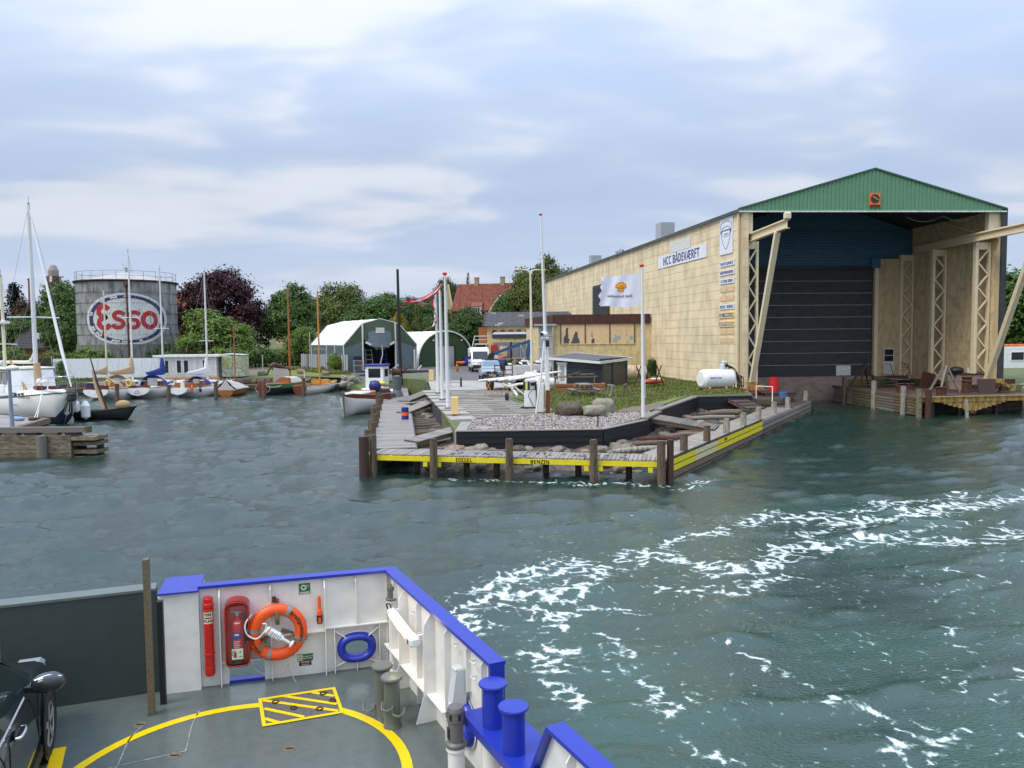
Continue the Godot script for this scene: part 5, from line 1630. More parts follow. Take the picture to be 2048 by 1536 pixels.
	for k in 3:
		tag(obj("sack",mesh().ball(P(49.2+k*1.1,.95,73.2),V(.5,.35,.4),10,7),[M.ferry_grey,M.white_worn,M.galvanised][k]),["dark plastic sack on the grass before the site cabin","white plastic sack between two darker sacks","grey plastic sack furthest along the site cabin"][k],"sack")

# ---------------------------------------------------------------- trees
func leaf_at(mb: MB,p: Vector3,out: Vector3,s: float,r: RandomNumberGenerator) -> void:
	var nn:=(out+V(r.randf_range(-1,1),r.randf_range(-.7,1.2),r.randf_range(-1,1))*.75).normalized()
	var t:=nn.cross(V(r.randf_range(-1,1),r.randf_range(-1,1),r.randf_range(-1,1))).normalized()
	var b:=nn.cross(t)
	var l:=s*r.randf_range(.6,1.25); var w:=l*r.randf_range(.38,.6)
	var tip:=p+t*l-nn*l*.22
	var i:=mb.vert(p,nn); mb.vert(p+t*l*.5+b*w*.5,(nn+b*.35).normalized()); mb.vert(tip,nn); mb.vert(p+t*l*.5-b*w*.5,(nn-b*.35).normalized())
	mb.tri_i(i,i+2,i+1); mb.tri_i(i,i+3,i+2)

func crown_mesh(seed_: int,lobes: Array,clumps: int,per: int,leaf: float,spread: float,tips:=.0) -> ArrayMesh:   # lobes: [centre,radii]; unit tree is 1 high
	var r:=RandomNumberGenerator.new(); r.seed = seed_
	var mb:=mesh(); mb.tinted = true
	var weight:=[]; var total:=.0
	for l in lobes:
		total += l[1].x*l[1].y; weight.append(total)
	for k in clumps:
		var pick:=r.randf()*total
		var li:=0
		while weight[li] < pick: li += 1
		var c: Vector3 = lobes[li][0]; var ra: Vector3 = lobes[li][1]
		var dir:=V(r.randfn(),r.randfn(),r.randfn()).normalized()
		if dir.y < -.35 and r.randf() < .6: dir.y = -dir.y
		var q:=c+dir*ra*r.randf_range(.62,1.02)
		var tone:=r.randf_range(.72,1.22)
		var sp:=spread*r.randf_range(.6,1.25)
		for j in per:
			var o:=V(r.randfn(),r.randfn()*.62,r.randfn())*sp*.5
			var t2:=tone*r.randf_range(.72,1.3)
			mb.col = Color(t2*r.randf_range(.9,1.12),t2,t2*r.randf_range(.8,1.1))
			leaf_at(mb,q+o,(dir+o.normalized()*.6+Vector3.UP*.25).normalized(),leaf,r)
	return mb.mesh()

func leaf_clump(seed_: int,n: int,size: float,leaf: float) -> ArrayMesh:
	var r:=RandomNumberGenerator.new(); r.seed = seed_
	var mb:=mesh(); mb.tinted = true
	for k in n:
		var d:=V(r.randfn(),absf(r.randfn()),r.randfn()).normalized()
		var t:=r.randf_range(.7,1.25); mb.col = Color(t,t,t)
		leaf_at(mb,d*size*r.randf_range(.4,1.0)*V(.8,.9,.8),d,leaf,r)
	return mb.mesh()

func conifer_mesh(seed_: int,layers: int,sparse: bool) -> ArrayMesh:   # unit tree 1 high
	var r:=RandomNumberGenerator.new(); r.seed = seed_
	var mb:=mesh(); mb.tinted = true
	for l in layers:
		var y:=.18+.8*float(l)/layers
		var reach:=(1.0-(y-.18)/.82)*.42+.04
		var arms:=6 if sparse else 9
		for k in arms:
			var a:=TAU*(k+r.randf()*.8)/arms
			var ln:=reach*r.randf_range(.6,1.15)
			for j in (12 if sparse else 20):
				var u:=(j+r.randf())/(12.0 if sparse else 20.0)
				var p:=V(cos(a)*ln*u,y-u*u*.07+r.randf_range(-.008,.012),sin(a)*ln*u)
				p += V(r.randfn(),r.randfn()*.25,r.randfn())*.02
				var t:=r.randf_range(.6,1.3); mb.col = Color(t,t,t)
				leaf_at(mb,p,Vector3.UP,.048 if sparse else .055,r)
	return mb.mesh()

func trunk_mesh(seed_: int) -> ArrayMesh:   # unit tree 1 high
	var r:=RandomNumberGenerator.new(); r.seed = seed_
	var mb:=mesh()
	mb.tube([V(0,-.03,0),V(.01,.12,0),V(-.01,.3,.01),V(.0,.6,0),V(.01,.85,0)],[.042,.03,.026,.015,.004],8)
	for k in 9:
		var a:=TAU*k/9+r.randf()
		var y:=r.randf_range(.16,.55); var l:=r.randf_range(.2,.36)
		mb.tube([V(0,y,0),V(cos(a)*l*.5,y+l*.35,sin(a)*l*.5),V(cos(a)*l,y+l*.55,sin(a)*l)],[.014,.009,.003],5)
	return mb.mesh()

var crowns:={}

func tree(called: String,label: String,x: float,d: float,top: float,wide: float,kind: String,m: Material,group:="",turn:=-1.0,category:="tree") -> Node3D:
	var y0:=gy(x,d)
	var t:=thing(called,label,category,P(x,y0,d),turn if turn >= .0 else fmod(absf(x*1.7+d*.37),TAU),group)
	var hgt:=top-y0
	obj("trunk",crowns["trunk_%d" % (int(absf(x)) % 2)],mat_bark(),t,Vector3.ZERO,Basis.from_scale(V(hgt,hgt,hgt)))
	obj("crown",crowns[kind],m,t,Vector3.ZERO,Basis.from_scale(V(wide,hgt,wide)))
	return t

func mat_bark() -> Material:
	if not M.has("bark"): mat("bark",lin(.07,.055,.04),.9,"grain",V(2,.5,2),2.0)
	return M.bark

func leaf_mat(called: String,c: Color,through:=.5) -> StandardMaterial3D:
	var m:=mat(called,c,.55)
	m.vertex_color_use_as_albedo = true
	m.metallic_specular = .35
	m.backlight_enabled = true; m.backlight = Color(through,through,through*.7)
	return m

func trees() -> void:
	crowns["trunk_0"] = trunk_mesh(2); crowns["trunk_1"] = trunk_mesh(5)
	crowns["round"] = crown_mesh(41,[[V(0,.58,0),V(.40,.36,.40)],[V(-.22,.48,.1),V(.27,.26,.27)],[V(.24,.5,-.05),V(.27,.27,.27)],[V(.02,.74,.05),V(.26,.24,.26)],[V(.05,.40,.26),V(.24,.24,.22)]],330,46,.044,.095)
	crowns["broad"] = crown_mesh(42,[[V(0,.50,0),V(.44,.36,.42)],[V(-.3,.42,.1),V(.24,.30,.26)],[V(.3,.46,.0),V(.24,.30,.26)],[V(-.1,.72,0),V(.28,.25,.28)],[V(.18,.76,.1),V(.22,.2,.22)],[V(.0,.3,.28),V(.3,.24,.2)]],360,46,.044,.10)
	crowns["dome"] = crown_mesh(43,[[V(.08,.56,0),V(.36,.42,.38)],[V(-.22,.46,.05),V(.30,.33,.32)],[V(.30,.36,.0),V(.22,.36,.30)],[V(.04,.74,0),V(.26,.24,.28)],[V(-.33,.36,.1),V(.17,.22,.2)],[V(.1,.26,.2),V(.34,.24,.24)],[V(-.12,.68,.08),V(.2,.2,.2)]],560,46,.036,.085)
	crowns["layered"] = crown_mesh(44,[[V(0,.55,0),V(.36,.34,.36)],[V(-.26,.40,.1),V(.26,.16,.28)],[V(.28,.42,.05),V(.28,.15,.28)],[V(.1,.24,.2),V(.36,.14,.24)],[V(-.1,.78,0),V(.24,.18,.24)],[V(.24,.62,.0),V(.22,.12,.25)]],300,46,.042,.085)
	crowns["bush"] = crown_mesh(45,[[V(0,.36,0),V(.42,.50,.40)],[V(-.28,.32,.1),V(.26,.42,.26)],[V(.28,.30,.0),V(.26,.44,.26)]],230,42,.055,.14)
	crowns["cone"] = crown_mesh(46,[[V(0,.25,0),V(.42,.28,.42)],[V(0,.48,0),V(.31,.26,.31)],[V(0,.68,0),V(.20,.22,.20)],[V(0,.86,0),V(.10,.16,.10)]],150,40,.045,.09)
	crowns["fir"] = conifer_mesh(47,15,false)
	crowns["sparse"] = conifer_mesh(48,13,true)
	var copper:=leaf_mat("copper_leaf",lin(.050,.014,.020),.25)
	var fresh:=leaf_mat("fresh_leaf",lin(.15,.235,.042))
	var mid:=leaf_mat("mid_leaf",lin(.085,.155,.036))
	var deep:=leaf_mat("deep_leaf",lin(.055,.108,.030))
	var olive:=leaf_mat("olive_leaf",lin(.125,.15,.036))
	var golden:=leaf_mat("golden_leaf",lin(.26,.235,.025))
	var needle:=leaf_mat("needle_leaf",lin(.026,.042,.026),.15)
	tree("copper_beech","large dark purple copper beech between the tank and the tents",-42.4,112,15.6,13.6,"dome",copper,"",.0)
	tree("maple_tree","bright green spreading tree in front of the copper beech",-35.6,92,9.0,9.0,"layered",fresh,"",.3)
	tree("leafy_tree","tall rounded mid green tree right of the copper beech",-32.6,115,13.4,9.2,"round",mid)
	tree("leafy_tree","tall olive topped tree behind the left end of the white tent",-29.0,130,14.8,10.0,"broad",olive)
	tree("leafy_tree","dark broad tree above the ridge of the frame tent",-23.0,124,11.9,9.6,"broad",mid)
	tree("leafy_tree","dark tree over the right shoulder of the frame tent",-18.0,128,11.2,8.0,"round",deep)
	tree("small_tree","small fresh green tree left of the tent's lamp post",-26.6,98,6.9,5.4,"layered",fresh)
	tree("golden_shrub","loose yellow shrub behind the dark pole",-16.2,110,8.8,3.8,"round",golden,"",.0,"shrub")
	tree("golden_conifer","yellow green cone shaped tree right of the yellow shrub",-14.0,114,10.6,3.0,"cone",olive,"",.0)
	for e in [[-13.5,132,11.4,8,"tallest green"],[-9.4,126,7.4,6,"low one under the villa's left bay,"],[-20.5,150,13.2,10,"rear one behind the dark pole,"],[-6.0,121,7.0,6,"low one before the villa's tiled front,"],[-26,158,14.5,11,"rearmost big"],[-12.2,118,8.4,6,"bushy one right of the golden cone,"],[-9.0,112,7.0,5.5,"front one above the arched tent,"]]:
		tree("hedge_tree",e[4]+" tree of the dense row between the tents and the villa",e[0],e[1],e[2],e[3],"broad" if int(e[1]) % 2 else "round",mid if int(e[1]) % 4 else deep,"trees between the tents and the villa")
	tree("leafy_tree","dark green tree behind the left gable of the villa",-12.5,152,17.0,7.5,"round",deep)
	tree("bare_spruce","thin sparse spruce top beside the villa's left chimney",-8.3,150,18.6,3.4,"sparse",needle)
	tree("leafy_tree","large loose olive green tree between the villa and the hall",1.9,116,15.6,7.6,"broad",olive)
	tree("leafy_tree","leaning fresh green tree before the villa's right side",-1.3,113,11.6,5.0,"layered",mid)
	tree("dark_shrub","dense dark shrub left of the workshop gable",-5.6,102,9.2,6.2,"round",deep,"",-1.0,"shrub")
	tree("dark_shrub","low dark shrub over the arched tent's right side",-8.3,106,6.8,5.0,"bush",deep,"",-1.0,"shrub")
	tree("leafy_tree","ragged tree showing above the far end of the hall roof",6.4,140,19.8,8.0,"round",olive)
	tree("leafy_tree","dark tree beyond the far end of the hall roof, right of the ragged one",11.5,146,18.2,9.0,"broad",mid)
	tree("leafy_tree","tree whose top shows just above the hall roof by the vent",22.0,150,21.5,9.0,"round",mid)
	tree("leafy_tree","low part of the tree belt behind the hall roof",16.0,150,17.4,9.0,"broad",mid)
	tree("leafy_tree","big wind blown green tree right of the hall",63.0,95,12.9,13.0,"broad",mid)
	tree("leafy_tree","darker tree behind the white site cabin",70.0,100,10.0,11.0,"round",deep)
	tree("leafy_tree","shrubby tree beside the hall's right wall",58.0,98,7.5,6.5,"bush",deep)
	# left of the tank
	tree("cedar","dark layered cedar behind the big white mast",-77.0,120,15.0,9.0,"fir",needle)
	tree("leafy_tree","tall fresh green tree just left of the tank",-64.5,112,14.0,9.5,"broad",mid)
	tree("leafy_tree","green tree touching the tank's left side",-60.5,103,10.0,6.0,"round",mid)
	tree("brown_tree","small reddish brown tree behind the big mast",-73.0,116,11.6,5.0,"round",leaf_mat("brown_leaf",lin(.10,.055,.025),.3))
	for e in [[-84,118,12.0,9,"tall left"],[-80,108,9.5,8,"near left"],[-90,126,14.0,10,"tallest rear"],[-70,110,9.0,7,"low front"],[-72,124,11.5,8,"rear right"]]:
		tree("hedge_tree",e[4]+" dark green tree of the belt left of the tank",e[0],e[1],e[2],e[3],"round" if int(e[1]) % 4 else "broad",deep if e[0] < -79 else mid,"trees left of the tank")
	for k in 11:
		var x:=-75.0+k*2.9
		tree("elder_bush",["eleventh","tenth","ninth","eighth","seventh","sixth","fifth","fourth","third","second","first"][k]+" green bush over the wire fence, counted leftwards from the tank",x,83.0+(k % 3)*1.2,4.7+.5*sin(k*2.1),4.4,"bush",fresh if k % 3 else olive,"bushes above the wire fence",-1.0,"bush")
	for k in 7:
		tree("garden_bush","green hedge bush "+["beside the tank's foot","just behind the white cabin roof","behind the maple's trunk","behind the mossy shed","at the end of the stony track","nearest the frame tent","over the white cabin's right end"][k],[-41.5,-38.5,-33.0,-30.0,-27.5,-25.5,-36.0][k],[91.0,88,99,103,104,101,87][k],[5.2,4.4,4.8,4.6,4.2,3.6,3.6][k],[4.6,4.0,5.0,5.0,4.5,4.0,4.0][k],"bush",[deep,mid,mid,fresh,mid,mid,deep][k],"hedge behind the white cabin",-1.0,"bush")
	tree("potted_bush","round yellow green bush growing on the grey sheet fence",-19.5,85.0,3.9,2.0,"bush",fresh,"",-1.0,"bush")
	tree("wall_bush","dark climbing bush in the corner of annex and hall",11.9,65.3,3.5,1.0,"bush",deep,"",-1.0,"bush")
	tree("ivy_bush","small bush hanging over the left end of the white wall",-46.6,79.6,3.8,1.8,"bush",mid,"",-1.0,"bush")
	# the far belt of woodland,too distant to count
	var where:=[]; var tint:=[]
	for k in 90:
		var x:=rnd(-190,190)
		var d:=rnd(175,240)
		var h:=rnd(7,12)
		if x > -120 and x < -100: continue
		where.append(X(Basis(Vector3.UP,rng.randf()*TAU).scaled(V(h*1.3,h,h*1.3)),P(x,gy(x,d)-.5,d)))
		var q:=rnd(.7,1.2)
		tint.append(Color(q,q,q))
	tag(copies("woodland",crowns["broad"],deep,where,tint),"far belt of green woodland along the horizon","woodland")

# ---------------------------------------------------------------- jetties
func deck_run(parent: Node,la: Vector2,lb: Vector2,ra: Vector2,rb: Vector2,y: float,n: int,mats: String,gap:=.012,thick:=.05) -> void:   # planks across a strip whose left edge runs la-lb and right edge ra-rb
	var unit:=mesh().box(Vector3.ZERO,V(1,thick,1)).mesh()
	for k in n:
		var t:=(k+.5)/n
		var l:=la.lerp(lb,t); var r:=ra.lerp(rb,t)
		var w:=(la.distance_to(lb)+ra.distance_to(rb))*.5/n-gap
		var f:=frame(l,r)
		var ln:=l.distance_to(r)+rnd(-.04,.05)
		obj("plank",unit,M["%s_%d" % [mats,[0,0,0,1,2,2][rng.randi_range(0,5)]]],parent,P((l.x+r.x)/2,y-thick/2+rnd(-.006,.006),(l.y+r.y)/2),f.basis*Basis.from_scale(V(ln,1,w)))

func pile(called: String,label: String,x: float,d: float,y0: float,y1: float,r: float,m: Material,group:="",lean:=Vector3.ZERO,parent: Node = null) -> Node3D:
	var mb:=mesh()
	var pts:=[V(0,y0,0),lean*.3+V(0,lerpf(y0,y1,.4),0),lean+V(0,y1-r*.25,0),lean+V(0,y1,0)]
	mb.tube(pts,[r*1.04,r,r*.97,r*.80],12)
	if parent: return obj(called,mb,m,parent,P(x,0,d))
	var o:=obj(called,mb,m,null,P(x,0,d))
	tag(o,label,"post",group)
	return o

func plank_ramp(label: String,hi: Vector3,lo: Vector3,wide: float,slats: int,mats: String) -> void:
	var t:=thing("gangplank",label,"gangplank",Vector3.ZERO,.0,"sloping gangplanks between shore and jetty")
	var z:=(lo-hi).normalized(); var x:=Vector3.UP.cross(z).normalized(); var y:=z.cross(x)
	var l:=hi.distance_to(lo)
	for s in [-1.0,1.0]: obj("side_beam",mesh().bar(hi+x*s*(wide/2-.08)-y*.1,lo+x*s*(wide/2-.08)-y*.1,.08,.16),M.old_wood_1,t)
	var m:=mesh().box(Vector3.ZERO,V(wide,.035,l/slats*.72)).mesh()
	for k in slats: obj("slat",m,M["%s_%d" % [mats,rng.randi_range(0,2)]],t,hi.lerp(lo,(k+.5)/slats),Basis(x,y,z))

func centre_jetty() -> void:
	# the long left-hand arm
	var t:=thing("timber_jetty","long timber jetty with pale wet planks and yellow front beam","jetty")
	var L0:=U(-5.28,28.2); var L1:=U(-11.1,67.2); var R0:=U(-3.75,29.75); var R1:=U(-9.1,66.8)
	deck_run(t,U(-5.47,29.45),L1,R0,R1,.80,236,"deck_wood")
	for k in 3:
		var a:=L0.lerp(U(-3.8,28.0),.1+k*.4); var b:=L1.lerp(R1,.1+k*.4)
		obj("stringer",mesh().bar(P(a.x,.62,a.y),P(b.x,.62,b.y),.18,.22),M.old_wood_1,t)
	for e in [[L0,L1],[R0,R1]]: obj("edge_beam",mesh().bar(P(e[0].x,.63,e[0].y),P(e[1].x,.63,e[1].y),.10,.24),M.grey_wood_1,t)
	# the front cross piece
	var F0:=U(-5.28,28.15); var F1:=U(4.98,25.95)
	var dirf:=(F1-F0).normalized(); var inn:=U(-dirf.y,dirf.x)
	var front:=obj("front_beam",mesh().box((P(F0.x,.66,F0.y)+P(F1.x,.66,F1.y))/2,V(F0.distance_to(F1),.17,.10),frame(F0,F1).basis),M.yellow_paint,t)
	var ff:=frame(F0,F1)
	for e in [["DIESEL",3.62],["BENZIN",6.38]]: obj("lettering",words(e[0],.135,.006),M.black,front,ff*V(e[1],.655,.052),ff.basis)
	deck_run(t,F0+inn*1.35,F1+inn*1.35,F0,F1,.805,70,"deck_wood",.02)
	var stain:=wet("wet_stain",lin(.035,.03,.028),.3)
	for k in 46:
		var u:=3.0+rng.randf()*6.4
		var z:=-rnd(.15,1.2)
		obj("wet_patch",mesh().box(ff*V(u,.812,z),V(rnd(.05,.13),.004,rnd(.12,.4)),ff.basis),stain,t)
	for k in 2:
		var o:=-.45-k*.75
		obj("stringer",mesh().bar(ff*V(.1,.62,o),ff*V(10.4,.62,o),.16,.22),M.old_wood_1,t)
	for x in [.12,2.18,2.68,8.02,8.5,10.2]: obj("bracket",mesh().box(ff*V(x,.47,.02),V(.16,.16,.14),ff.basis),M.yellow_paint,front)
	for e in [[1.5,-1.0],[3.4,-1.1],[4.6,-.9],[6.4,-1.1],[7.6,-1.0],[9.4,-1.1]]: pile("pile","",(ff*V(e[0],0,e[1])).x,-(ff*V(e[0],0,e[1])).z,-1.0,.62,.12,M.rock_dark,"",Vector3.ZERO,t)
	# piles
	var gp:="old timber mooring posts along the jetty"
	pile("steel_pile","dark brown steel pile at the jetty's left front corner",-5.42,27.85,-1.5,1.48,.185,M.brown_steel)
	pile("mooring_post","timber post just behind the left steel pile",-5.10,27.98,-1.5,1.52,.13,M.pile_wood,gp)
	pile("mooring_post","timber post beside the lettering on the jetty front, left of it",-2.86,27.48,-1.5,1.42,.14,M.pile_wood,gp,V(.02,0,0))
	pile("mooring_post","timber post midway along the jetty front, between the two painted words",-.12,26.92,-1.5,1.47,.135,M.pile_wood,gp)
	pile("mooring_post","timber post on the jetty front, right of the painted words",2.78,26.28,-1.5,1.49,.14,M.pile_wood,gp)
	pile("mooring_post","timber post at the jetty's right front corner beside the steel pile",5.02,25.75,-1.5,1.5,.15,M.pile_wood,gp,V(-.02,0,0))
	pile("steel_pile","dark brown steel pile at the jetty's right front corner",5.33,25.85,-1.5,1.52,.12,M.brown_steel)
	for k in 15:
		var d:=29.2+k*1.75+(k*k)*.035
		var x:=lerpf(L0.x,L1.x,(d-28.2)/39.0)-(.16 if k % 2 else .02)
		pile("mooring_post",["first","second","third","fourth","fifth","sixth","seventh","eighth","ninth","tenth","eleventh","twelfth","thirteenth","fourteenth","last"][k]+" weathered post from the water in the row down the jetty's left edge",x,d,-1.5,1.45+rnd(-.12,.1),.15 if k < 12 else .13,M.pile_wood,"posts down the jetty's left edge")
	# cross timbers between the jetty and the shore
	for k in 20:
		var d:=30.6+k*1.12+rnd(-.2,.2)
		var xr:=lerpf(-3.75,-9.1,(d-29.75)/37.0)
		var xl:=lerpf(-2.25,-5.2,(d-30.6)/17.9)-.05
		obj("cross_timber",mesh().bar(P(xr-.1,.42+rnd(-.05,.08),d),P(xl,.5+rnd(-.06,.1),d+rnd(-.2,.3)),.2,.22),M["old_wood_%d" % rng.randi_range(0,2)] if k % 3 else M.grey_wood_1,t)
	obj("front_log",mesh().bar(P(-3.7,.62,29.6),P(-.2,.64,29.2),.22,.2),M.old_wood_2,t)
	plank_ramp("nearest sloping gangplank from the gravel bed down to the jetty",P(-2.0,1.22,33.3),P(-4.15,.86,31.2),1.0,22,"deck_wood")
	plank_ramp("second sloping gangplank, by the foot of the white poles",P(-4.9,1.25,46.6),P(-6.25,.86,43.6),.9,18,"deck_wood")
	plank_ramp("third sloping gangplank, beyond the two by the white poles",P(-6.0,1.28,54.8),P(-7.3,.86,51.5),.9,18,"grey_wood")
	plank_ramp("short level gangplank bridging from jetty to rubble bank",P(-5.7,.92,49.9),P(-6.9,.86,49.6),.8,8,"deck_wood")
	# black retaining walls
	var w:=thing("retaining_wall","black sheet retaining wall with two ribs holding the gravel bed","wall")
	var run:=[U(-2.25,30.6),U(3.62,30.8),U(5.95,34.1)]
	for k in 2:
		var f:=frame(run[k],run[k+1]); var l: float = run[k].distance_to(run[k+1])
		for r in 3: fpart("sheet_course",f,V(.0,-.1+r*.46,.0),V(l,.32+r*.46,.06+.01*(k % 2)),M.black_sheet,w)
		for r in 2: fpart("rib",f,V(.0,.80+r*.26,.0),V(l,.83+r*.26,.085),M.black_sheet,w)
		fpart("cap",f,V(.0,1.285,-.18),V(l,1.325,.09),M.grey_wood_2,w)
	var fe:=frame(U(-2.25,34.0),U(-2.25,30.6))
	fpart("side_plate",fe,V(0,.3,0),V(3.42,1.28,.06),M.galvanised,w)
	for k in 7: fpart("cap_slab",fe,V(.1+k*.47,1.27,-.42),V(.54+k*.47,1.33,.02),M.slab_dark,w)
	w = thing("basin_wall","black sheet wall round the small basin below the lawn","wall")
	run = [U(5.95,34.1),U(7.16,37.2),U(10.9,45.2),U(14.3,45.8)]
	for k in 3:
		var f:=frame(run[k],run[k+1]); var l: float = run[k].distance_to(run[k+1])
		for r in 3: fpart("sheet_course",f,V(0,-.1+r*.5,.0),V(l,.38+r*.5,.05),M.black_sheet,w)
		for r in 3: fpart("rib",f,V(0,.36+r*.34,.0),V(l,.39+r*.34,.08),M.black_sheet,w)
		var yc:=gy(run[k+1].x,run[k+1].y)
		fpart("cap",f,V(0,minf(yc,1.45)-.02,-.25),V(l,minf(yc,1.45)+.05,.1),M.grey_wood_0,w)
	# dark steel edge under the white poles
	w = thing("steel_edge","dark steel edging along the rubble bank under the white poles","edging")
	run = [U(-7.2,64),U(-5.2,48.5),U(-3.7,39.5),U(-2.3,34.0)]
	for k in 3:
		var f:=frame(run[k],run[k+1]); var l: float = run[k].distance_to(run[k+1])
		for r in 2: fpart("plate",f,V(0,.5+r*.4,0),V(l,.88+r*.4,.07),M.door_grey,w)
	# the right-hand arm
	var g:=thing("boarded_jetty","right arm of the jetty with yellow and grey fender boards","jetty")
	var a0:=U(5.16,25.92); var a1:=U(19.28,49.7)
	var f2:=frame(a0,a1); var l2:=a0.distance_to(a1)
	var d2:=(a1-a0).normalized(); var in2:=U(-d2.y,d2.x)*1.25
	deck_run(g,a0+in2+d2*1.3,a0.lerp(a1,.78)+in2,a0,a0.lerp(a1,.78),.80,130,"deck_wood",.02)
	deck_run(g,a0.lerp(a1,.78)+in2,a1+in2,a0.lerp(a1,.78),a1,.805,40,"brown_deck",.02)
	for s in [-.1,-1.1]: obj("stringer",mesh().bar(f2*V(0,.62,s),f2*V(l2,.62,s),.16,.22),M.old_wood_1,g)
	var seg:=[[.25,3.1,"yellow_paint"],[3.1,6.1,"pale_yellow"],[6.1,9.3,"yellow_paint"],[9.3,14.0,"yellow_paint"],[14.0,19.0,"grey_wood_0"],[19.0,24.0,"grey_wood_2"],[24.0,l2,"grey_wood_0"]]
	for e in seg:
		for r in 4:
			var m: Material = M[e[2]] if r < 2 else M[["old_wood_1","mossy_wood_1","grey_wood_1"][rng.randi_range(0,2)] if e[0] > 12 else "old_wood_%d" % (r % 3)]
			obj("fender_board",fbox(mesh(),f2,V(e[0]+.015,.58-r*.235,.02),V(e[1]-.015,.58-r*.235+.185,.085)),m,g)
	fpart("kerb",f2,V(.2,.80,-.02),V(14.0,.84,.09),M.black,g)
	obj("lettering",words("SUPER",.10,.006),M.black,g,f2*V(7.3,.67,.088),f2.basis)
	for k in 11: pile("pile","",(f2*V(.8+k*2.6,0,-.16)).x,-(f2*V(.8+k*2.6,0,-.16)).z,-1.2,.6,.12,M.rock_dark,"",Vector3.ZERO,g)
	var k2:=0
	for d in [28.1,30.6,33.1,35.6,38.2,41.25,44.4,49.3]:
		pile("mooring_post",["first","second","third","fourth","fifth","sixth","seventh"][k2]+" weathered post from the front corner along the jetty's right arm" if k2 < 7 else "pale end post of the jetty's right arm facing the dock",5.16+.593*(d-25.92)-.14,d+.1,-1.2,1.42,.15,M.pile_wood if k2 < 2 else M.pile_pale,"posts along the jetty's right arm")
		k2 += 1
	# broad brown landing by the hall corner
	var lp:=thing("landing_deck","dark brown timber landing between the jetty's right arm and hall","deck")
	deck_run(lp,U(14.5,46.0),U(15.25,50.6),U(16.0,46.2),U(18.2,50.0),1.18,26,"brown_deck",.015)
	obj("edge_beam",mesh().bar(P(14.6,1.02,45.95),P(16.1,1.02,46.1),.12,.3).bar(P(16.1,1.02,46.1),P(18.3,1.02,50.0),.12,.3),M.old_wood_1,lp)
	for e in [[15.0,46.3],[16.0,46.5],[17.0,48.4],[18.0,49.8]]: pile("pile","",e[0],e[1],-1.2,1.1,.13,M.rock_dark,"",Vector3.ZERO,lp)
	plank_ramp("broad grey slatted gangway from the white flag pole to the right jetty arm",P(6.45,1.3,35.9),P(9.3,.86,34.8),1.9,26,"grey_wood")
	plank_ramp("short dark steps beside the red drum landing",P(13.2,1.35,46.1),P(13.9,.86,43.6),1.2,4,"brown_deck")
	# timbers and rubble lying in the basin
	for k in 9:
		var q: Vector2 = [U(5.6,31.2),U(6.3,32.6),U(7.6,33.8),U(9.4,38.6),U(10.6,41.0),U(11.6,43.2),U(9.0,36.8),U(12.4,44.2),U(5.0,29.6)][k]
		var an = [.1,-.15,.2,.9,.05,.1,.15,-.1,.25][k]
		var lg = [2.2,2.0,1.9,.9,2.6,2.4,2.8,2.0,2.4][k] as float
		var v: Vector3 = V(cos(an),.02,-sin(an))*lg/2
		tag(obj("log",mesh().tube([P(q.x,.62,q.y)-v,P(q.x,.66,q.y),P(q.x,.62,q.y)+v],[.11,.13,.12],9),M[["old_wood_1","rust","old_wood_2","pile_pale","grey_wood_0"][k % 5]]),["log nearest the front corner under the black wall","rusty brown log behind the corner posts","log lying under the slatted gangway","short pale log end standing tilted in the basin","grey timber lying at the middle of the basin","log near the basin's far wall","rusty log at the basin mouth beyond the gangway","brown log by the far corner of the basin","pale log beside the right front corner post"][k],"log","timbers lying in the basin")
	# things on the jetty
	var c:=thing("oil_can_bin","blue drum with an orange band standing on the jetty planks","barrel",P(-5.62,.8,40.2))
	obj("drum",mesh().lathe([U(0,0),U(.19,0),U(.19,.62),U(.17,.64),U(0,.64)],16),mat("drum_blue",lin(.02,.025,.20),.4),c)
	obj("band",mesh().lathe([U(.195,.20),U(.195,.38)],16),M.orange,c)
	obj("hose_lance",mesh().tube([V(-.08,.6,0),V(-.09,1.05,0)],.018,5),M.galvanised,c)
	c = thing("bow_mooring_ring","small rusty mooring ring plate on the jetty planks","ring",P(-6.85,.81,38.6))
	obj("plate",mesh().box(V(0,.02,0),V(.3,.03,.2)),M.rust,c); obj("ring",mesh().tube(circle(V(0,.14,0),.12,V(1,0,0),V(0,1,0),14),.025,6,false,true),M.rust,c)
	c = thing("winch_post","grey iron winch post with a rusty windlass at the jetty's far end","winch",P(-8.4,.8,56.2))
	obj("post",mesh().lathe([U(.46,0),U(.38,.25),U(.30,.5),U(.34,1.3),U(.36,1.45),U(.0,1.5)],14),mat("iron_grey",lin(.10,.12,.135),.5,"soft",Vector3.ONE),c)
	var wm:=obj("windlass",mesh().lathe([U(.2,-.35),U(.36,-.3),U(.22,-.2),U(.22,.2),U(.36,.3),U(.2,.35)],12,X(Basis(Vector3.BACK,PI/2),V(0,1.8,0))),M.rust,c)
	obj("crank",mesh().tube([V(.3,1.8,0),V(.55,1.8,0),V(.55,2.1,.1),V(.75,2.1,.1)],.03,5),M.rust,wm)
	var mast:=obj("tall_pole",mesh().tube([V(0,0,0),V(-.1,4.0,0),V(-.14,9.3,0)],[.14,.13,.10],10),M.black,null,P(-8.95,1.3,62.2))
	tag(mast,"tall bare black pole behind the iron winch post","pole")
	c = thing("jetty_box","dark chest with a yellow bundle on the jetty's left edge","box",P(-9.7,.8,57.6))
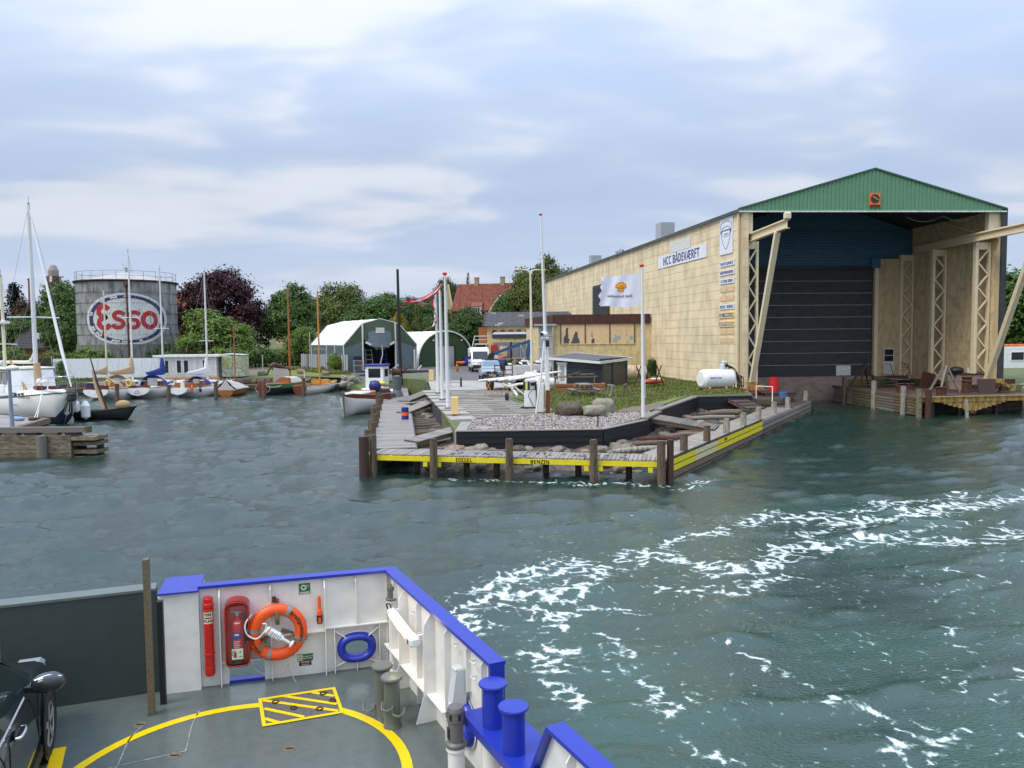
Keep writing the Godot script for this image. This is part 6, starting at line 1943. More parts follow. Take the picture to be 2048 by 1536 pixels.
	obj("chest",mesh().rbox(V(0,.25,0),V(1.0,.5,.6),.03),M.board_brown_0,c); obj("lid",mesh().rbox(V(.2,.7,-.9),V(1.5,.1,.7),.03),M.old_wood_1,c); obj("bundle",mesh().ball(V(-.2,.85,-.9),V(.32,.18,.25),9,6),M.yellow_paint,c)
	# steel junk lying at the pier's root
	c = thing("rusty_ramp","flat rusty steel ramp lying before the tent doorway","ramp",P(-12.2,1.55,79.5),-.1)
	for k in 6: obj("beam",mesh().box(V(0,.12+.02*(k % 2),-.9+k*.36),V(7.6,.16,.28)),M.brown_steel if k % 2 else M.rust,c)
	for k in 5: obj("scrap",mesh().bar(V(-3.0+k*1.4,.25,.3),V(-2.0+k*1.2,.6+.1*(k % 3),-.5),.12,.1),M.rust if k % 2 else M.galvanised,c)

func circle(c: Vector3,r: float,u: Vector3,v: Vector3,n:=16) -> Array:
	var a:=[]
	for k in n: a.append(c+u*cos(TAU*k/n)*r+v*sin(TAU*k/n)*r)
	return a

func far_dock() -> void:
	var t:=thing("steel_dock","rust brown dock platform with a yellow girder under the hall's right side","dock")
	deck_run(t,U(24.3,57.6),U(24.75,46.5),U(30.3,58.8),U(33.2,47.6),1.16,44,"brown_deck",.015,.08)
	var w:=frame(U(24.12,57.6),U(24.62,46.5)); var l:=11.1
	for b in 4:
		for r in 6: obj("fender_board",fbox(mesh(),w,V(b*l/4+.02,.06+r*.185,-.06),V((b+1)*l/4-.02,.06+r*.185+.15,.0+.006*((b+r) % 2))),M["mossy_wood_%d" % rng.randi_range(0,2)] if b % 2 else M["grey_wood_%d" % rng.randi_range(0,2)],t)
	fpart("edge_beam",w,V(-.3,1.05,-.2),V(l+.1,1.2,.02),M.old_wood_0,t)
	var g:=frame(U(24.75,46.4),U(33.3,47.45)); l = 8.6
	var gd:=fpart("girder",g,V(0,.86,-.12),V(l,1.14,.02),M.rusty_yellow,t)
	fpart("girder_lip",g,V(0,1.14,-.2),V(l,1.19,.08),M.rusty_yellow,gd)
	for k in 14:
		var x:=1.15+k*.32
		var deep:=.62*(1.0-absf(x-3.3)/2.35)
		if deep > .03: fpart("gusset_plate",g,V(x,.86-deep,-.06),V(x+.29,.86,-.02+.015*(k % 2)),M.rusty_yellow,gd)
	obj("hook_block",mesh().ball(g*V(3.4,.18,.0),V(.2,.16,.14),8,6),M.rust,gd)
	var gp:="posts of the steel dock"
	pile("dock_post","pale post at the dock's far corner by the concrete sill",24.05,55.6,-1.0,1.95,.16,M.pile_wood,gp)
	pile("dock_post","second pale post along the dock's boarded side",24.3,51.6,-1.0,1.9,.17,M.pile_pale,gp)
	pile("dock_post","third pale post along the dock's boarded side",24.4,47.9,-1.0,1.75,.17,M.pile_pale,gp)
	pile("dock_post","mossy corner post where the boarded side meets the girder",24.5,46.2,-1.5,1.7,.17,M.mossy_wood_2,gp)
	pile("steel_pile","dark rust brown pile left of the yellow girder",24.95,46.0,-1.5,1.65,.18,M.rust)
	pile("steel_pile","thin pale rust footed stake in front of the yellow girder",26.75,45.0,-.8,1.12,.10,M.pile_pale,"",V(-.12,0,0))
	for e in [[25.6,46.8],[27.5,47.2],[30,47.6],[32.4,47.9]]: pile("pile","",e[0],e[1],-1.5,1.08,.15,M.black,"",Vector3.ZERO,t)
	var dk:=obj("under_wall",mesh().box(P(28.6,-.2,48.6),V(7.4,2.4,.1)),M.rock_dark,t)
	# right bank: concrete block and boulders
	tag(obj("quay_block",mesh().rbox(P(35.2,.2,50.0),V(3.4,2.9,2.4),.25),M.concrete),"rounded concrete quay corner right of the steel dock","wall")
	var sm:=[stones_mesh(51),stones_mesh(52)]
	for k in 6:
		var q: Vector2 = [U(32.4,47.0),U(33.8,46.8),U(35.0,47.6),U(36.2,48.0),U(34.6,45.9),U(37.4,47.6)][k]
		tag(obj("boulder",sm[k % 2],M[["rock_pink","rock_grey","rock"][k % 3]],null,P(q.x,.1+(.35 if k in [2,3] else .0),q.y),Basis(Vector3.UP,k*1.1).scaled(V(1.5,1.2,1.3))),["pink boulder at the water's edge right of the steel dock","grey boulder beside the pink one on the right bank","brown boulder piled above the water on the right bank","upper pink boulder below the site cabin's grass","low grey boulder furthest out on the right bank","brown boulder furthest right on the bank"][k],"boulder","boulders of the right bank")
	# clutter on the platform
	for e in [[[25.6,55.8],"dark trestle frame before the patched door panel","brown_steel"],[[28.3,50.2],"pale grey timber trestle in the middle of the dock platform","grey_wood_0"]]:
		var c:=thing("trestle",e[1],"trestle",P(e[0][0],1.16,e[0][1]),.3,"trestles on the steel dock")
		for s in [-.45,.45]:
			obj("leg",mesh().bar(V(-.9,0,s),V(0,1.75,s*.2),.12,.10),M[e[2]],c); obj("leg",mesh().bar(V(.75,0,s),V(.02,1.75,s*.2),.12,.10),M[e[2]],c)
		obj("cross_bar",mesh().bar(V(.1,.85,.32),V(.55,.85,.32),.1,.1),M[e[2]],c)
	for k in 5:
		var q: Vector2 = [U(26.6,47.6),U(29.0,49.0),U(29.9,50.5),U(27.0,52.2),U(25.3,50.0)][k]
		var h: float = [.55,.85,1.0,.5,.5][k]
		tag(obj("bollard",mesh().lathe([U(.34,0),U(.28,.08),U(.28,h-.08),U(.34,h-.05),U(.33,h),U(0,h+.02)],14),M.rust,null,P(q.x,1.16,q.y)),["low rusty bollard behind the dock's corner post","rusty bollard on the platform before the pale trestle","tall rusty bollard beside the right crane column","squat rusty bollard beyond the pale trestle","squat rusty bollard along the boarded side"][k],"bollard","rusty bollards on the steel dock")
	var c:=thing("pallet_stack","broken timber pallets against the concrete sill","pallets",P(27.0,1.16,56.2),.1)
	for k in 3:
		for j in 5: obj("slat",mesh().box(V(-.6+j*.32,.15+k*.22,0),V(.22,.05,1.1),Basis(Vector3.UP,PI/2)),M["grey_wood_%d" % (j % 3)],c)
	c = thing("mooring_block","pinkish concrete block with a steel top at the right columns","block",P(31.0,1.16,52.0),.1)
	obj("block",mesh().rbox(V(0,.55,0),V(2.2,1.1,1.6),.05),M.pink_concrete,c); obj("top_plate",mesh().box(V(0,1.14,0),V(2.3,.06,1.7)),M.rust,c)
	obj("tarpaulin",mesh().ball(V(-1.0,1.35,0),V(.5,.28,.4),9,6),M.black,c)
	for k in 2: tag(obj("bucket",mesh().lathe([U(0,0),U(.13,0),U(.16,.34),U(.0,.35)],12),M.white_worn,null,P(30.9+k*.45,2.33,52.0)),["left of two small white tubs on the concrete block","right of two small white tubs on the concrete block"][k],"tub")
	c = thing("winch_gear","rust eaten winch gear at the foot of the right strut","winch",P(31.6,1.16,49.6))
	for k in 7: obj("iron",mesh().box(V(-.6+.2*k,.3+.22*(k % 3),.1*(k % 2)),V(.5,.3,.5),Basis(Vector3.UP,k*.7)),M.rust if k % 2 else M.rusty_yellow,c)
	tag(obj("steel_plate",mesh().box(P(29.6,1.7,54.8),V(.9,1.1,.05),Basis(Vector3.BACK,-.25)),M.rust),"rusty plate leaning against the first inner crane column","plate")
	tag(obj("leaning_sheet",mesh().box(P(30.2,1.62,48.9),V(1.1,.95,.05),Basis(Vector3.RIGHT,-.2)),M.brown_steel),"dark sheet standing before the pink concrete block","plate")

func left_jetty() -> void:
	var t:=thing("breakwater_jetty","heavy old timber jetty with mossy plank face and raised top beam","jetty")
	var f:=frame(U(-31.5,33.6),U(-19.2,33.35)); var l:=12.3
	for b in 3:
		for r in 7:
			var x0:=b*4.5+.02; var x1:=minf((b+1)*4.5,l)-.02
			obj("face_plank",fbox(mesh(),f,V(x0,-.42+r*.2,-.02),V(x1,-.42+r*.2+.188,.06+rnd(0,.012))),M["mossy_wood_%d" % rng.randi_range(0,2)] if r > 1 else M["old_wood_%d" % rng.randi_range(0,2)],t)
	fpart("core",f,V(0,-.8,-1.0),V(l,.9,-.03),M.rock_dark,t)
	fpart("top_beam",f,V(-.2,1.08,-.35),V(l+.55,1.31,-.08),M.grey_wood_1,t)
	fpart("beam_end",f,V(l+.55,1.06,-.4),V(l+.68,1.33,-.06),M.old_wood_1,t)
	for k in 14: fpart("block",f,V(.3+k*.9,.95,-.4),V(.85+k*.9,1.08,-.02),M.black if k % 2 else M.old_wood_1,t)
	for e in [[l,.9],[l,.66],[l,.3],[l,.02],[l,-.25]]: fpart("crib_timber",f,V(e[0],e[1]-.16,-1.0),V(e[0]+1.05,e[1],-.1 if e[1] < .8 else .05),M["mossy_wood_%d" % rng.randi_range(0,2)],t)
	for e in [l+.12,l+.9]: fpart("crib_post",f,V(e-.1,-.8,-.75),V(e+.1,.9,-.5),M.black,t)
	pile("mooring_post","round grey post against the old jetty's mossy face",-20.4,33.15,-1.2,.98,.21,M.grey_wood_1)
	# plank deck behind
	deck_run(t,U(-31.5,34.8),U(-31.0,44.6),U(-23.2,34.8),U(-24.6,40.2),1.0,34,"deck_wood",.015)
	fpart("edge_beam",frame(U(-23.0,34.6),U(-24.5,40.3)),V(0,.78,-.1),V(5.9,1.06,.2),M.old_wood_2,t)
	for r in 2: fpart("edge_beam",frame(U(-23.0,34.6),U(-24.5,40.3)),V(0,.1+r*.34,-.05),V(5.9,.38+r*.34,.15),M["old_wood_%d" % r],t)
	fpart("edge_beam",frame(U(-24.5,40.3),U(-31.0,44.9)),V(0,.7,-.1),V(8.0,1.03,.15),M.old_wood_1,t)
	var c:=thing("rope_coil","dark rope coil and blue cloth on the jetty's inner corner","rope",P(-24.7,1.02,39.6))
	obj("coil",mesh().tube(circle(V(0,.06,0),.22,Vector3.RIGHT,Vector3.BACK,14),.06,6,false,true),M.black,c); obj("cloth",mesh().ball(V(-.7,.08,.1),V(.3,.12,.2),8,6),wet("pale_blue",lin(.20,.32,.48),.8),c)
	c = thing("lamp_post","blue grey lamp post with a white oval head on the left jetty","lamp",P(-23.75,1.0,36.4))
	obj("pole",mesh().tube([V(0,0,0),V(-.02,1.4,0),V(-.03,2.75,0)],[.10,.08,.07],10),mat("lamp_blue",lin(.22,.27,.33),.5),c)
	obj("head",mesh().ball(V(.14,2.82,0),V(.30,.13,.16),14,9),M.white_gloss,c)

# ---------------------------------------------------------------- boats. Local axes: +x to the bow,y up from the waterline,z to starboard
func half_beam(t: float,B: float,stern: float) -> float:   # t 0 stern .. 1 bow
	var m:=.42
	if t < m: return B/2*(stern+(1.0-stern)*sin(t/m*PI/2))
	return B/2*pow(maxf(.0,cos((t-m)/(1.0-m)*PI/2)),.75)

func sheer(t: float,fs: float,fb: float) -> float:
	return lerpf(fs,fb,t)-.16*sin(t*PI)*fb*.6

func hull_ring(t: float,p: Dictionary,k0:=.0,k1:=1.0,n:=9,out:=.0) -> Array:   # from port sheer under the keel to starboard sheer; k 0 sheer .. 1 keel
	var a:=[]
	var b:=half_beam(t,p.beam,p.stern)
	var y1:=sheer(t,p.fs,p.fb)
	var keel: float = -p.draft*sin(clampf(t*1.15+.12,0,1)*PI)-.05
	if t > .93: keel = lerpf(keel,y1-.25,(t-.93)/.07)
	if p.get("counter",false): keel = lerpf(.28,keel,smoothstep(.0,.22,t))
	var x: float = (t-.45)*p.len
	for i in n:
		var k:=lerpf(k0,k1,float(i)/(n-1))
		var bb:=b*pow(maxf(.0,1.0-pow(maxf(k,.0),2.2)),.6)*(1.0+.05*sin(k*PI))+out
		a.append(V(x+(p.rake*(1.0-k)*smoothstep(.8,1.0,t)),lerpf(y1,keel,k),-bb))
	return a

func hull_mesh(p: Dictionary,k0:=.0,k1:=1.0,out:=.0,n:=9,steps:=22) -> MB:
	var mb:=mesh()
	for side in [-1.0,1.0]:
		var rings:=[]
		for i in steps+1:
			var r:=hull_ring(float(i)/steps,p,k0,k1,n,out)
			if side > 0: for j in r.size(): r[j].z = -r[j].z
			rings.append(r)
		mb.loft(rings,false,side < 0)
	return mb

func deck_mesh(p: Dictionary,drop: float,t0:=.0,t1:=1.0,narrow:=.0) -> MB:
	var rings:=[]
	for i in 21:
		var t:=lerpf(t0,t1,i/20.0)
		var b:=maxf(.005,half_beam(t,p.beam,p.stern)-narrow); var y:=sheer(t,p.fs,p.fb)-drop
		var x: float = (t-.45)*p.len+p.rake*smoothstep(.8,1.0,t)
		rings.append([V(x,y,-b),V(x,y+.05*b,0),V(x,y,b)])
	return mesh().loft(rings,false,true)

func transom_mesh(p: Dictionary) -> MB:
	var r:=hull_ring(.0,p)
	var mb:=mesh()
	var c:=V(r[0].x-.01,(r[0].y+r[8].y)/2,0)
	for j in r.size()-1:
		var a: Vector3 = r[j]; var b: Vector3 = r[j+1]
		mb.tri(a,c,b)
		a.z = -a.z; b.z = -b.z
		mb.tri(b,c,a)
	var a0: Vector3 = r[0]
	mb.tri(a0*V(1,1,-1),c,a0)
	return mb

func hull_parts(t: Node,p: Dictionary,hm: Material,rail: Material,deck: Material,tm: Material = null,cockpit:=.0) -> Node3D:
	var h:=obj("hull",hull_mesh(p),hm,t)
	obj("transom",transom_mesh(p),tm if tm else hm,h)
	if cockpit > .0:
		obj("deck",deck_mesh(p,.02,cockpit,1.0),deck,t)
		obj("cockpit_floor",deck_mesh(p,.42,.0,cockpit),deck,t)
		var lin_:=mesh()
		for s in [-1.0,1.0]:
			var rings:=[]
			for i in 9:
				var u:=cockpit*i/8.0
				var b:=half_beam(u,p.beam,p.stern)-.06; var y:=sheer(u,p.fs,p.fb)
				var x: float = (u-.45)*p.len
				rings.append([V(x,y,s*b),V(x,y-.45,s*(b-.08))])
			lin_.loft(rings,false,s < 0)
		obj("coaming",lin_,M.varnish,t)
	else:
		obj("deck",deck_mesh(p,.02),deck,t)
	for s in [-1.0,1.0]:
		var pts:=[]
		for i in 19:
			var u:=i/18.0
			pts.append(V((u-.45)*p.len+p.rake*smoothstep(.8,1.0,u),sheer(u,p.fs,p.fb)+.02,s*half_beam(u,p.beam,p.stern)))
		obj("toe_rail",mesh().tube(pts,.035,5),rail,h)
	return h

func rig(t: Node,x: float,y0: float,y1: float,r: float,m: Material,beam: float,spread: Array,bow: Vector3,stern: Vector3) -> MeshInstance3D:
	var mast:=obj("mast",mesh().tube([V(x,y0,0),V(x,lerpf(y0,y1,.6),0),V(x-.02,y1,0)],[r,r,r*.7],10),m,t)
	var top:=V(x,y1-.1,0)
	for sp in spread:
		var w: float = sp[1]
		obj("spreader",mesh().tube([V(x,sp[0],-w),V(x,sp[0]+.04,0),V(x,sp[0],w)],r*.35,5),m,mast)
	for s in [-1.0,1.0]:
		var foot:=V(x-.15,y0-.1,s*beam)
		if spread.size(): obj("shroud",mesh().tube([foot,V(x,spread[0][0],s*spread[0][1]),top],.009,4),M.wire,t)
		obj("shroud",mesh().tube([foot+V(-.3,0,0),V(x,lerpf(y0,y1,.55),0)],.009,4),M.wire,t)
	if bow != Vector3.ZERO: obj("forestay",mesh().tube([top,bow],.010,4),M.wire,t)
	if stern != Vector3.ZERO: obj("backstay",mesh().tube([top,stern],.009,4),M.wire,t)
	obj("masthead",mesh().box(top+V(0,.12,0),V(.16,.06,.06)).tube([top,top+V(.05,.55,0)],.012,4),M.black,mast)
	return mast

func boom_cover(t: Node,x: float,y: float,l: float,m: Material,hood:=true) -> void:
	var b:=obj("boom",mesh().tube([V(x,y,0),V(x-l,y+.05,0)],.06,7),M.mast_white,t)
	var rings:=[]
	for i in 9:
		var u:=i/8.0
		var rr:=(.26-.14*u)*(1.0 if i > 0 else .8)
		var ring:=[]
		for k in 10: ring.append(V(x+.12-(l+.1)*u,y+.10+cos(TAU*k/10)*rr*1.15+(.25*(1.0-u)*(1.0-u) if cos(TAU*k/10) > 0 else .0),sin(TAU*k/10)*rr*.55))
		rings.append(ring)
	obj("sail_cover",mesh().loft(rings,true,true),m,b)
	if hood: obj("mast_boot",mesh().lathe([U(.24,0),U(.27,.45),U(.2,1.0),U(.10,1.5),U(.07,1.55)],10,X(Basis(),V(x+.05,y-.1,0))),m,b)

func rails(t: Node,p: Dictionary,high:=.55) -> void:
	for s in [-1.0,1.0]:
		var pts:=[]
		for i in 9:
			var u:=.02+.95*i/8.0
			var b:=half_beam(u,p.beam,p.stern)-.06
			var q:=V((u-.45)*p.len+p.rake*smoothstep(.8,1.0,u),sheer(u,p.fs,p.fb),s*b)
			pts.append(q+Vector3.UP*high)
			obj("stanchion",mesh().tube([q,q+Vector3.UP*high],.014,5),M.chrome,t)
		obj("lifeline",mesh().tube(pts,.008,4),M.wire,t)
	var sb:=half_beam(.0,p.beam,p.stern)-.06
	var sx: float = -.45*p.len+.1
	obj("pushpit",mesh().tube([V(sx+.7,p.fs+.6,-sb-.1),V(sx,p.fs+.62,-sb),V(sx,p.fs+.62,sb),V(sx+.7,p.fs+.6,sb+.1)],.016,5),M.chrome,t)

func cabin_block(t: Node,p: Dictionary,t0: float,t1: float,h: float,w: float,m: Material,windows:=true) -> void:
	var rings:=[]
	for i in 7:
		var u:=lerpf(t0,t1,i/6.0)
		var y:=sheer(u,p.fs,p.fb); var x: float = (u-.45)*p.len
		var hh:=h*(1.0 if i < 5 else (.75 if i == 5 else .1)); var ww:=minf(w/2,half_beam(u,p.beam,p.stern)-.3)
		rings.append([V(x,y-.05,-ww),V(x,y+hh*.85,-ww*.93),V(x,y+hh,-ww*.7),V(x,y+hh*1.06,0),V(x,y+hh,ww*.7),V(x,y+hh*.85,ww*.93),V(x,y-.05,ww)])
	var c:=obj("coachroof",mesh().loft(rings,false,true),m,t)
	var u0:=t0; var xa: float = (u0-.45)*p.len; var ya:=sheer(u0,p.fs,p.fb)
	obj("bulkhead",mesh().box(V(xa,ya+h*.4,0),V(.05,h*1.1,w*.9)),M.varnish,c)
	if windows:
		for s in [-1.0,1.0]:
			for k in 3: obj("window",mesh().rbox(V(xa+.5+k*.6,ya+h*.45+k*.05,s*(w/2-.03)),V(.42,.16,.04),.01),M.glass_dark,c)

func spray_hood(t: Node,x: float,y: float,w: float,h: float,l: float,m: Material) -> void:
	var o:=obj("spray_hood",mesh().sheet(14,6,func(u: float,v: float) -> Vector3:
		var a:=PI*u
		return V(x+l*v,y+sin(a)*h*(1.0-.35*v*v),-cos(a)*w/2*(1.0-.1*v))),m,t)
	obj("window",mesh().box(V(x+.02,y+h*.45,0),V(.03,h*.5,w*.32)),M.glass_pale,o)

func fender(t: Node,at: Vector3,m: Material) -> void:
	obj("fender",mesh().lathe([U(0,-.34),U(.1,-.26),U(.12,0),U(.1,.26),U(.03,.36),U(0,.36)],9,X(Basis(),at)),m,t)

func boats() -> void:
	var gp:="sailing boats moored along the far bank"
	# cream canvas ketch
	var p:={"len": 9.6,"beam": 3.3,"fs": .95,"fb": 1.35,"draft": .6,"stern": .66,"rake": .5,"counter": true}
	var t:=thing("sailing_boat","white ketch with tan canvas covers and two masts before the white wall","sailing boat",P(-35.0,0,69.5),PI/2-.08,gp)
	hull_parts(t,p,M.hull_white,M.varnish,M.white_worn,M.white_gloss)
	cabin_block(t,p,.30,.66,.5,2.0,M.white_paint)
	rails(t,p)
	rig(t,1.3,1.2,13.2,.085,M.mast_white,1.5,[[7.2,.8]],V(5.6,1.5,0),Vector3.ZERO)
	rig(t,-2.6,1.0,9.5,.075,M.mast_cream,1.2,[],Vector3.ZERO,V(-4.3,1.1,0))
	boom_cover(t,1.1,2.2,3.4,M.canvas); boom_cover(t,-2.75,2.35,1.7,M.canvas,false)
	spray_hood(t,-1.2,1.15,2.3,.95,1.2,M.canvas)
	spray_hood(t,-3.4,1.0,2.6,.95,1.3,M.canvas)
	obj("cockpit_trim",mesh().box(V(-4.1,1.15,0),V(.1,.35,2.0)),M.mahogany,t)
	obj("nameboard",mesh().box(V(-4.35,1.42,-.4),V(.05,.22,.7)),M.navy,t)
	obj("horseshoe_buoy",mesh().tube([V(-4.2,1.3,.85),V(-4.2,1.65,.8),V(-4.2,1.75,1.0),V(-4.2,1.65,1.2),V(-4.2,1.3,1.15)],.08,6),mat("buoy_yellow",lin(.72,.50,.12),.6),t)
	# blue canvas yacht
	p = {"len": 8.6,"beam": 2.9,"fs": .95,"fb": 1.25,"draft": .55,"stern": .72,"rake": .5,"counter": true}
	t = thing("sailing_boat","white yacht with bright blue canvas hood and sail cover","sailing boat",P(-32.6,0,71.0),PI/2-.03,gp)
	hull_parts(t,p,M.hull_white,M.varnish,M.white_worn,M.white_gloss)
	cabin_block(t,p,.34,.7,.42,1.8,M.white_paint); rails(t,p)
	rig(t,.9,1.1,11.6,.075,M.mast_white,1.3,[[6.2,.7]],V(5.0,1.4,0),V(-3.8,1.1,0))
	boom_cover(t,.7,2.05,3.0,M.navy_canvas)
	spray_hood(t,-1.3,1.0,2.2,1.0,1.1,M.navy_canvas)
	obj("cockpit_trim",mesh().box(V(-3.5,1.05,0),V(.1,.22,1.9)),M.mahogany,t)
	obj("ring_buoy",mesh().tube(circle(V(-3.8,1.4,-.75),.24,Vector3.UP,Vector3.BACK,14),.08,7,false,true),M.buoy_yellow,t)
	obj("rear_window",mesh().box(V(-1.36,1.35,.1),V(.03,.7,.9)),M.glass_pale,t)
	for z in [-1.55,1.62]: fender(t,V(-1.6,.75,z),M.white_gloss)
	for k in 2: obj("lettering",words(["LUNA","Marstal"][k],.11,.006),M.ferry_grey,t,V(-3.99,.72-k*.19,0),Basis(Vector3.UP,-PI/2))
	# second blue hooded boat
	p = {"len": 8.0,"beam": 2.75,"fs": .92,"fb": 1.2,"draft": .5,"stern": .7,"rake": .4,"counter": true}
	t = thing("sailing_boat","white yacht with a dark blue hood and orange lifebuoy by the white cabin","sailing boat",P(-28.6,0,71.2),PI/2-.25,gp)
	hull_parts(t,p,M.hull_white,M.varnish,M.white_worn,M.white_gloss,.34)
	cabin_block(t,p,.36,.7,.4,1.7,M.white_paint); rails(t,p,.62)
	rig(t,.7,1.1,11.4,.085,M.mast_white,1.25,[[5.0,.75]],V(4.7,1.3,0),V(-3.5,1.0,0))
	boom_cover(t,.5,2.0,2.8,M.canvas_white)
	spray_hood(t,-1.0,1.0,2.0,.8,1.0,M.navy_canvas)
	obj("locker",mesh().box(V(-2.9,1.1,.2),V(.5,.45,1.6)),M.varnish,t)
	obj("boat_ladder",mesh().box(V(-3.55,1.1,.5),V(.04,.6,.4)),M.white_paint,t)
	fender(t,V(-3.2,.8,1.2),M.orange_flat); fender(t,V(-2.4,.75,1.45),M.navy); fender(t,V(-2.6,.75,-1.4),M.navy)
	# covered dinghy
	p = {"len": 4.8,"beam": 1.9,"fs": .55,"fb": .75,"draft": .25,"stern": .72,"rake": .15}
	t = thing("sailing_dinghy","small varnished dinghy under a pointed white tent cover","dinghy",P(-25.9,0,71.6),PI/2,gp)
	hull_parts(t,p,M.varnish,M.mahogany,M.varnish,M.varnish)
	rig(t,.4,.6,6.6,.06,M.varnish,.8,[[4.3,.45]],Vector3.ZERO,Vector3.ZERO)
	obj("tent_cover",mesh().sheet(16,6,func(u: float,v: float) -> Vector3:
		var z:=(u-.5)*2.0
		return V(-2.1+3.4*v,.58+.95*pow(1.0-absf(z),.85)*(1.0-.5*v)-.06*sin(u*25.0)*absf(z),z*.95)),M.grey_canvas,t)
	obj("tent_end",mesh().prism(flat([U(-.93,.5),U(.93,.5),U(.4,.95),U(0,1.5),U(-.4,.95)]),.01,X(Basis(Vector3.UP,-PI/2),V(-2.1,0,0))),M.grey_canvas,t)
	# green double-ended boat with brown sail
	p = {"len": 7.2,"beam": 2.7,"fs": 1.0,"fb": 1.2,"draft": .45,"stern": .42,"rake": .3}
	t = thing("sailing_boat","dark green and black wooden boat with a furled brown sail","sailing boat",P(-21.6,0,73.0),PI/2-.35,gp)
	hull_parts(t,p,wet("boat_black",lin(.018,.02,.02),.4),M.varnish,M.varnish,M.mahogany)
	obj("green_strake",hull_mesh(p,.0,.25,.012),wet("boat_green",lin(.03,.13,.05),.45),t)
	rig(t,.9,1.0,10.0,.10,M.varnish,1.2,[],V(4.0,1.3,0),Vector3.ZERO)
	cabin_block(t,p,.45,.7,.5,1.5,M.white_paint,false)
	var b:=obj("boom",mesh().tube([V(.8,2.1,0),V(-2.6,2.5,.3)],.07,7),M.varnish,t)
	obj("brown_sail",mesh().tube([V(.8,2.2,0),V(-.5,2.5,.1),V(-1.8,2.75,.2),V(-2.6,2.6,.3)],[.14,.2,.24,.16],8),wet("tan_sail",lin(.095,.05,.035),.9),b)
	obj("hanging_canvas",mesh().sheet(8,5,func(u: float,v: float) -> Vector3: return V(.5-2.8*u,2.25+.25*u-v*(.35+1.0*u),.12+.35*u+.06*sin(u*9.0))),M.grey_canvas,b)
	obj("rudder",mesh().box(V(-3.35,.6,0),V(.08,1.3,.5)),M.mahogany,t)
	var ov:=[]
	for k in 20: ov.append(V(-3.22,.62+.42*sin(TAU*k/20),.80*cos(TAU*k/20)))
	obj("transom_line",mesh().tube(ov,.02,4,false,true),M.mast_cream,t)
	# white launch with varnished cockpit
	p = {"len": 6.4,"beam": 2.3,"fs": .75,"fb": .95,"draft": .35,"stern": .62,"rake": .25}
	t = thing("sailing_boat","white hulled open boat with orange varnished cockpit and yellow mast","sailing boat",P(-18.7,0,73.5),PI/2-.3,gp)
	hull_parts(t,p,M.hull_white,M.varnish_light,M.varnish_light,M.mahogany,.55)
	obj("wash_board",mesh().box(V(.7,.95,0),V(.1,.5,1.9)),M.varnish_light,t)
	cabin_block(t,p,.56,.78,.35,1.3,M.varnish_light,false)
	rig(t,.6,.9,9.6,.085,M.varnish_light,1.0,[[4.1,.55]],Vector3.ZERO,Vector3.ZERO)
	obj("mizzen_post",mesh().tube([V(-2.3,.7,.2),V(-2.35,2.2,.2)],.05,6),M.white_worn,t)
	obj("gallows_bar",mesh().bar(V(-2.35,2.2,-.8),V(-2.35,2.2,.3),.06,.06),M.varnish_light,t)
	for k in 2: fender(t,V(-.2+.8*k,.45,-1.12),M.navy_canvas)
	# big white motor sailer at the left
	p = {"len": 12.5,"beam": 3.9,"fs": 1.35,"fb": 2.05,"draft": .7,"stern": .75,"rake": .9}
	t = thing("motor_sailer","large white motor sailer with glazed wheelhouse and tall white mast","sailing boat",P(-31.8,0,50.5),-.70)
	hull_parts(t,p,M.hull_white,M.black,M.white_worn)
	obj("bottom_paint",hull_mesh(p,.72,1.0,.012),M.hull_blue_bottom,t)
	for s in [-1.0,1.0]: obj("hull_groove",mesh().tube([V(-4,1.05,s*1.93),V(0,1.1,s*1.99),V(3.2,1.2,s*1.6)],.012,4),M.door_grey,t)
	var wh:=obj("wheelhouse",mesh().loft(wh_rings(),false,true),M.white_gloss,t)
	obj("roof",mesh().rbox(V(-1.6,3.34,0),V(4.6,.1,2.9),.04),mat("pale_roof",lin(.66,.70,.58),.5),wh)
	for s in [-1.0,1.0]:
		for k in 4:
			var x:=-3.0+k*1.05
			var fr:=obj("window_frame",mesh().rbox(V(x,2.72,s*1.335),V(.98,.84,.05),.02),M.mahogany,wh)
			obj("pane",mesh().rbox(V(x,2.72,s*1.355),V(.86,.70,.04),.015),M.glass_pale if k > 1 else M.glass_dark,fr)
	for k in 3: obj("pane",mesh().rbox(V(.74,2.74,-.8+k*.8),V(.05,.62,.66),.02),M.glass_pale,wh)
	cabin_block(t,p,.50,.78,.42,2.2,M.white_paint)
	rails(t,p,.7)
	rig(t,1.6,1.9,13.8,.13,M.mast_white,1.8,[[6.6,1.5]],Vector3.ZERO,Vector3.ZERO)
	rig(t,-4.2,1.8,9.6,.11,M.mast_cream,1.5,[[4.9,.8]],Vector3.ZERO,Vector3.ZERO)
	obj("furled_jib",mesh().tube([V(1.75,13.4,0),V(4.6,7.4,0),V(6.0,4.5,0),V(7.2,2.35,0)],[.03,.085,.10,.04],7),M.canvas_white,t)
	obj("boom",mesh().tube([V(1.5,3.75,0),V(-3.6,3.7,0)],.11,8),M.mast_cream,t)
	obj("furled_sail",mesh().tube([V(1.6,4.6,0),V(1.35,3.95,0),V(.8,3.86,0)],[.06,.20,.14],7),M.canvas_white,t)
	obj("mizzen_sail",mesh().tube([V(-4.4,3.6,0),V(-5.2,3.5,0),V(-6.6,3.5,0)],[.22,.28,.2],8),M.canvas_white,t)
	obj("radar",mesh().lathe([U(.3,0),U(.36,.06),U(.36,.2),U(0,.24)],14,X(Basis(),V(-4.0,6.3,0))),M.white_gloss,t)
	obj("mast_collar",mesh().tube([V(1.75,2.0,0),V(1.85,2.9,0),V(1.75,3.7,0)],[.16,.24,.2],8),M.canvas,t)
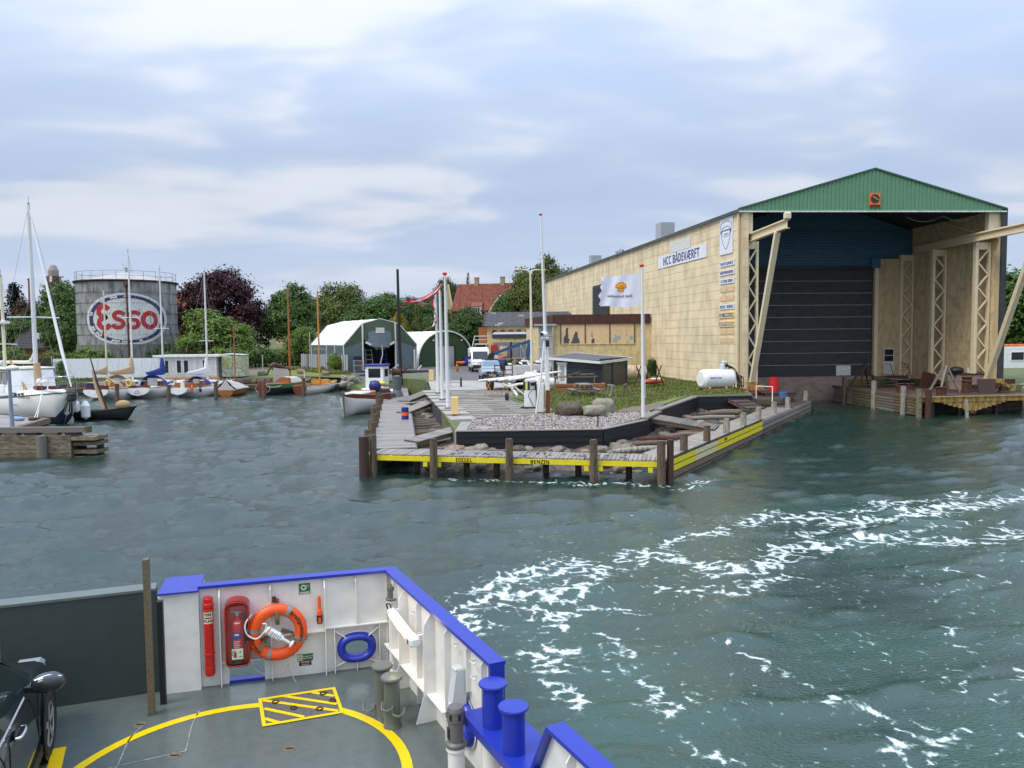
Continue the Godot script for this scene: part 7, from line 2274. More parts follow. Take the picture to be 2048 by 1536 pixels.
	obj("oar",mesh().bar(V(1.3,2.0,.5),V(-.2,3.9,.9),.12,.06),M.varnish_light,t)
	for e in [[3.2,.35,"mahogany"],[4.1,-.2,"mahogany"]]: obj("deck_hatch",mesh().rbox(V(e[0],2.2,e[1]),V(.6,.22,.6),.03),M[e[2]],t)
	for e in [[3.6,.5],[4.2,.4]]: obj("vent_cowl",mesh().ball(V(e[0],2.55,e[1]),V(.2,.24,.2),9,7),M.white_gloss,t)
	obj("windlass",mesh().rbox(V(5.6,2.35,0),V(.3,.25,.4),.06).rbox(V(6.0,2.3,.2),V(.25,.2,.2),.05),M.door_grey,t)
	obj("bow_fitting",mesh().rbox(V(7.15,1.85,0),V(.55,.7,.5),.12),M.door_grey,t)
	obj("bow_pulpit",mesh().tube([V(5.0,2.75,1.0),V(6.3,2.95,.5),V(7.3,3.0,0),V(6.3,2.95,-.5),V(5.0,2.75,-1.0)],.025,6),M.chrome,t)
	obj("lifebuoy",mesh().tube(circle(V(-3.9,1.75,2.02),.3,Vector3.RIGHT,Vector3.UP,14),.08,7,false,true),M.dull_red,t)
	for k in 3: fender(t,V(4.6-.3*k,.9,-1.2-.15*k),M.white_gloss)
	obj("bow_fender",mesh().lathe([U(0,-.6),U(.26,-.4),U(.28,.3),U(.1,.6),U(0,.6)],12,X(Basis(),V(5.6,.75,-1.35))),M.white_gloss,t)
	obj("awning",mesh().quad_of(V(-4.6,1.4,1.8),V(-3.5,1.4,1.85),V(-3.4,3.2,1.4),V(-4.3,3.2,1.4)),M.canvas,t)
	obj("lettering",words("FLYING SEA",.14,.006),M.door_grey,t,V(3.9,1.66,1.50),Basis(Vector3.UP,.32)*Basis(Vector3.RIGHT,-.1))
	# small black dinghy under its bow
	p = {"len": 3.9,"beam": 1.5,"fs": .5,"fb": .85,"draft": .2,"stern": .35,"rake": .35}
	t = thing("rowing_boat","small black dinghy with a leaning dark sprit mast","dinghy",P(-26.6,0,49.6),-.1)
	hull_parts(t,p,M.boat_black,M.boat_black,M.board_brown_0)
	obj("mast",mesh().tube([V(.55,.35,0),V(-.15,2.4,0),V(-.62,4.2,0)],[.07,.06,.03],7),M.board_brown_0,t)
	obj("rolled_sail",mesh().tube([V(.25,.7,.05),V(-.25,2.2,.05),V(-.45,3.2,.05)],[.13,.09,.03],7),M.canvas,t)
	obj("straw_bundle",mesh().ball(V(1.55,.95,0),V(.5,.32,.35),10,7),mat("straw",lin(.46,.33,.16),.95,"grain",Vector3.ONE*3.0),t)
	obj("thwart",mesh().box(V(-.4,.5,0),V(.3,.06,1.3)),M.pale_blue,t)
	# clinker launch coming alongside the jetty
	p = {"len": 6.4,"beam": 2.75,"fs": .95,"fb": 1.38,"draft": .4,"stern": .72,"rake": .25}
	t = thing("clinker_boat","white clinker built launch with mahogany top strake and pointed bow","boat",P(-10.15,0,53.4),-PI/2-.22)
	var h:=obj("hull",hull_mesh(p,.0,1.0,-.02),M.hull_white,t)
	for k in 9:
		var k0:=.0+k*.115; var k1:=k0+.122
		obj("strake",hull_mesh(p,k0,minf(k1,1.0),.012+.018*(1.0-k/9.0)*(1 if k else 0),3,20),M.mahogany if k == 0 else M.hull_white,h)
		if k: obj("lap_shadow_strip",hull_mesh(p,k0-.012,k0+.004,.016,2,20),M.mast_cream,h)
	obj("top_strake",hull_mesh(p,-.12,.10,.03,3,20),M.mahogany,h)
	obj("transom",transom_mesh(p),M.mahogany,h)
	obj("deck",deck_mesh(p,.0,.62,1.0),M.white_worn,t); obj("cockpit_floor",deck_mesh(p,.5,.0,.62),M.varnish,t)
	obj("stem",mesh().tube([V(3.42,-.1,0),V(3.62,.7,0),V(3.80,1.62,0)],.06,6),M.grey_wood_1,h)
	obj("fore_hatch",mesh().rbox(V(1.3,1.38,0),V(1.6,.16,1.3),.05),M.white_worn,t)
	obj("coaming",mesh().rbox(V(.5,1.34,0),V(.3,.35,1.9),.1),M.varnish,t)
	obj("engine_cover",mesh().ball(V(-1.6,1.65,.0),V(.4,.45,.45),12,8),M.navy,t)
	for k in 2: obj("tyre_fender",wheel_mesh(.3,.18),M.rubber,t,V(.7-1.4*k,.65,-1.42),Basis(Vector3.UP,.1))
	obj("lashing",mesh().tube(sag(V(3.6,1.6,0),V(-1.0,1.25,-1.4),.15),.015,4),M.rope,t)
	# white fishing boat with wheelhouse behind it
	p = {"len": 6.6,"beam": 2.3,"fs": .85,"fb": 1.15,"draft": .35,"stern": .8,"rake": .3}
	t = thing("wheelhouse_boat","small white cabin boat with a blue roof behind the clinker launch","boat",P(-10.6,0,60.6),-PI/2-.1)
	hull_parts(t,p,M.hull_white,M.white_paint,M.white_worn)
	var cab:=obj("wheelhouse",mesh().rbox(V(.4,1.95,-.1),V(1.6,2.0,1.45),.05),M.white_gloss,t)
	obj("roof",mesh().rbox(V(.4,3.0,-.1),V(1.85,.14,1.7),.05),M.navy_canvas,cab)
	obj("window",mesh().rbox(V(1.205,2.4,-.1),V(.04,.7,.95),.015),M.glass_dark,cab)
	for s in [-1.0,1.0]: obj("window",mesh().rbox(V(.4,2.4,-.1+s*.73),V(1.0,.6,.03),.01),M.glass_dark,cab)
	for k in 2: obj("lettering",words(["PILENE","85 12 24"][k],.16,.006),M.ink,cab,V(1.21,1.72-k*.26,-.1),Basis(Vector3.UP,PI/2))
	obj("crate",mesh().rbox(V(2.2,1.1,.1),V(.7,.4,.9),.03),M.white_paint,t)
	fender(t,V(1.0,.7,-1.25),M.navy_canvas)
	# mooring piles and lines in the basin
	var k:=0
	for e in [[-32.65,63.5,1.55],[-29.35,65.7,1.3],[-25.78,66.9,1.45],[-21.8,67.5,1.35],[-18.98,70.0,1.55]]:
		pile("basin_pile",["blue topped mooring pile between the ketch and the blue hooded yacht","dark pile left of the lifebuoy yacht's stern","brown pile beside the tented dinghy","pile astern of the dark green boat","green topped pile astern of the varnished cockpit boat"][k],e[0],e[1],-1.5,e[2],.17,M.pile_wood,"mooring piles in the basin")
		k += 1
	var ln:=0
	for e in [[P(-32.65,1.3,63.5),P(-34.2,1.0,65.3)],[P(-29.35,1.1,65.7),P(-28.4,.9,67.6)],[P(-25.78,1.2,66.9),P(-26.5,.6,69.3)],[P(-25.78,1.2,66.9),P(-28.0,.9,68.2)],[P(-21.8,1.1,67.5),P(-21.0,.9,69.9)],[P(-18.98,1.3,70.0),P(-18.2,.8,71.2)],[P(-15.3,1.2,72.5),P(-17.4,.9,72.0)]]:
		tag(obj("mooring_line",mesh().tube(sag(e[0],e[1],.18),.02,4),M.rope_white),"pale mooring line "+["from the blue topped pile to the ketch","to the lifebuoy yacht from its own pile","from the brown pile to the tented dinghy","from the brown pile back to the lifebuoy yacht","to the dark green boat's stern","to the varnished cockpit boat's stern","from the bank end to the varnished cockpit boat"][ln],"rope","mooring lines in the basin")
		ln += 1
	for e in [[P(-24.9,1.05,39.9),P(-27.9,1.95,45.6)],[P(-24.8,1.05,40.0),P(-28.1,1.9,45.8)]]:
		tag(obj("mooring_line",mesh().tube(sag(e[0],e[1],.12),.022,4),M.rope_white),["lower","upper"][int(e[1].z > -45.7)]+" taut line from the left jetty corner to the motor sailer's bow","rope","bow lines of the motor sailer")

func wh_rings() -> Array:
	var rings:=[]
	for e in [[-3.8,.0],[-3.7,.0],[.55,.0],[.72,.12],[1.15,1.45]]:
		var x: float = e[0]; var cut: float = e[1]
		var y:=3.3-cut
		rings.append([V(x,1.7,-1.4),V(x,y,-1.3),V(x,y,0),V(x,y,1.3),V(x,1.7,1.4)])
	return rings

# ---------------------------------------------------------------- things in the yard
func trestle_x(t: Node,at: Vector3,h: float,w: float,m: Material) -> void:
	obj("leg",mesh().bar(at+V(-w/2,0,0),at+V(w*.25,h,0),.07,.05),m,t); obj("leg",mesh().bar(at+V(w/2,0,.06),at+V(-w*.25,h,.06),.07,.05),m,t)

func saw_horse(label: String,x: float,d: float,turn: float,h: float,m: Material) -> void:
	var t:=thing("sawhorse",label,"sawhorse",P(x,gy(x,d),d),turn)
	for s in [-.35,.35]:
		obj("leg",mesh().bar(V(-.22,0,s),V(0,h,s*.8),.07,.05),m,t); obj("leg",mesh().bar(V(.22,0,s),V(0,h,s*.8),.07,.05),m,t)
	obj("top_rail",mesh().box(V(0,h,0),V(.1,.09,.95)),m,t)

func yard() -> void:
	# black timber shed with mono-pitch roof
	var A:=U(2.97,54.9); var B:=U(6.05,51.6); var C:=U(8.2,54.9)
	var t:=thing("black_shed","small black timber shed with white door and flat grey roof","shed")
	var f:=frame(A,B); var w:=A.distance_to(B); var g:=frame(B,C); var w2:=B.distance_to(C)
	fpart("front_wall",f,V(.05,1.5,-.2),V(w,3.45,-.03),M.black,t)
	var fw: Node = t.get_child(0)
	for k in 15: obj("board",mesh().box(f*V(w/2,1.72+k*.118,.0),V(w-.02,.105,.035),f.basis*Basis(Vector3.RIGHT,.16)),M["board_navy_%d" % (k % 3)],fw)
	fpart("side_wall",g,V(.05,1.5,-.2),V(w2,3.55,-.03),M.black,t)
	var sw: Node = t.get_child(1)
	var sh:=mat("shutter_grey",lin(.16,.155,.13),.6,"soft",Vector3.ONE)
	for e in [[.15,1.45],[1.75,w2-.2]]:
		for k in 16: obj("louvre_board",mesh().box(g*V((e[0]+e[1])/2,1.75+k*.11,.0),V(e[1]-e[0],.095,.02),g.basis*Basis(Vector3.RIGHT,.35)),sh,sw)
	for x in [.06,1.6,w2-.1]: fpart("post",g,V(x-.1,1.5,-.04),V(x+.1,3.55,.06),M.board_navy_1,t)
	fpart("base_sill",g,V(0,1.52,-.02),V(w2,1.6,.08),M.galvanised,t)
	var rc:=(P(A.x,0,A.y)+P(C.x,0,C.y))/2
	var rp:=[f*V(-.55,3.60,.45),f*V(w+.25,3.36,.45),g*V(w2+.35,3.50,.35),P(A.x,0,A.y)+(P(C.x,0,C.y)-P(B.x,0,B.y))*1.08-f.basis.x*.5+Vector3.UP*3.82]
	var roof:=mesh().quad_of(rp[0],rp[1],rp[2],rp[3])
	roof.quad(rp[3]-Vector3.UP*.1,rp[2]-Vector3.UP*.1,rp[1]-Vector3.UP*.1,rp[0]-Vector3.UP*.1)
	var ro:=obj("roof",roof,mat("felt",lin(.13,.125,.14),.9,"grain",Vector3.ONE*.8),t)
	for k in 4: obj("fascia",mesh().bar((rp[k] as Vector3)-Vector3.UP*.05,(rp[(k+1) % 4] as Vector3)-Vector3.UP*.05,.05,.17),M.white_worn,ro)
	var dr:=fpart("door",f,V(.62,1.6,.0),V(1.22,3.12,.06),M.white_worn,t)
	for e in [[.52,.62],[1.22,1.32]]: fpart("frame",f,V(e[0],1.55,.0),V(e[1],3.15,.10),M.white_paint,dr)
	fpart("head_board",f,V(.42,3.12,.0),V(1.42,3.26,.13),M.white_paint,dr)
	fpart("glass_panel",f,V(.72,1.95,.06),V(1.12,3.0,.075),M.glass_pale,dr)
	# rusty beige tank against the annex
	t = thing("round_tank","cream round tank with rust stains behind the black shed","tank",P(9.6,1.5,60.5),.2)
	obj("shell",mesh().lathe([U(0,-1.0),U(.5,-.98),U(.62,-.85),U(.62,.85),U(.5,.98),U(0,1.0)],22,X(Basis(Vector3.BACK,PI/2),V(0,.66,0))),mat("tank_cream",lin(.66,.52,.34),.7,"stain",V(.6,.5,.6)),t)
	obj("end_ring",mesh().tube(circle(V(.9,.66,0),.62,Vector3.UP,Vector3.BACK,20),.05,6,false,true),M.rubber,t)
	# white fuel tank on its skid
	t = thing("fuel_tank","white cylindrical fuel tank with pump and hoses by the hall corner","tank",P(12.75,1.56,48.0),.32)
	obj("shell",mesh().lathe([U(0,-1.15),U(.45,-1.13),U(.58,-1.0),U(.60,-.9),U(.60,.9),U(.58,1.0),U(.45,1.13),U(0,1.15)],26,X(Basis(Vector3.BACK,-PI/2),V(0,.78,0))),M.white_gloss,t)
	for z in [-.4,.4]: obj("skid",mesh().box(V(-.1,.10,z),V(2.1,.18,.16)),M.rusty_yellow,t)
	for x in [-.7,.5]: obj("saddle",mesh().box(V(x,.24,0),V(.12,.24,.8)),M.white_worn,t)
	obj("rust_streak",mesh().box(V(1.16,.55,.28),V(.02,.9,.10)),M.rusty_yellow,t)
	var pm:=obj("pump",mesh().rbox(V(.55,1.52,.0),V(.4,.34,.34),.06).rbox(V(.6,1.78,.0),V(.34,.22,.3),.05),M.fitting_grey,t)
	obj("gauge",mesh().ball(V(.62,1.6,.2),V(.12,.12,.06),10,7),M.black,pm)
	obj("filler",mesh().tube([V(-.4,1.36,0),V(-.4,1.6,0),V(-.3,1.62,0)],.04,6),M.galvanised,t)
	for k in 4: obj("hose_loop",mesh().tube(spline([V(.8,1.6-k*.06,.1),V(1.15,1.3,.35),V(1.25+.12*k,.35,.42),V(1.45+.14*k,.28,.2),V(1.6+.1*k,.85,.1),V(1.75,.95-k*.06,.05)],5),.028,6),M.rubber,t)
	obj("lettering",words("DIESEL OLIE",.10,.004),M.ink,t,V(-.4,.86,.603),Basis())
	tag(obj("red_hose",mesh().tube(spline([P(14.2,1.75,48.2),P(14.6,1.66,47.6),P(15.1,1.6,47.5),P(15.5,1.62,47.9)],6),.03,6),M.red_paint),"red hose trailing from the white fuel tank to the strut foot","hose")
	tag(obj("red_drum",drum_mesh(.30,.90),M.red_paint,null,P(16.55,1.46,48.6)),"bright red steel drum standing on pallets by the hall opening","drum")
	t = thing("pallet","dark pallet staging under the red drum","pallet",P(16.75,1.19,48.6),.1)
	for k in 7: obj("slat",mesh().box(V(-.9+k*.3,.23,0),V(.24,.05,1.2)),M["brown_deck_%d" % (k % 3)],t)
	for k in 3: obj("bearer",mesh().box(V(0,.1,-.5+k*.5),V(2.0,.2,.12)),M.brown_deck_1,t)
	tag(obj("blue_tub",mesh().lathe([U(0,0),U(.22,0),U(.26,.36),U(.22,.36),U(.2,.05),U(0,.05)],16),wet("tub_blue",lin(.07,.16,.36),.5),null,P(16.55,1.19,46.9)),"pale blue tub under the edge of the pallet staging","tub")
	t = thing("white_rail","white tubular ladder rail at the small basin's inner corner","rail")
	obj("rail",mesh().tube([P(14.5,1.3,45.6),P(14.5,2.0,45.6),P(15.35,1.98,45.3),P(15.35,1.1,45.3)],.035,7),M.white_gloss,t)
	# kayak on trestles
	t = thing("kayak_rack","rusty crossed trestles by the annex corner on the lawn","trestle",P(8.9,gy(8.9,51),51.2),.5)
	trestle_x(t,V(-.6,0,0),1.5,.9,M.rust); trestle_x(t,V(.7,0,.5),1.5,.9,M.rust); obj("bar",mesh().bar(V(-.6,.8,.03),V(.7,.8,.53),.06,.06),M.rust,t)
	t = thing("kayak","red and white kayak lying under the crossed trestles","kayak",P(9.5,gy(9,51)+.42,51.5),.9)
	obj("hull",mesh().ball(Vector3.ZERO,V(1.5,.2,.3),14,8),mat("kayak_red",lin(.52,.08,.045),.35),t); obj("deck_top",mesh().ball(V(.2,.12,0),V(.9,.12,.24),12,6),M.white_gloss,t); obj("seat_opening",mesh().ball(V(.2,.2,0),V(.34,.06,.16),10,6),M.black,t)
	# picnic table,planter,work table,sawhorses
	t = thing("picnic_table","weathered grey picnic table seen end on, before the timber planter","table",P(4.25,gy(4,45.2),45.3),.12)
	for k in 5: obj("top_board",mesh().box(V(-.32+k*.16,.74,0),V(.145,.045,1.7)),M["grey_wood_%d" % (k % 3)],t)
	for s in [-.72,.72]:
		for k in 2: obj("bench_board",mesh().box(V(s+(k-.5)*.15,.44,0),V(.135,.045,1.7)),M["grey_wood_%d" % k],t)
	for z in [-.6,.6]:
		for s in [-1.0,1.0]: obj("leg",mesh().bar(V(s*.66,0,z),V(s*.22,.72,z),.05,.11),M.grey_wood_1,t)
		obj("bearer",mesh().box(V(0,.38,z+.05),V(1.6,.1,.045)),M.grey_wood_2,t)
	t = thing("planter","long raised planter of orange brown timbers before the black shed","planter",P(4.25,gy(4,48),48.3),.03)
	for k in 3:
		for r in 2: obj("timber",mesh().rbox(V(-1.04+k*1.05,.16+r*.27,.3),V(1.03,.25,.14),.03),mat_timber(k,r),t)
	obj("end_timber",mesh().rbox(V(-1.5,.3,-.2),V(.14,.5,.9),.03),mat_timber(0,1),t); obj("end_timber",mesh().rbox(V(1.55,.3,-.2),V(.14,.5,.9),.03),mat_timber(1,0),t)
	obj("soil",mesh().box(V(0,.45,-.2),V(2.9,.08,.9)),M.dirt,t)
	t = thing("work_table","rough plank table with dark planks piled on it before the shed","table",P(4.1,gy(4,49.6),49.8),.02)
	for k in 3: obj("plank",mesh().box(V(-.1*k,.86,-.3+k*.25),V(3.0,.05,.23)),M["old_wood_%d" % k],t)
	for e in [[-1.3,-.3],[1.2,-.3],[-1.3,.3],[1.2,.3]]: obj("leg",mesh().box(V(e[0],.42,e[1]),V(.07,.84,.07)),M.old_wood_2,t)
	obj("plank_pile",mesh().rbox(V(.5,.98,-.1),V(1.5,.16,.4),.04).bar(V(-.6,.92,.1),V(.3,1.15,.0),.2,.1),M.rock_dark,t)
	obj("seat_board",mesh().box(V(-1.2,.4,.75),V(1.3,.05,.3)),M.grey_wood_0,t)
	saw_horse("pale sawhorse just right of the picnic table",5.72,44.4,.25,.72,M.grey_wood_2)
	saw_horse("brown sawhorse nearer the flagpole than the pale one",6.62,44.9,-.3,.70,M.old_wood_2)
	# boulders on the gravel
	var sm:=[stones_mesh(61,.7),stones_mesh(62,.8),stones_mesh(65,.62)]
	for e in [[2.72,36.0,1.42,1.15,"rock_dark","large dark brown boulder, left of the three on the gravel",0],[4.38,36.9,1.25,1.2,"rock_grey","big rounded grey boulder behind the other two",1],[3.82,35.5,1.12,.98,"rock_grey","low flat topped grey boulder in front of the big rounded one",2]]:
		tag(obj("boulder",sm[e[6]],M[e[4]],null,P(e[0],gy(e[0],e[1])+.24,e[1]),Basis(Vector3.UP,e[0]).scaled(V(e[2],e[3],e[2]*.85))),e[5],"boulder","boulders on the gravel bed")
	t = thing("iron_stake","short rusty iron stake standing in the gravel near the wall","stake",P(3.55,1.25,31.8))
	obj("stake",mesh().box(V(0,.25,0),V(.05,.56,.05)).box(V(.02,.5,0),V(.12,.06,.05)),M.rust,t)
	tag(obj("drain_cover",mesh().lathe([U(0,0),U(.36,0),U(.36,.03),U(0,.04)],18),M.slab_dark,null,P(-1.15,1.28,31.9)),"flat round cover lying in the gravel at its left end","cover")
	# fuel pump,white cabinet and hoses
	t = thing("fuel_pump","white fuel pump with grey and yellow display head","pump",P(.93,gy(1,39.4),39.4),-.12)
	obj("body",mesh().rbox(V(0,.5,0),V(.58,.9,.42),.03),M.white_gloss,t)
	var hd:=obj("head",mesh().rbox(V(0,1.17,0),V(.62,.48,.44),.03),M.galvanised,t)
	obj("yellow_panel",mesh().box(V(-.16,1.17,.225),V(.08,.42,.01)),M.yellow_paint,hd); obj("display",mesh().box(V(.14,1.24,.225),V(.2,.16,.01)),M.glass_dark,hd)
	for x in [-.29,-.05,.29]: obj("black_trim",mesh().rbox(V(x,1.15,.20),V(.1,.44,.08),.02),M.black,hd)
	obj("roof",mesh().rbox(V(0,1.44,0),V(.5,.07,.38),.02),M.white_gloss,hd)
	obj("hose",mesh().tube(spline([V(.2,1.0,.26),V(-.05,.7,.3),V(.05,.4,.28),V(.2,.1,.3)],6),.018,5),M.rubber,t)
	obj("hose",mesh().tube(spline([V(.28,1.1,.2),V(.38,.6,.28),V(.3,.05,.35),V(-.2,.04,.5)],6),.018,5),M.rubber,t)
	obj("plinth",mesh().box(V(0,.04,.1),V(.9,.08,.8)),M.rubber,t)
	t = thing("supply_cabinet","tall narrow white cabinet right of the fuel pump","cabinet",P(1.40,gy(1.4,37.4),37.4),-.1)
	obj("body",mesh().rbox(V(0,.72,0),V(.32,1.42,.3),.02),M.white_gloss,t); obj("door_line",mesh().box(V(0,.8,.152),V(.26,1.1,.006)),M.white_paint,t)
	for k in 3:
		var pts: Array = [[P(.6,1.36,39.2),P(.0,1.36,38.4),P(-.9,1.35,37.2),P(-1.9,1.34,36.2),P(-2.1,1.34,35.7),P(-1.2,1.34,35.4),P(.2,1.33,36.2)],[P(.5,1.36,39.4),P(-.4,1.36,38.6),P(-1.3,1.35,36.6),P(-2.2,1.34,35.9),P(-1.7,1.33,35.1),P(-.6,1.33,35.6)],[P(.6,1.36,39.0),P(.9,1.35,37.9),P(1.9,1.34,37.3),P(2.5,1.34,37.0)]][k]
		tag(obj("fuel_hose",mesh().tube(spline(pts,7),.028,6),M.rubber),["black hose looping farthest across the paving from the pump","black hose with the tighter loop on the pale edge slabs","short black hose running from the pump towards the dark boulder"][k],"hose","fuel hoses on the paving")
	# white A-frame mast stay with camera head
	t = thing("camera_mast","white tripod mast with a camera head and black box in a rusty socket","mast",P(1.68,1.3,37.0))
	obj("pole",mesh().tube([V(.03,0,0),V(.02,2.0,0),V(-.10,3.75,0)],.07,8),M.mast_white,t)
	obj("stay",mesh().tube([V(-.55,-.05,.1),V(-.28,1.9,.05),V(-.1,3.6,0)],.055,7),M.mast_white,t)
	obj("thin_pole",mesh().tube([V(.12,.2,.05),V(.06,3.2,.05)],.03,6),M.mast_white,t)
	for k in 9: obj("peg",mesh().box(V(.10,.4+k*.3,.05),V(.2,.018,.018)),M.mast_white,t)
	obj("socket",mesh().box(V(.04,.55,.02),V(.20,1.25,.16)),mat("red_rust",lin(.20,.05,.025),.85,"stain",Vector3.ONE*1.5),t)
	var ch:=obj("camera_head",mesh().ball(V(-.12,3.86,.05),V(.19,.15,.2),14,9),M.white_gloss,t)
	obj("lens",mesh().lathe([U(.085,0),U(.085,.08),U(0,.08)],12,X(Basis(Vector3.RIGHT,PI/2)*Basis(Vector3.BACK,.3),V(-.22,3.86,.18))),M.black,ch)
	obj("mount",mesh().rbox(V(-.08,3.68,.04),V(.34,.1,.26),.03),M.white_gloss,ch)
	obj("black_box",mesh().rbox(V(.04,3.42,.1),V(.17,.32,.14),.02),M.black,t)
	# yellow service posts
	for e in [[-2.72,36.3,.36,.82,"nearest of the pale yellow service posts, by the front of the paving"],[-4.75,50.5,.24,.85,"middle pale yellow service post, behind the white poles"],[-6.45,61.5,.36,.85,"farthest pale yellow service post, left of the white poles"]]:
		var o:=thing("service_post",e[4],"post",P(e[0],gy(e[0],e[1]),e[1]),.1,"pale yellow service posts")
		obj("post",mesh().rbox(V(0,e[3]/2+.08,0),V(e[2],e[3],.3),.015),M.box_yellow,o); obj("foot",mesh().box(V(0,.04,0),V(.2,.1,.2)),M.black,o)
	t = thing("boat_trolley","small two wheeled launching trolley on the pale apron","trolley",P(-4.35,gy(-4,54)+.04,53.5),.1)
	for s in [-.8,.8]: obj("wheel",wheel_mesh(.33,.12),M.rubber,t,V(s,.33,0),Basis(Vector3.UP,PI/2))
	obj("axle",mesh().bar(V(-.8,.33,0),V(.8,.33,0),.07,.07),M.galvanised,t); obj("post",mesh().bar(V(.1,.0,0),V(.1,1.2,0),.05,.05),M.galvanised,t); obj("float",mesh().ball(V(.55,1.3,0),V(.12,.3,.12),8,6),M.varnish,t)
	# spars on trestles,trailers,junk
	t = thing("mast_bundle","bundle of white masts and spars lying on wooden trestles","spars",P(.6,gy(.6,45.5),45.5),.0)
	for k in 4: obj("spar",mesh().tube([V(-2.6+.6*k,.95+.02*k,-.3+k*.25),V(1.6+.25*k,1.3+.05*k,-1.6+k*.3)],.075-.008*k,8),M.mast_white,t)
	for e in [[-2.0,-.2],[-1.0,-.6],[1.2,-1.1]]: trestle_x(t,V(e[0],0,e[1]),1.0,.6,M.varnish_light)
	t = thing("dinghy_trailer","white launching trailer with small black wheels on the lawn edge","trailer",P(.25,gy(.3,43),43.2),.1)
	for s in [-.55,.55]: obj("wheel",wheel_mesh(.23,.14),M.rubber,t,V(s,.23,0),Basis(Vector3.UP,PI/2+.1))
	obj("axle",mesh().bar(V(-.55,.25,0),V(.55,.25,0),.05,.05),M.galvanised,t)
	obj("frame",mesh().bar(V(0,.3,.4),V(-.3,.9,-1.2),.1,.1).bar(V(-.35,.85,-.3),V(.5,.95,-.5),.12,.12).bar(V(.5,.3,0),V(-.1,.8,-.3),.06,.06),M.white_worn,t)
	obj("yellow_cradle",mesh().tube(spline([V(-.75,.95,-.3),V(-.35,.78,-.25),V(.1,.9,-.3),V(.5,.92,-.3),V(.9,.95,-.3)],5),.06,6),M.mast_cream,t)
	t = thing("farm_trailer","rusty flat trailer with large black tyres by the apron","trailer",P(-.35,gy(0,50.6),50.6),.15)
	for s in [-1.15,1.0]: obj("wheel",wheel_mesh(.46,.26),M.rubber,t,V(s,.46,.35 if s < 0 else -.6),Basis(Vector3.UP,PI/2+.25))
	obj("bed",mesh().box(V(0,.72,-.4),V(2.2,.12,2.6)),M.old_wood_0,t); obj("drawbar",mesh().bar(V(.3,.5,.8),V(1.6,.35,1.8),.1,.1),M.rust,t)
	for k in 5: obj("timber",mesh().bar(V(-.9+k*.4,.86+.06*(k % 2),.6),V(-.6+k*.4,.9,-1.5),.2,.1),M["old_wood_%d" % (k % 3)],t)
	for k in 3: obj("crate_frame",mesh().bar(V(-.6+k*.6,.8,-1.4),V(-.6+k*.6,1.6,-1.4),.06,.06).bar(V(-.6,1.55-k*.3,-1.4),V(.6,1.55-k*.3,-1.4),.05,.06),M.rust,t)
	t = thing("junk_boat","pale grey boat trailer heaped with white plastic and planks","trailer",P(1.35,gy(1,60.5),60.0),.25)
	obj("body",mesh().prism(flat([U(-1.7,.5),U(1.4,.45),U(1.6,1.35),U(-1.75,1.25)]),1.5,X(Basis(),V(0,0,-.7))),M.white_worn,t)
	for s in [.7,-.6]: obj("wheel",wheel_mesh(.42,.2),M.rubber,t,V(.45,.42,s+.15)); 
	obj("rim",mesh().lathe([U(0,0),U(.2,0),U(.22,.05)],12,X(Basis(Vector3.RIGHT,PI/2),V(.45,.42,.93))),M.galvanised,t)
	for k in 16: obj("scrap",mesh().rbox(V(-1.4+.18*k,1.4+.22*sin(k*2.3),.1*sin(k*1.7)),V(.6,.12,.3),.04,Basis(V(.3,1,.2).normalized(),k*1.1)*Basis(Vector3.BACK,.3*sin(k))),[M.white_paint,M.old_wood_1,M.white_worn,M.dirt][k % 4],t)
	t = thing("upturned_dinghy","white upturned dinghy with plastic sheets beside the lamp post","dinghy",P(1.55,gy(1.6,52),52.6),.1)
	obj("hull",mesh().ball(V(.2,.3,0),V(1.5,.55,.6),16,9),M.white_paint,t)
	for k in 5: obj("sheet",mesh().box(V(-1.0+.4*k,.62+.1*(k % 2),.2),V(1.0,.03,.6),Basis(V(.2,1,.4).normalized(),k*.9)*Basis(Vector3.BACK,.4)),M.white_gloss,t)
	t = thing("plank_pile","pile of white boards lying left of the black shed","boards",P(2.3,gy(2.3,56),56.4),.2)
	for k in 4: obj("board",mesh().box(V(.06*k,.12+k*.12,0),V(1.3,.09,.8),Basis(Vector3.UP,.1*k)),M.white_paint,t)
	tag(obj("boiler_scrap",mesh().rbox(P(3.0,2.1,64.6),V(.7,1.1,.5),.1),M.green_dark),"dark green bin against the annex's left corner","bin")
	t = thing("scrap_heap","heap of scrap iron behind the tractor by the lean-to","scrap",P(1.8,gy(1.8,70),70.0))
	for k in 14: obj("scrap",mesh().bar(V(-1.2+.2*k,.2,.1*(k % 3)),V(-.9+.17*k,.8+.3*sin(k*1.9),-.4),.14,.12),[M.rust,M.brown_steel,M.galvanised][k % 3],t)
	# red cupboard and white appliance at the workshop
	t = thing("red_cupboard","red wall cupboard above a white appliance by the lean-to","cupboard",P(-1.85,1.55,82.4))
	obj("cupboard",mesh().rbox(V(0,2.3,0),V(.75,.9,.4),.03),M.dull_red,t); obj("appliance",mesh().rbox(V(.15,.95,0),V(.6,1.3,.5),.03),M.white_worn,t); obj("appliance_door",mesh().rbox(V(.15,.95,.26),V(.4,.6,.02),.005),M.glass_pale,t)
	# the worker in orange
	person(P(-1.1,gy(-1,79.5),79.5))

func mat_timber(k: int,r: int) -> Material:
	var key:="timber_%d" % ((k+r) % 3)
	if not M.has(key):
		var q:=[1.0,.8,1.2][(k+r) % 3] as float
		mat(key,lin(.32*q,.14*q,.055*q),.75,"grain",V(.5,2.0,1.0))
	return M[key]

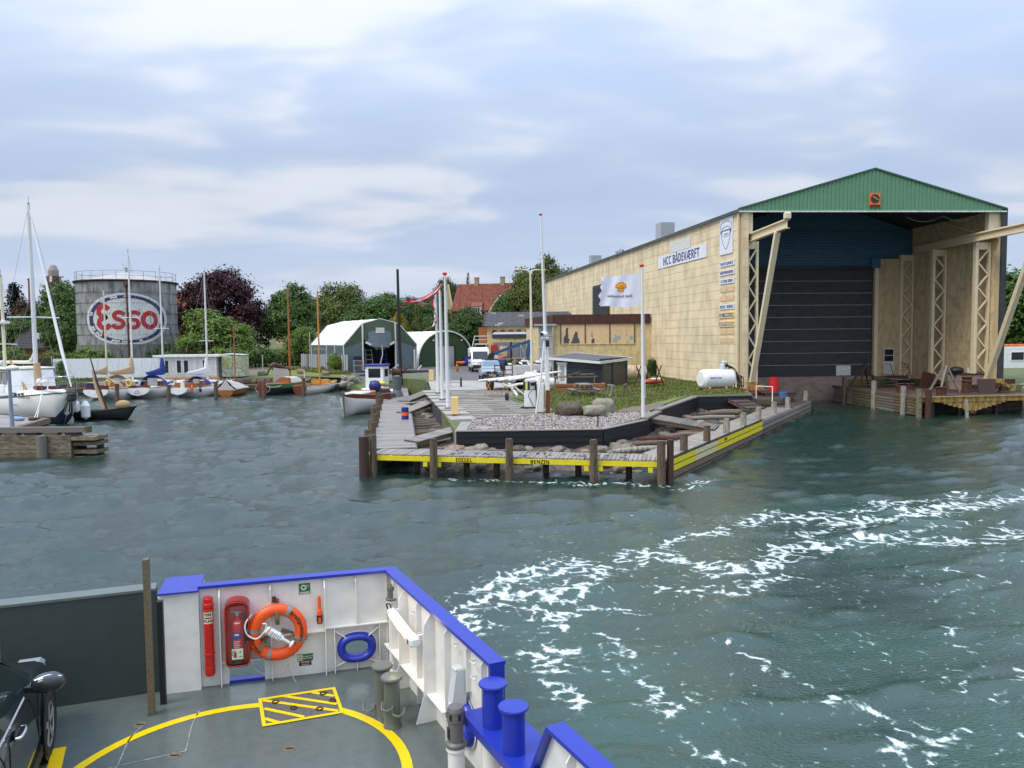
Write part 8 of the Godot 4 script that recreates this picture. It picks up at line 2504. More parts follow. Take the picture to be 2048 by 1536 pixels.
func nets(bones: Array,cell: float,blend: float) -> MB:   # one skin round tapered capsules [p,q,rp,rq],by surface nets
	var lo:=V(INF,INF,INF); var hi:=-lo
	for b in bones:
		var r:=maxf(b[2],b[3])+blend+cell*2.0
		lo = lo.min((b[0] as Vector3)-Vector3.ONE*r).min((b[1] as Vector3)-Vector3.ONE*r); hi = hi.max((b[0] as Vector3)+Vector3.ONE*r).max((b[1] as Vector3)+Vector3.ONE*r)
	var n:=Vector3i((hi-lo)/cell)+Vector3i.ONE
	var d:=PackedFloat32Array(); d.resize(n.x*n.y*n.z)
	for z in n.z:
		for y in n.y:
			for x in n.x:
				var p:=lo+V(x,y,z)*cell
				var e:=.0
				for b in bones:
					var a: Vector3 = b[0]; var v: Vector3 = b[1]-a
					var t:=clampf((p-a).dot(v)/maxf(v.length_squared(),1e-6),0,1)
					e += exp(-(p.distance_to(a+v*t)-lerpf(b[2],b[3],t))/blend)
				d[(z*n.y+y)*n.x+x] = -log(maxf(e,1e-20))*blend
	var mb:=mesh()
	var at:={}
	var c8:=[Vector3i(0,0,0),Vector3i(1,0,0),Vector3i(0,1,0),Vector3i(1,1,0),Vector3i(0,0,1),Vector3i(1,0,1),Vector3i(0,1,1),Vector3i(1,1,1)]
	for z in n.z-1:
		for y in n.y-1:
			for x in n.x-1:
				var inside:=0; var s:=Vector3.ZERO; var cnt:=0
				var val:=[]
				for c in c8: val.append(d[((z+c.z)*n.y+y+c.y)*n.x+x+c.x])
				for k in 8: inside += 1 if val[k] < 0 else 0
				if inside == 0 or inside == 8: continue
				for k in 8:
					for m in [1,2,4]:
						if k & m == 0 and (val[k] < 0) != (val[k | m] < 0):
							var t: float = val[k]/(val[k]-val[k | m])
							s += Vector3(c8[k]).lerp(Vector3(c8[k | m]),t); cnt += 1
				at[Vector3i(x,y,z)] = mb.vert(lo+(Vector3(x,y,z)+s/cnt)*cell,Vector3.UP)
	for key in at:
		var q: Vector3i = key
		for ax in 3:
			var e:=Vector3i.ZERO; e[ax] = 1
			var u:=Vector3i.ZERO; u[(ax+1) % 3] = 1
			var w:=Vector3i.ZERO; w[(ax+2) % 3] = 1
			if not (at.has(q-u) and at.has(q-w) and at.has(q-u-w)): continue
			var a:=d[(q.z*n.y+q.y)*n.x+q.x]; var p2:=q+e
			if p2.x >= n.x or p2.y >= n.y or p2.z >= n.z: continue
			var b:=d[(p2.z*n.y+p2.y)*n.x+p2.x]
			if (a < 0) == (b < 0): continue
			var i0: int = at[q]; var i1: int = at[q-u]; var i2: int = at[q-u-w]; var i3: int = at[q-w]
			if a < 0: mb.tri_i(i0,i1,i2); mb.tri_i(i0,i2,i3)
			else: mb.tri_i(i0,i2,i1); mb.tri_i(i0,i3,i2)
	mb.smooth(0)
	return mb

func person(at: Vector3) -> void:
	var t:=thing("person","person in orange work clothes standing behind the blue tractor","person",at,.3)
	var b:=func(p: Vector3,q: Vector3,r0: float,r1: float) -> Array: return [p,q,r0,r1]
	var body:=[b.call(V(-.10,.92,0),V(-.11,.48,.02),.085,.06),b.call(V(-.11,.48,.02),V(-.12,.07,-.02),.055,.04),b.call(V(.10,.92,0),V(.12,.48,.03),.085,.06),b.call(V(.12,.48,.03),V(.13,.07,.0),.055,.04),b.call(V(-.12,.05,0),V(-.13,.04,.15),.045,.035),b.call(V(.13,.05,.02),V(.15,.04,.17),.045,.035),
		b.call(V(0,.95,0),V(0,1.36,0),.135,.15),b.call(V(-.15,1.42,0),V(.15,1.42,0),.075,.075),b.call(V(0,1.42,0),V(0,1.54,.01),.055,.05),b.call(V(0,1.62,.01),V(0,1.70,.0),.085,.09),
		b.call(V(-.19,1.41,0),V(-.25,1.13,.03),.058,.045),b.call(V(-.25,1.13,.03),V(-.20,.90,.15),.042,.032),b.call(V(.19,1.41,0),V(.25,1.13,.02),.058,.045),b.call(V(.25,1.13,.02),V(.22,.89,.12),.042,.032),b.call(V(-.20,.9,.15),V(-.19,.82,.18),.032,.025),b.call(V(.22,.89,.12),V(.22,.81,.15),.032,.025)]
	obj("body",nets(body,.035,.02),wet("skin",lin(.50,.30,.21),.6),t)
	var suit:=[]
	for k in [0,2,6,7,10,12]: suit.append([body[k][0],body[k][1],body[k][2]+.02,body[k][3]+.02])
	for k in [1,3]: suit.append([body[k][0],(body[k][0] as Vector3).lerp(body[k][1],.9),body[k][2]+.022,body[k][3]+.025])
	for k in [11,13]: suit.append([body[k][0],(body[k][0] as Vector3).lerp(body[k][1],.9),body[k][2]+.02,body[k][3]+.015])
	obj("work_suit",nets(suit,.035,.02),wet("suit_orange",lin(.72,.115,.02),.8),t)
	obj("hair",mesh().ball(V(0,1.72,-.02),V(.105,.10,.11),12,8),M.black,t)
	for s in [-1.0,1.0]: obj("boot",mesh().rbox(V(s*.135,.06,.06),V(.12,.12,.29),.04),M.rubber,t)

# ---------------------------------------------------------------- flagpoles and lamp posts
func flag_pole(label: String,foot: Vector3,top: float,r: float,group:="") -> Node3D:
	var t:=thing("flagpole",label,"flagpole",foot,.0,group)
	var h:=top-foot.y
	obj("pole",mesh().tube([V(0,0,0),V(-.02,h*.4,0),V(-.06,h,0)],[r,r*.85,r*.5],10),M.mast_white,t)
	obj("halyard",mesh().tube([V(r+.02,1.0,.03),V(r*.5-.02,h-.1,.03)],.008,4),M.rope_white,t)
	return t

func poles() -> void:
	var t:=flag_pole("tall white flagpole in the gravel beside the camera mast",P(1.72,1.3,37.25),10.85,.085)
	obj("cap",mesh().ball(V(-.06,9.58,0),V(.09,.05,.09),10,6),M.red_paint,t)
	t.get_child(0).rotation.z = .022
	(t.get_child(2) as Node3D).position += V(-.21,.0,0)
	t.get_child(1).rotation.z = .022
	for e in [[-3.27,39.0,8.2,"nearest of three white flagpoles, with the red cap and torn pennant",true],[-3.95,43.4,7.75,"middle of the three white flagpoles on the bank edge",false],[-4.6,47.7,7.85,"farthest of three white flagpoles, wrapped in red ribbon",false]]:
		t = flag_pole(e[3],P(e[0],gy(e[0],e[1]),e[1]),e[2],.10,"three white flagpoles on the bank edge")
		var h: float = e[2]-gy(e[0],e[1])
		if e[4]: obj("cap",mesh().ball(V(-.06,h+.06,0),V(.13,.08,.13),10,6),M.red_paint,t)
		obj("bracket",mesh().box(V(0,.05,0),V(.3,.12,.3)),M.door_grey,t)
	# torn red and white pennant strips
	t = thing("torn_pennant","shredded red and white pennant streaming left from the nearest white pole","flag")
	for k in 4:
		var o:=.10*k
		var pts:=spline([P(-3.36,8.1-o,39.0),P(-3.75,7.55-o*1.1,39.05),P(-4.35,7.12-o*.6,39.1+.1*k),P(-4.9,7.0-.10*k,39.1),P(-5.35-.1*k,6.82+.08*k,39.2)] if k < 3 else [P(-4.9,6.95,39.1),P(-5.2,6.9,39.1),P(-5.5,6.62,39.15),P(-5.65,6.72,39.1)],7)
		var mb:=mesh().sheet(pts.size()-1,1,func(u: float,v: float) -> Vector3:
			var i:=int(round(u*(pts.size()-1)))
			var s:=.045*(1.0-.45*u)*(v-.5)*2.0
			return (pts[i] as Vector3)+V(s*sin(u*9.0+k)*.6,s,s*cos(u*7.0+k)))
		obj("ribbon",mb,M.flag_white if k == 1 else M.flag_red,t)
	t = thing("ribbon_tatter","twisted red ribbon wound down the farthest white pole","flag")
	for k in 2:
		var pts:=spline([P(-4.72,7.8,47.6),P(-4.85+.12*k,7.2,47.55),P(-4.72,6.6,47.6),P(-4.62-.1*k,6.1,47.55),P(-4.9,5.75,47.6),P(-5.9+.3*k,5.3+.12*k,47.7)],7)
		obj("ribbon",mesh().sheet(pts.size()-1,1,func(u: float,v: float) -> Vector3:
			var i:=int(round(u*(pts.size()-1)))
			var s:=.05*(v-.5)*2.0
			return (pts[i] as Vector3)+V(s*cos(u*14.0),s*.5,s*sin(u*14.0))),M.flag_white if k else M.flag_red,t)
	# the white flag by the gravel bed
	var base:=P(5.87,1.25,34.4)
	t = flag_pole("white flagpole with a red cap at the gravel bed's right corner",base,8.1,.085)
	obj("cap",mesh().ball(V(-.06,6.9,0),V(.11,.07,.11),10,6),M.red_paint,t)
	var fl:=thing("white_flag","white flag with yellow shell emblem and reversed lettering, blowing left","flag")
	var surf:=func(x: float,y: float,out: float) -> Vector3:    # x 0 at the pole to 1.74 at the fly,y 0 at the top to 1.4 below it
		var u:=x/1.74
		var lift:=-.17*u-.06*sin(u*5.0)*(y/1.4)
		return V(5.74-x*(1.0-.03*sin(u*6.0)),7.82+lift-y*(1.0-.04*u),-34.4+.11*sin(u*7.5+y*1.2)*u+.05*sin(u*16.0-y*3.0)*u+out)
	var cloth:=obj("cloth",mesh().sheet(40,24,func(u: float,v: float) -> Vector3:
		var edge:=1.0+.035*sin(v*21.0)*smoothstep(.85,1.0,1.0-u)+(.05*sin(v*5.0) if u < .02 else .0)
		return surf.call(1.74*(1.0-u)*edge,1.4*(1.0-v),.0)),M.flag_white,fl)
	var emblem:=func(k: float,out: float) -> MB:
		var poly:=PackedVector2Array()
		for i in 15:
			var a:=deg_to_rad(-8+196.0*i/14.0)
			var rr:=.215*k*(1.0+(.05 if i % 2 else -.02))
			poly.append(U(cos(a)*rr*1.05,sin(a)*rr*.98))
		poly.append_array(flat([U(-.12*k,-.08*k),U(-.13*k,-.19*k),U(.13*k,-.19*k),U(.12*k,-.08*k)]))
		var mb:=mesh()
		var tri:=Geometry2D.triangulate_polygon(poly)
		for i in range(0,tri.size(),3):
			var q:=[]
			for j in 3:
				var p:=poly[tri[i+j]].rotated(-.08)
				q.append(surf.call(.86-p.x,.52-p.y,out))
			mb.tri(q[0],q[1],q[2])
			if mb.n[mb.n.size()-1].z < 0:
				for j in 3: mb.n[mb.n.size()-1-j] *= -1.0
				var e:=mb.ix.size(); var s:=mb.ix[e-1]; mb.ix[e-1] = mb.ix[e-2]; mb.ix[e-2] = s
		return mb
	var eo:=obj("emblem",emblem.call(1.0,.012),wet("emblem_red",lin(.68,.06,.02),.8),cloth)
	obj("emblem_shell",emblem.call(.82,.018),wet("emblem_yellow",lin(.85,.52,.03),.8),eo)
	var rays:=mesh()
	for i in 7:
		var a:=deg_to_rad(20+140.0*i/6.0)
		rays.tube([surf.call(.86-cos(a)*.03,.52+.10-sin(a)*.03,.024),surf.call(.86-cos(a)*.17,.52+.06-sin(a)*.18,.024)],.007,4)
	obj("emblem_rays",rays,M.emblem_red,eo)
	obj("lettering",bent_words("Shell Forhandler",.105,func(p: Vector3) -> Vector3: return surf.call(.90+p.x*.93,.93-p.y,.014+p.z),font_bold),wet("letter_grey",lin(.12,.12,.15),.8),cloth)
	# double armed street lamp
	t = thing("street_lamp","tall double armed cream street lamp beside the trailers","lamp",P(1.52,gy(1.5,57.4),57.4))
	obj("pole",mesh().tube([V(0,0,0),V(-.05,4,0),V(-.08,8.1,0)],[.13,.10,.07],9),M.mast_cream,t)
	for s in [-1.0,1.0]:
		var a:=obj("arm",mesh().tube(spline([V(-.08,8.0,0),V(-.08+s*.12,8.32,0),V(-.08+s*.4,8.42,0),V(-.08+s*.65,8.42,0)],5),.05,7),M.mast_cream,t)
		obj("lantern",mesh().rbox(V(-.08+s*.88,8.40,0),V(.62,.13,.24),.05),mat("lantern_olive",lin(.30,.28,.16),.6),a)
	for e in [[-25.0,95.5,6.0,"grey lamp pole left of the frame tent"],[-33.0,90.5,5.0,"slim dark pole before the maple tree"],[-27.5,85.0,3.4,"short grey stake by the mown grass"]]:
		var o:=obj("pole",mesh().tube([Vector3.ZERO,V(0,e[2]-1.5,0)],.06,7),M.galvanised,null,P(e[0],1.5,e[1]))
		tag(o,e[3],"pole")

# ---------------------------------------------------------------- vehicles. Local axes: +z to the front,x to its left-hand side as seen from behind
func box_section(x0: float,y0: float,y1: float,w: float,r: float) -> Array:
	return [V(-w,y0,x0),V(-w,y1-r,x0),V(-w+r,y1,x0),V(w-r,y1,x0),V(w,y1-r,x0),V(w,y0,x0)]

func body_loft(secs: Array) -> MB:   # sections [z,y0,y1,half width,corner]
	var rings:=[]
	for s in secs: rings.append(box_section(s[0],s[1],s[2],s[3],s[4]))
	var mb:=mesh()
	for i in rings.size()-1:
		for k in 5: mb.quad(rings[i][k+1],rings[i][k],rings[i+1][k],rings[i+1][k+1])
		mb.quad(rings[i][0],rings[i][5],rings[i+1][5],rings[i+1][0])
	for e in [0,rings.size()-1]:
		var r: Array = rings[e]
		for k in range(1,5):
			if e == 0: mb.tri(r[0],r[k],r[k+1])
			else: mb.tri(r[0],r[k+1],r[k])
	return mb

func road_wheels(t: Node,zs: Array,half: float,r: float,w: float,rim: Material) -> void:
	for z in zs:
		for s in [-1.0,1.0]:
			var o:=obj("wheel",wheel_mesh(r,w),M.rubber,t,V(s*half,r,z),Basis(Vector3.UP,PI/2))
			obj("rim",mesh().lathe([U(0,.02),U(r*.3,.03),U(r*.56,.0),U(r*.62,.05)],16,X(Basis(Vector3.BACK,-s*PI/2),V(s*(half+w/2-.04),r,z))),rim,t)

func vehicles() -> void:
	# white van facing the camera
	var t:=thing("van","white high roofed van parked by the workshop, facing the water","van",P(-3.35,gy(-3,79)+.02,79.5),.12)
	var b:=obj("body",body_loft([[-3.2,.45,2.42,.95,.15],[.4,.45,2.46,.97,.16],[.9,.45,2.35,.95,.2],[1.05,.45,2.1,.93,.16],[1.75,.45,1.25,.92,.12],[2.35,.5,1.0,.88,.15],[2.5,.5,.85,.8,.1]]),M.white_gloss,t)
	obj("windscreen",mesh().quad_of(V(-.80,1.30,1.76),V(.80,1.30,1.76),V(.74,2.05,1.12),V(-.74,2.05,1.12)),M.glass_dark,b)
	for s in [-1.0,1.0]:
		obj("side_window",mesh().box(V(s*.965,1.6,.75),V(.02,.55,.8)),M.glass_dark,b)
		obj("mirror",mesh().rbox(V(s*1.12,1.42,1.25),V(.2,.34,.12),.04),M.black,b)
		obj("headlight",mesh().rbox(V(s*.68,.92,2.36),V(.36,.2,.1),.03),M.glass_pale,b)
		obj("side_strip",mesh().box(V(s*.97,.85,-1.2),V(.03,.14,3.4)),M.black,b)
	obj("bumper",mesh().rbox(V(0,.58,2.42),V(1.75,.34,.2),.06),M.black,t); obj("grille",mesh().rbox(V(0,.92,2.44),V(.8,.12,.06),.02),M.black,t)
	road_wheels(t,[-2.0,1.75],.86,.34,.22,M.galvanised)
	# grey blue pick-up
	t = thing("pickup","small pale blue pickup with black bumper and yellow number plate","car",P(-1.75,gy(-2,61)+.03,61.4),.10)
	var paint:=mat("pickup_paint",lin(.33,.38,.43),.3)
	b = obj("body",body_loft([[-2.3,.42,.95,.78,.05],[-.3,.42,.98,.79,.05],[.55,.42,1.0,.79,.06],[1.8,.42,.90,.77,.08],[2.05,.45,.82,.74,.08]]),paint,t)
	var cab:=obj("cab",body_loft([[-.7,.95,1.52,.68,.1],[-.35,.95,1.6,.69,.1],[.35,.95,1.6,.69,.1],[1.0,.93,1.02,.74,.04]]),paint,t)
	obj("windscreen",mesh().quad_of(V(-.66,1.03,.985),V(.66,1.03,.985),V(.58,1.54,.43),V(-.58,1.54,.43)),wet("screen_pale",lin(.16,.22,.30),.05),cab)
	for s in [-1.0,1.0]:
		obj("side_window",mesh().box(V(s*.70,1.28,.05),V(.02,.36,.8)),M.glass_dark,cab)
		obj("headlight",mesh().rbox(V(s*.58,.73,2.06),V(.26,.16,.06),.02),M.glass_pale,b)
		obj("mirror",mesh().rbox(V(s*.88,1.08,.75),V(.18,.14,.06),.02),M.black,cab)
		obj("roof_bar",mesh().box(V(0,1.68,-.2+s*.3),V(1.3,.05,.06)),M.black,cab)
	obj("grille",mesh().rbox(V(0,.73,2.05),V(.86,.18,.05),.02),M.black,b); obj("badge",mesh().ball(V(0,.75,2.08),V(.08,.035,.02),10,6),M.chrome,b)
	obj("bumper",mesh().rbox(V(0,.46,2.1),V(1.56,.28,.16),.04),M.black,t)
	var pl:=obj("number_plate",mesh().box(V(.05,.53,2.195),V(.52,.12,.015)),mat("plate_yellow",lin(.75,.45,.01),.5),t)
	obj("lettering",words("SX 92 114",.075,.003),M.black,pl,V(.05,.53,2.205))
	road_wheels(t,[-1.5,1.3],.70,.32,.2,M.galvanised)
	# blue tractor with a digging arm
	t = thing("tractor","old blue tractor with red wheels and a folded digger arm","tractor",P(-.35,gy(0,68.5),69.0),PI/2+2.95)
	var blue:=mat("tractor_blue",lin(.02,.085,.22),.5,"wear",Vector3.ONE)
	obj("bonnet",mesh().rbox(V(0,1.25,1.1),V(.6,.6,1.9),.1),blue,t); obj("gearbox",mesh().rbox(V(0,.85,-.2),V(.45,.5,2.0),.06),M.black,t)
	for s in [-1.0,1.0]:
		var rw:=obj("rear_wheel",wheel_mesh(.78,.36),M.rubber,t,V(s*.8,.78,-.7),Basis(Vector3.UP,PI/2))
		obj("rear_rim",mesh().lathe([U(0,.05),U(.2,.06),U(.3,.0),U(.46,.02),U(.47,.08)],18,X(Basis(Vector3.BACK,-s*PI/2),V(s*.96,.78,-.7))),M.dull_red,t)
		obj("mudguard",mesh().sheet(10,2,func(u: float,v: float) -> Vector3:
			var a:=PI*(.1+.75*u)
			return V(s*(.62+.4*v),.78+sin(a)*.86,-.7+cos(a)*.86)),blue,t)
		var fw:=obj("front_wheel",wheel_mesh(.42,.22),M.rubber,t,V(s*.65,.42,1.6),Basis(Vector3.UP,PI/2))
		obj("front_rim",mesh().lathe([U(0,.04),U(.22,.02),U(.25,.06)],14,X(Basis(Vector3.BACK,-s*PI/2),V(s*.74,.42,1.6))),M.dull_red,t)
	obj("seat",mesh().rbox(V(0,1.35,-.7),V(.5,.35,.4),.08),M.black,t); obj("steering_wheel",mesh().tube(circle(V(0,1.7,-.1),.2,Vector3.RIGHT,V(0,.5,.85).normalized(),14),.02,5,false,true),M.black,t)
	obj("boom",mesh().bar(V(0,1.0,-1.7),V(0,3.1,-2.0),.26,.34,Vector3.BACK),blue,t); obj("dipper",mesh().bar(V(0,3.15,-2.1),V(.1,2.0,1.3),.24,.26,Vector3.UP),blue,t)
	obj("ram",mesh().tube([V(.15,1.5,-1.75),V(.15,2.8,-1.2)],.06,7),M.chrome,t); obj("digger_bucket",mesh().prism(flat([U(0,0),U(.5,-.1),U(.6,-.5),U(.2,-.7)]),.6,X(Basis(Vector3.UP,-PI/2),V(.3,2.1,1.2))),M.black,t)
	# small cars half hidden behind the trees
	t = thing("parked_car","pale car glimpsed under the trees right of the copper beech","car",P(-31.6,gy(-31,112),112),1.35)
	obj("body",body_loft([[-2.0,.35,.85,.8,.1],[1.6,.35,.9,.82,.1],[2.1,.4,.75,.75,.1]]),M.galvanised,t); obj("cabin",body_loft([[-1.6,.85,1.3,.62,.1],[-1.0,.85,1.45,.66,.12],[.4,.85,1.42,.66,.12],[1.0,.85,.95,.72,.05]]),M.glass_dark,t)
	road_wheels(t,[-1.3,1.3],.72,.31,.2,M.galvanised)

# ---------------------------------------------------------------- the ferry in the foreground
var FT: Transform3D      # inner face of the end bulkhead: x to the right,z towards the deck
var FS: Transform3D      # inner face of the side bulkhead: x towards the camera,z towards the deck
var ship: Node3D
const RAIL := 2.09

func on_deck(p: Vector2,lift: float) -> Vector3:
	return P(p.x,DECK+lift,p.y)

func ribbon_on_deck(pts: Array,wide: float,lift: float,closed:=false) -> MB:
	var mb:=mesh()
	var n:=pts.size()
	for i in (n if closed else n-1):
		var a: Vector2 = pts[i]; var b: Vector2 = pts[(i+1) % n]
		var pa: Vector2 = pts[(i-1+n) % n] if closed or i > 0 else a*2.0-b
		var pb: Vector2 = pts[(i+2) % n] if closed or i < n-2 else b*2.0-a
		var na:=(b-pa).normalized().orthogonal()*wide/2; var nb:=(pb-a).normalized().orthogonal()*wide/2
		mb.quad(on_deck(a+na,lift),on_deck(a-na,lift),on_deck(b-nb,lift),on_deck(b+nb,lift))
		if mb.n[mb.n.size()-1].y < 0:
			var e:=mb.v.size()-4
			for k in 4: mb.n[e+k] = Vector3.UP
			var s:=mb.ix.size()-6
			for k in [s,s+3]:
				var q:=mb.ix[k+1]; mb.ix[k+1] = mb.ix[k+2]; mb.ix[k+2] = q
	return mb

func flat_bar(parent: Node,f: Transform3D,x: float,y0: float,y1: float,deep: float,foot:=.0,m: Material = null) -> void:   # a vertical stiffener standing out from the plate,cut back at the top
	var poly:=flat([U(.0,y0),U(deep+foot,y0),U(deep,y0+.32 if foot > 0 else y0),U(deep,y1-deep*1.1),U(deep*.25,y1),U(.0,y1)])
	obj("stiffener",mesh().prism(poly,.014,f*X(Basis(V(0,0,1),V(0,1,0),V(-1,0,0)),V(x+.007,0,0))),m if m else M.ferry_white,parent)

func holed_plate(f: Transform3D,lo: Vector2,hi: Vector2,c: Vector2,rx: float,ry: float,z:=.0) -> MB:
	return mesh().sheet(48,1,func(u: float,v: float) -> Vector3:
		var a:=TAU*u
		var d:=U(cos(a),sin(a))
		var inner:=c+stadium(a,rx,ry)
		var tx:=((hi.x-c.x) if d.x > 0 else (c.x-lo.x))/maxf(absf(d.x),1e-4); var ty:=((hi.y-c.y) if d.y > 0 else (c.y-lo.y))/maxf(absf(d.y),1e-4)
		var outer:=c+d*minf(tx,ty)
		var p:=inner.lerp(outer,1.0-v)
		return f*V(p.x,p.y,z))

func stadium(a: float,rx: float,ry: float) -> Vector2:
	return U(signf(cos(a))*pow(absf(cos(a)),.85)*rx,signf(sin(a))*pow(absf(sin(a)),.85)*ry)

func fairlead(f: Transform3D,c: Vector2,rx: float,ry: float) -> void:
	var o:=obj("fairlead",mesh().sheet(40,12,func(u: float,v: float) -> Vector3:
		var a:=TAU*u; var b:=TAU*v
		var k:=U(rx+.052*cos(b),ry+.052*cos(b))
		var p:=c+stadium(a,k.x,k.y)
		return f*V(p.x,p.y,.02+.075*sin(b))),M.ferry_blue,ship)
	obj("backing_flange",mesh().sheet(40,1,func(u: float,v: float) -> Vector3:
		var p:=c+stadium(TAU*u,rx+.03+.045*v,ry+.03+.045*v)
		return f*V(p.x,p.y,.016)),M.ferry_white,o)

func ferry() -> void:
	FT = frame(U(-3.75,9.03),U(-1.58,9.62))
	var c:=U(-1.58,9.62); var s:=U(.4426,-.8967)
	FS = frame(c,c+s*6.6)
	var tl:=2.249
	ship = thing("ferry","white and blue car ferry's grey deck end with bulwarks and mooring gear","ferry")
	# deck and hull
	var out:=flat([U(-14,5.2),U(-5.75,8.36),U(-4.2,8.92),U(-3.75,9.05),c,c+s*6.6,U(1.9,2.2),U(-14,1.0)])
	var po:=PackedVector2Array()
	for p in out: po.append(U(p.x,p.y))
	obj("deck",mesh().prism(po,.06,X(Basis(V(1,0,0),V(0,0,-1),V(0,1,0)),V(0,DECK-.06,0))),M.ferry_deck,ship)
	obj("hull",mesh().prism(po,1.9,X(Basis(V(1,0,0),V(0,0,-1),V(0,1,0)),V(0,DECK-1.98,0))),M.ferry_blue,ship)
	# end bulkhead,pieced round the freeing port and the fairlead
	var end:=fpart("end_bulwark",FT,V(.0,DECK-.1,-.02),V(.30,RAIL-.03,.0),M.ferry_white,ship)
	fpart("plate",FT,V(.30,1.13,-.02),V(.71,RAIL-.03,.0),M.ferry_white,end)
	fpart("plate",FT,V(.71,DECK-.1,-.02),V(1.50,RAIL-.03,.0),M.ferry_white,end)
	fpart("plate",FT,V(1.50,1.42,-.02),V(tl,RAIL-.03,.0),M.ferry_white,end)
	fpart("plate",FT,V(2.14,DECK-.1,-.02),V(tl,1.42,.0),M.ferry_white,end)
	obj("plate",holed_plate(FT,U(1.50,DECK-.02),U(2.14,1.42),U(1.82,1.135),.185,.135,-.004),M.ferry_white,end)
	fpart("port_sill",FT,V(.30,DECK-.1,-.10),V(.71,DECK+.035,.005),M.ferry_blue,end)
	fpart("port_shelf",FT,V(.2,1.13,-.02),V(.80,1.145,.07),M.ferry_white,end)
	fairlead(FT,U(1.82,1.135),.19,.14)
	# blue cap rails
	fpart("cap_rail",FT,V(-.02,RAIL-.03,-.09),V(tl+.03,RAIL+.005,.06),M.ferry_blue,ship)
	fpart("cap_rail",FS,V(-.06,RAIL-.031,-.09),V(3.20,RAIL+.004,.07),M.ferry_blue,ship)
	for e in [[.22,DECK,.10],[.80,1.15,.07],[1.44,DECK,.10],[2.20,DECK,.05]]: flat_bar(end,FT,e[0],e[1],RAIL-.03,e[2])
	flat_bar(end,FT,1.82,1.43,RAIL-.03,.06)
	flat_bar(end,FT,.80,DECK,1.12,.06)
	for e in [[.80,1.44,1.40],[1.44,2.249,1.43]]: fpart("stringer",FT,V(e[0],e[2]-.006,.0),V(e[1],e[2]+.006,.075),M.ferry_white,end)
	for x in [1.55,2.10]: fpart("web",FT,V(x-.006,DECK,.0),V(x+.006,1.42,.08),M.ferry_white,end)
	for e in [[1.56,.93,1.72,1.0],[1.56,1.38,1.70,1.27],[2.09,1.38,1.95,1.27],[2.09,.93,1.93,1.0],[1.82,.85,1.82,.96]]:
		obj("brace",mesh().bar(FT*V(e[0],e[1],.035),FT*V(e[2],e[3],.035),.07,.010,FT.basis.x if e[0] == e[2] else FT.basis.z.cross(FT.basis.x*(e[2]-e[0])+Vector3.UP*(e[3]-e[1])).normalized()),M.ferry_white,end)
	# box pillar with a blue top at the left end
	var px:=obj("box_pillar",mesh().box(FT*V(-.225,(DECK+2.05)/2,-.22),V(.43,2.05-DECK,.60),FT.basis),M.ferry_white,ship)
	obj("blue_top",mesh().box(FT*V(-.225,2.058,-.20),V(.45,.02,.66),FT.basis),M.ferry_blue,px)
	for k in 8: obj("bolt_head",mesh().box(FT*V(-.447,.95+k*.15,.05),V(.016,.02,.02),FT.basis),M.ferry_white,px)
	# folded ramp wall and its edge post
	var R:=frame(U(-14.0,5.28),U(-4.22,8.92))
	var rl:=10.43
	var ramp:=fpart("ramp",R,V(0,DECK-.4,-.22),V(rl,2.07,.0),M.ramp_grey,ship)
	fpart("top_flange",R,V(0,2.07,-.23),V(rl,2.10,.012),M.ferry_grey,ramp)
	for k in 5: fpart("weld_seam",R,V(rl-1.9*k-1.6,DECK,.0),V(rl-1.9*k-1.585,2.07,.003),M.ferry_grey,ramp)
	obj("edge_post",mesh().box(P(-4.055,1.72,8.36),V(.06,1.78,.10),FT.basis),M.olive_steel,ramp)
	obj("post_gap",mesh().box(P(-4.04,1.45,8.62),V(.06,1.2,.08),FT.basis),M.black,ramp)
	# side bulkhead
	var side:=fpart("side_bulwark",FS,V(.0,DECK-.1,-.02),V(2.15,RAIL-.03,.0),M.ferry_white,ship)
	fpart("plate",FS,V(2.15,1.58,-.02),V(3.15,RAIL-.03,.0),M.ferry_white,side)
	obj("plate",holed_plate(FS,U(2.15,DECK-.02),U(2.85,1.58),U(2.5,1.24),.16,.17,-.004),M.ferry_white,side)
	fpart("plate",FS,V(2.85,DECK-.1,-.02),V(4.25,1.60,.0),M.ferry_white,side)
	fairlead(FS,U(2.5,1.24),.17,.18)
	for e in [[.30,.06,.0],[.72,.12,.10],[1.18,.06,.0],[1.62,.13,.10],[2.08,.07,.0]]: flat_bar(side,FS,e[0],DECK,RAIL-.03,e[1],e[2])
	for e in [[2.6,.05],[2.98,.06]]: flat_bar(side,FS,e[0],1.58,RAIL-.03,e[1])
	for e in [[.06,.72,1.16],[.72,1.62,1.14],[1.62,2.1,1.16]]: fpart("stringer",FS,V(e[0],e[2]-.006,.0),V(e[1],e[2]+.006,.11),M.ferry_white,side)
	for e in [[.15,.62],[1.22,1.56]]: fpart("port_edge",FS,V(e[0],DECK,.001),V(e[1],DECK+.10,.006),M.ferry_blue,side)
	for e in [[1.0,1.86],[1.25,1.70],[2.3,1.95],[2.75,1.80],[2.75,1.95]]: obj("clip",mesh().tube([FS*V(e[0],e[1],.0),FS*V(e[0],e[1],.07),FS*V(e[0]+.12,e[1]+.01,.07)],.008,5),M.ferry_white,side)
	# lowered blue platform with two blue bollards
	fpart("end_cap",FS,V(3.15,1.60,-.08),V(3.20,RAIL-.031,.06),M.ferry_blue,ship)
	var plat:=fpart("bollard_platform",FS,V(3.05,1.60,-.16),V(4.22,1.635,.28),M.ferry_blue,ship)
	fpart("platform_edge",FS,V(3.05,1.56,.27),V(4.22,1.64,.29),M.ferry_blue,plat)
	for k in range(1,4): obj("column",mesh().tube([FS*V(2.92+k*.40,DECK,.12),FS*V(2.92+k*.40,1.60,.12)],.085,12),M.ferry_white,plat)
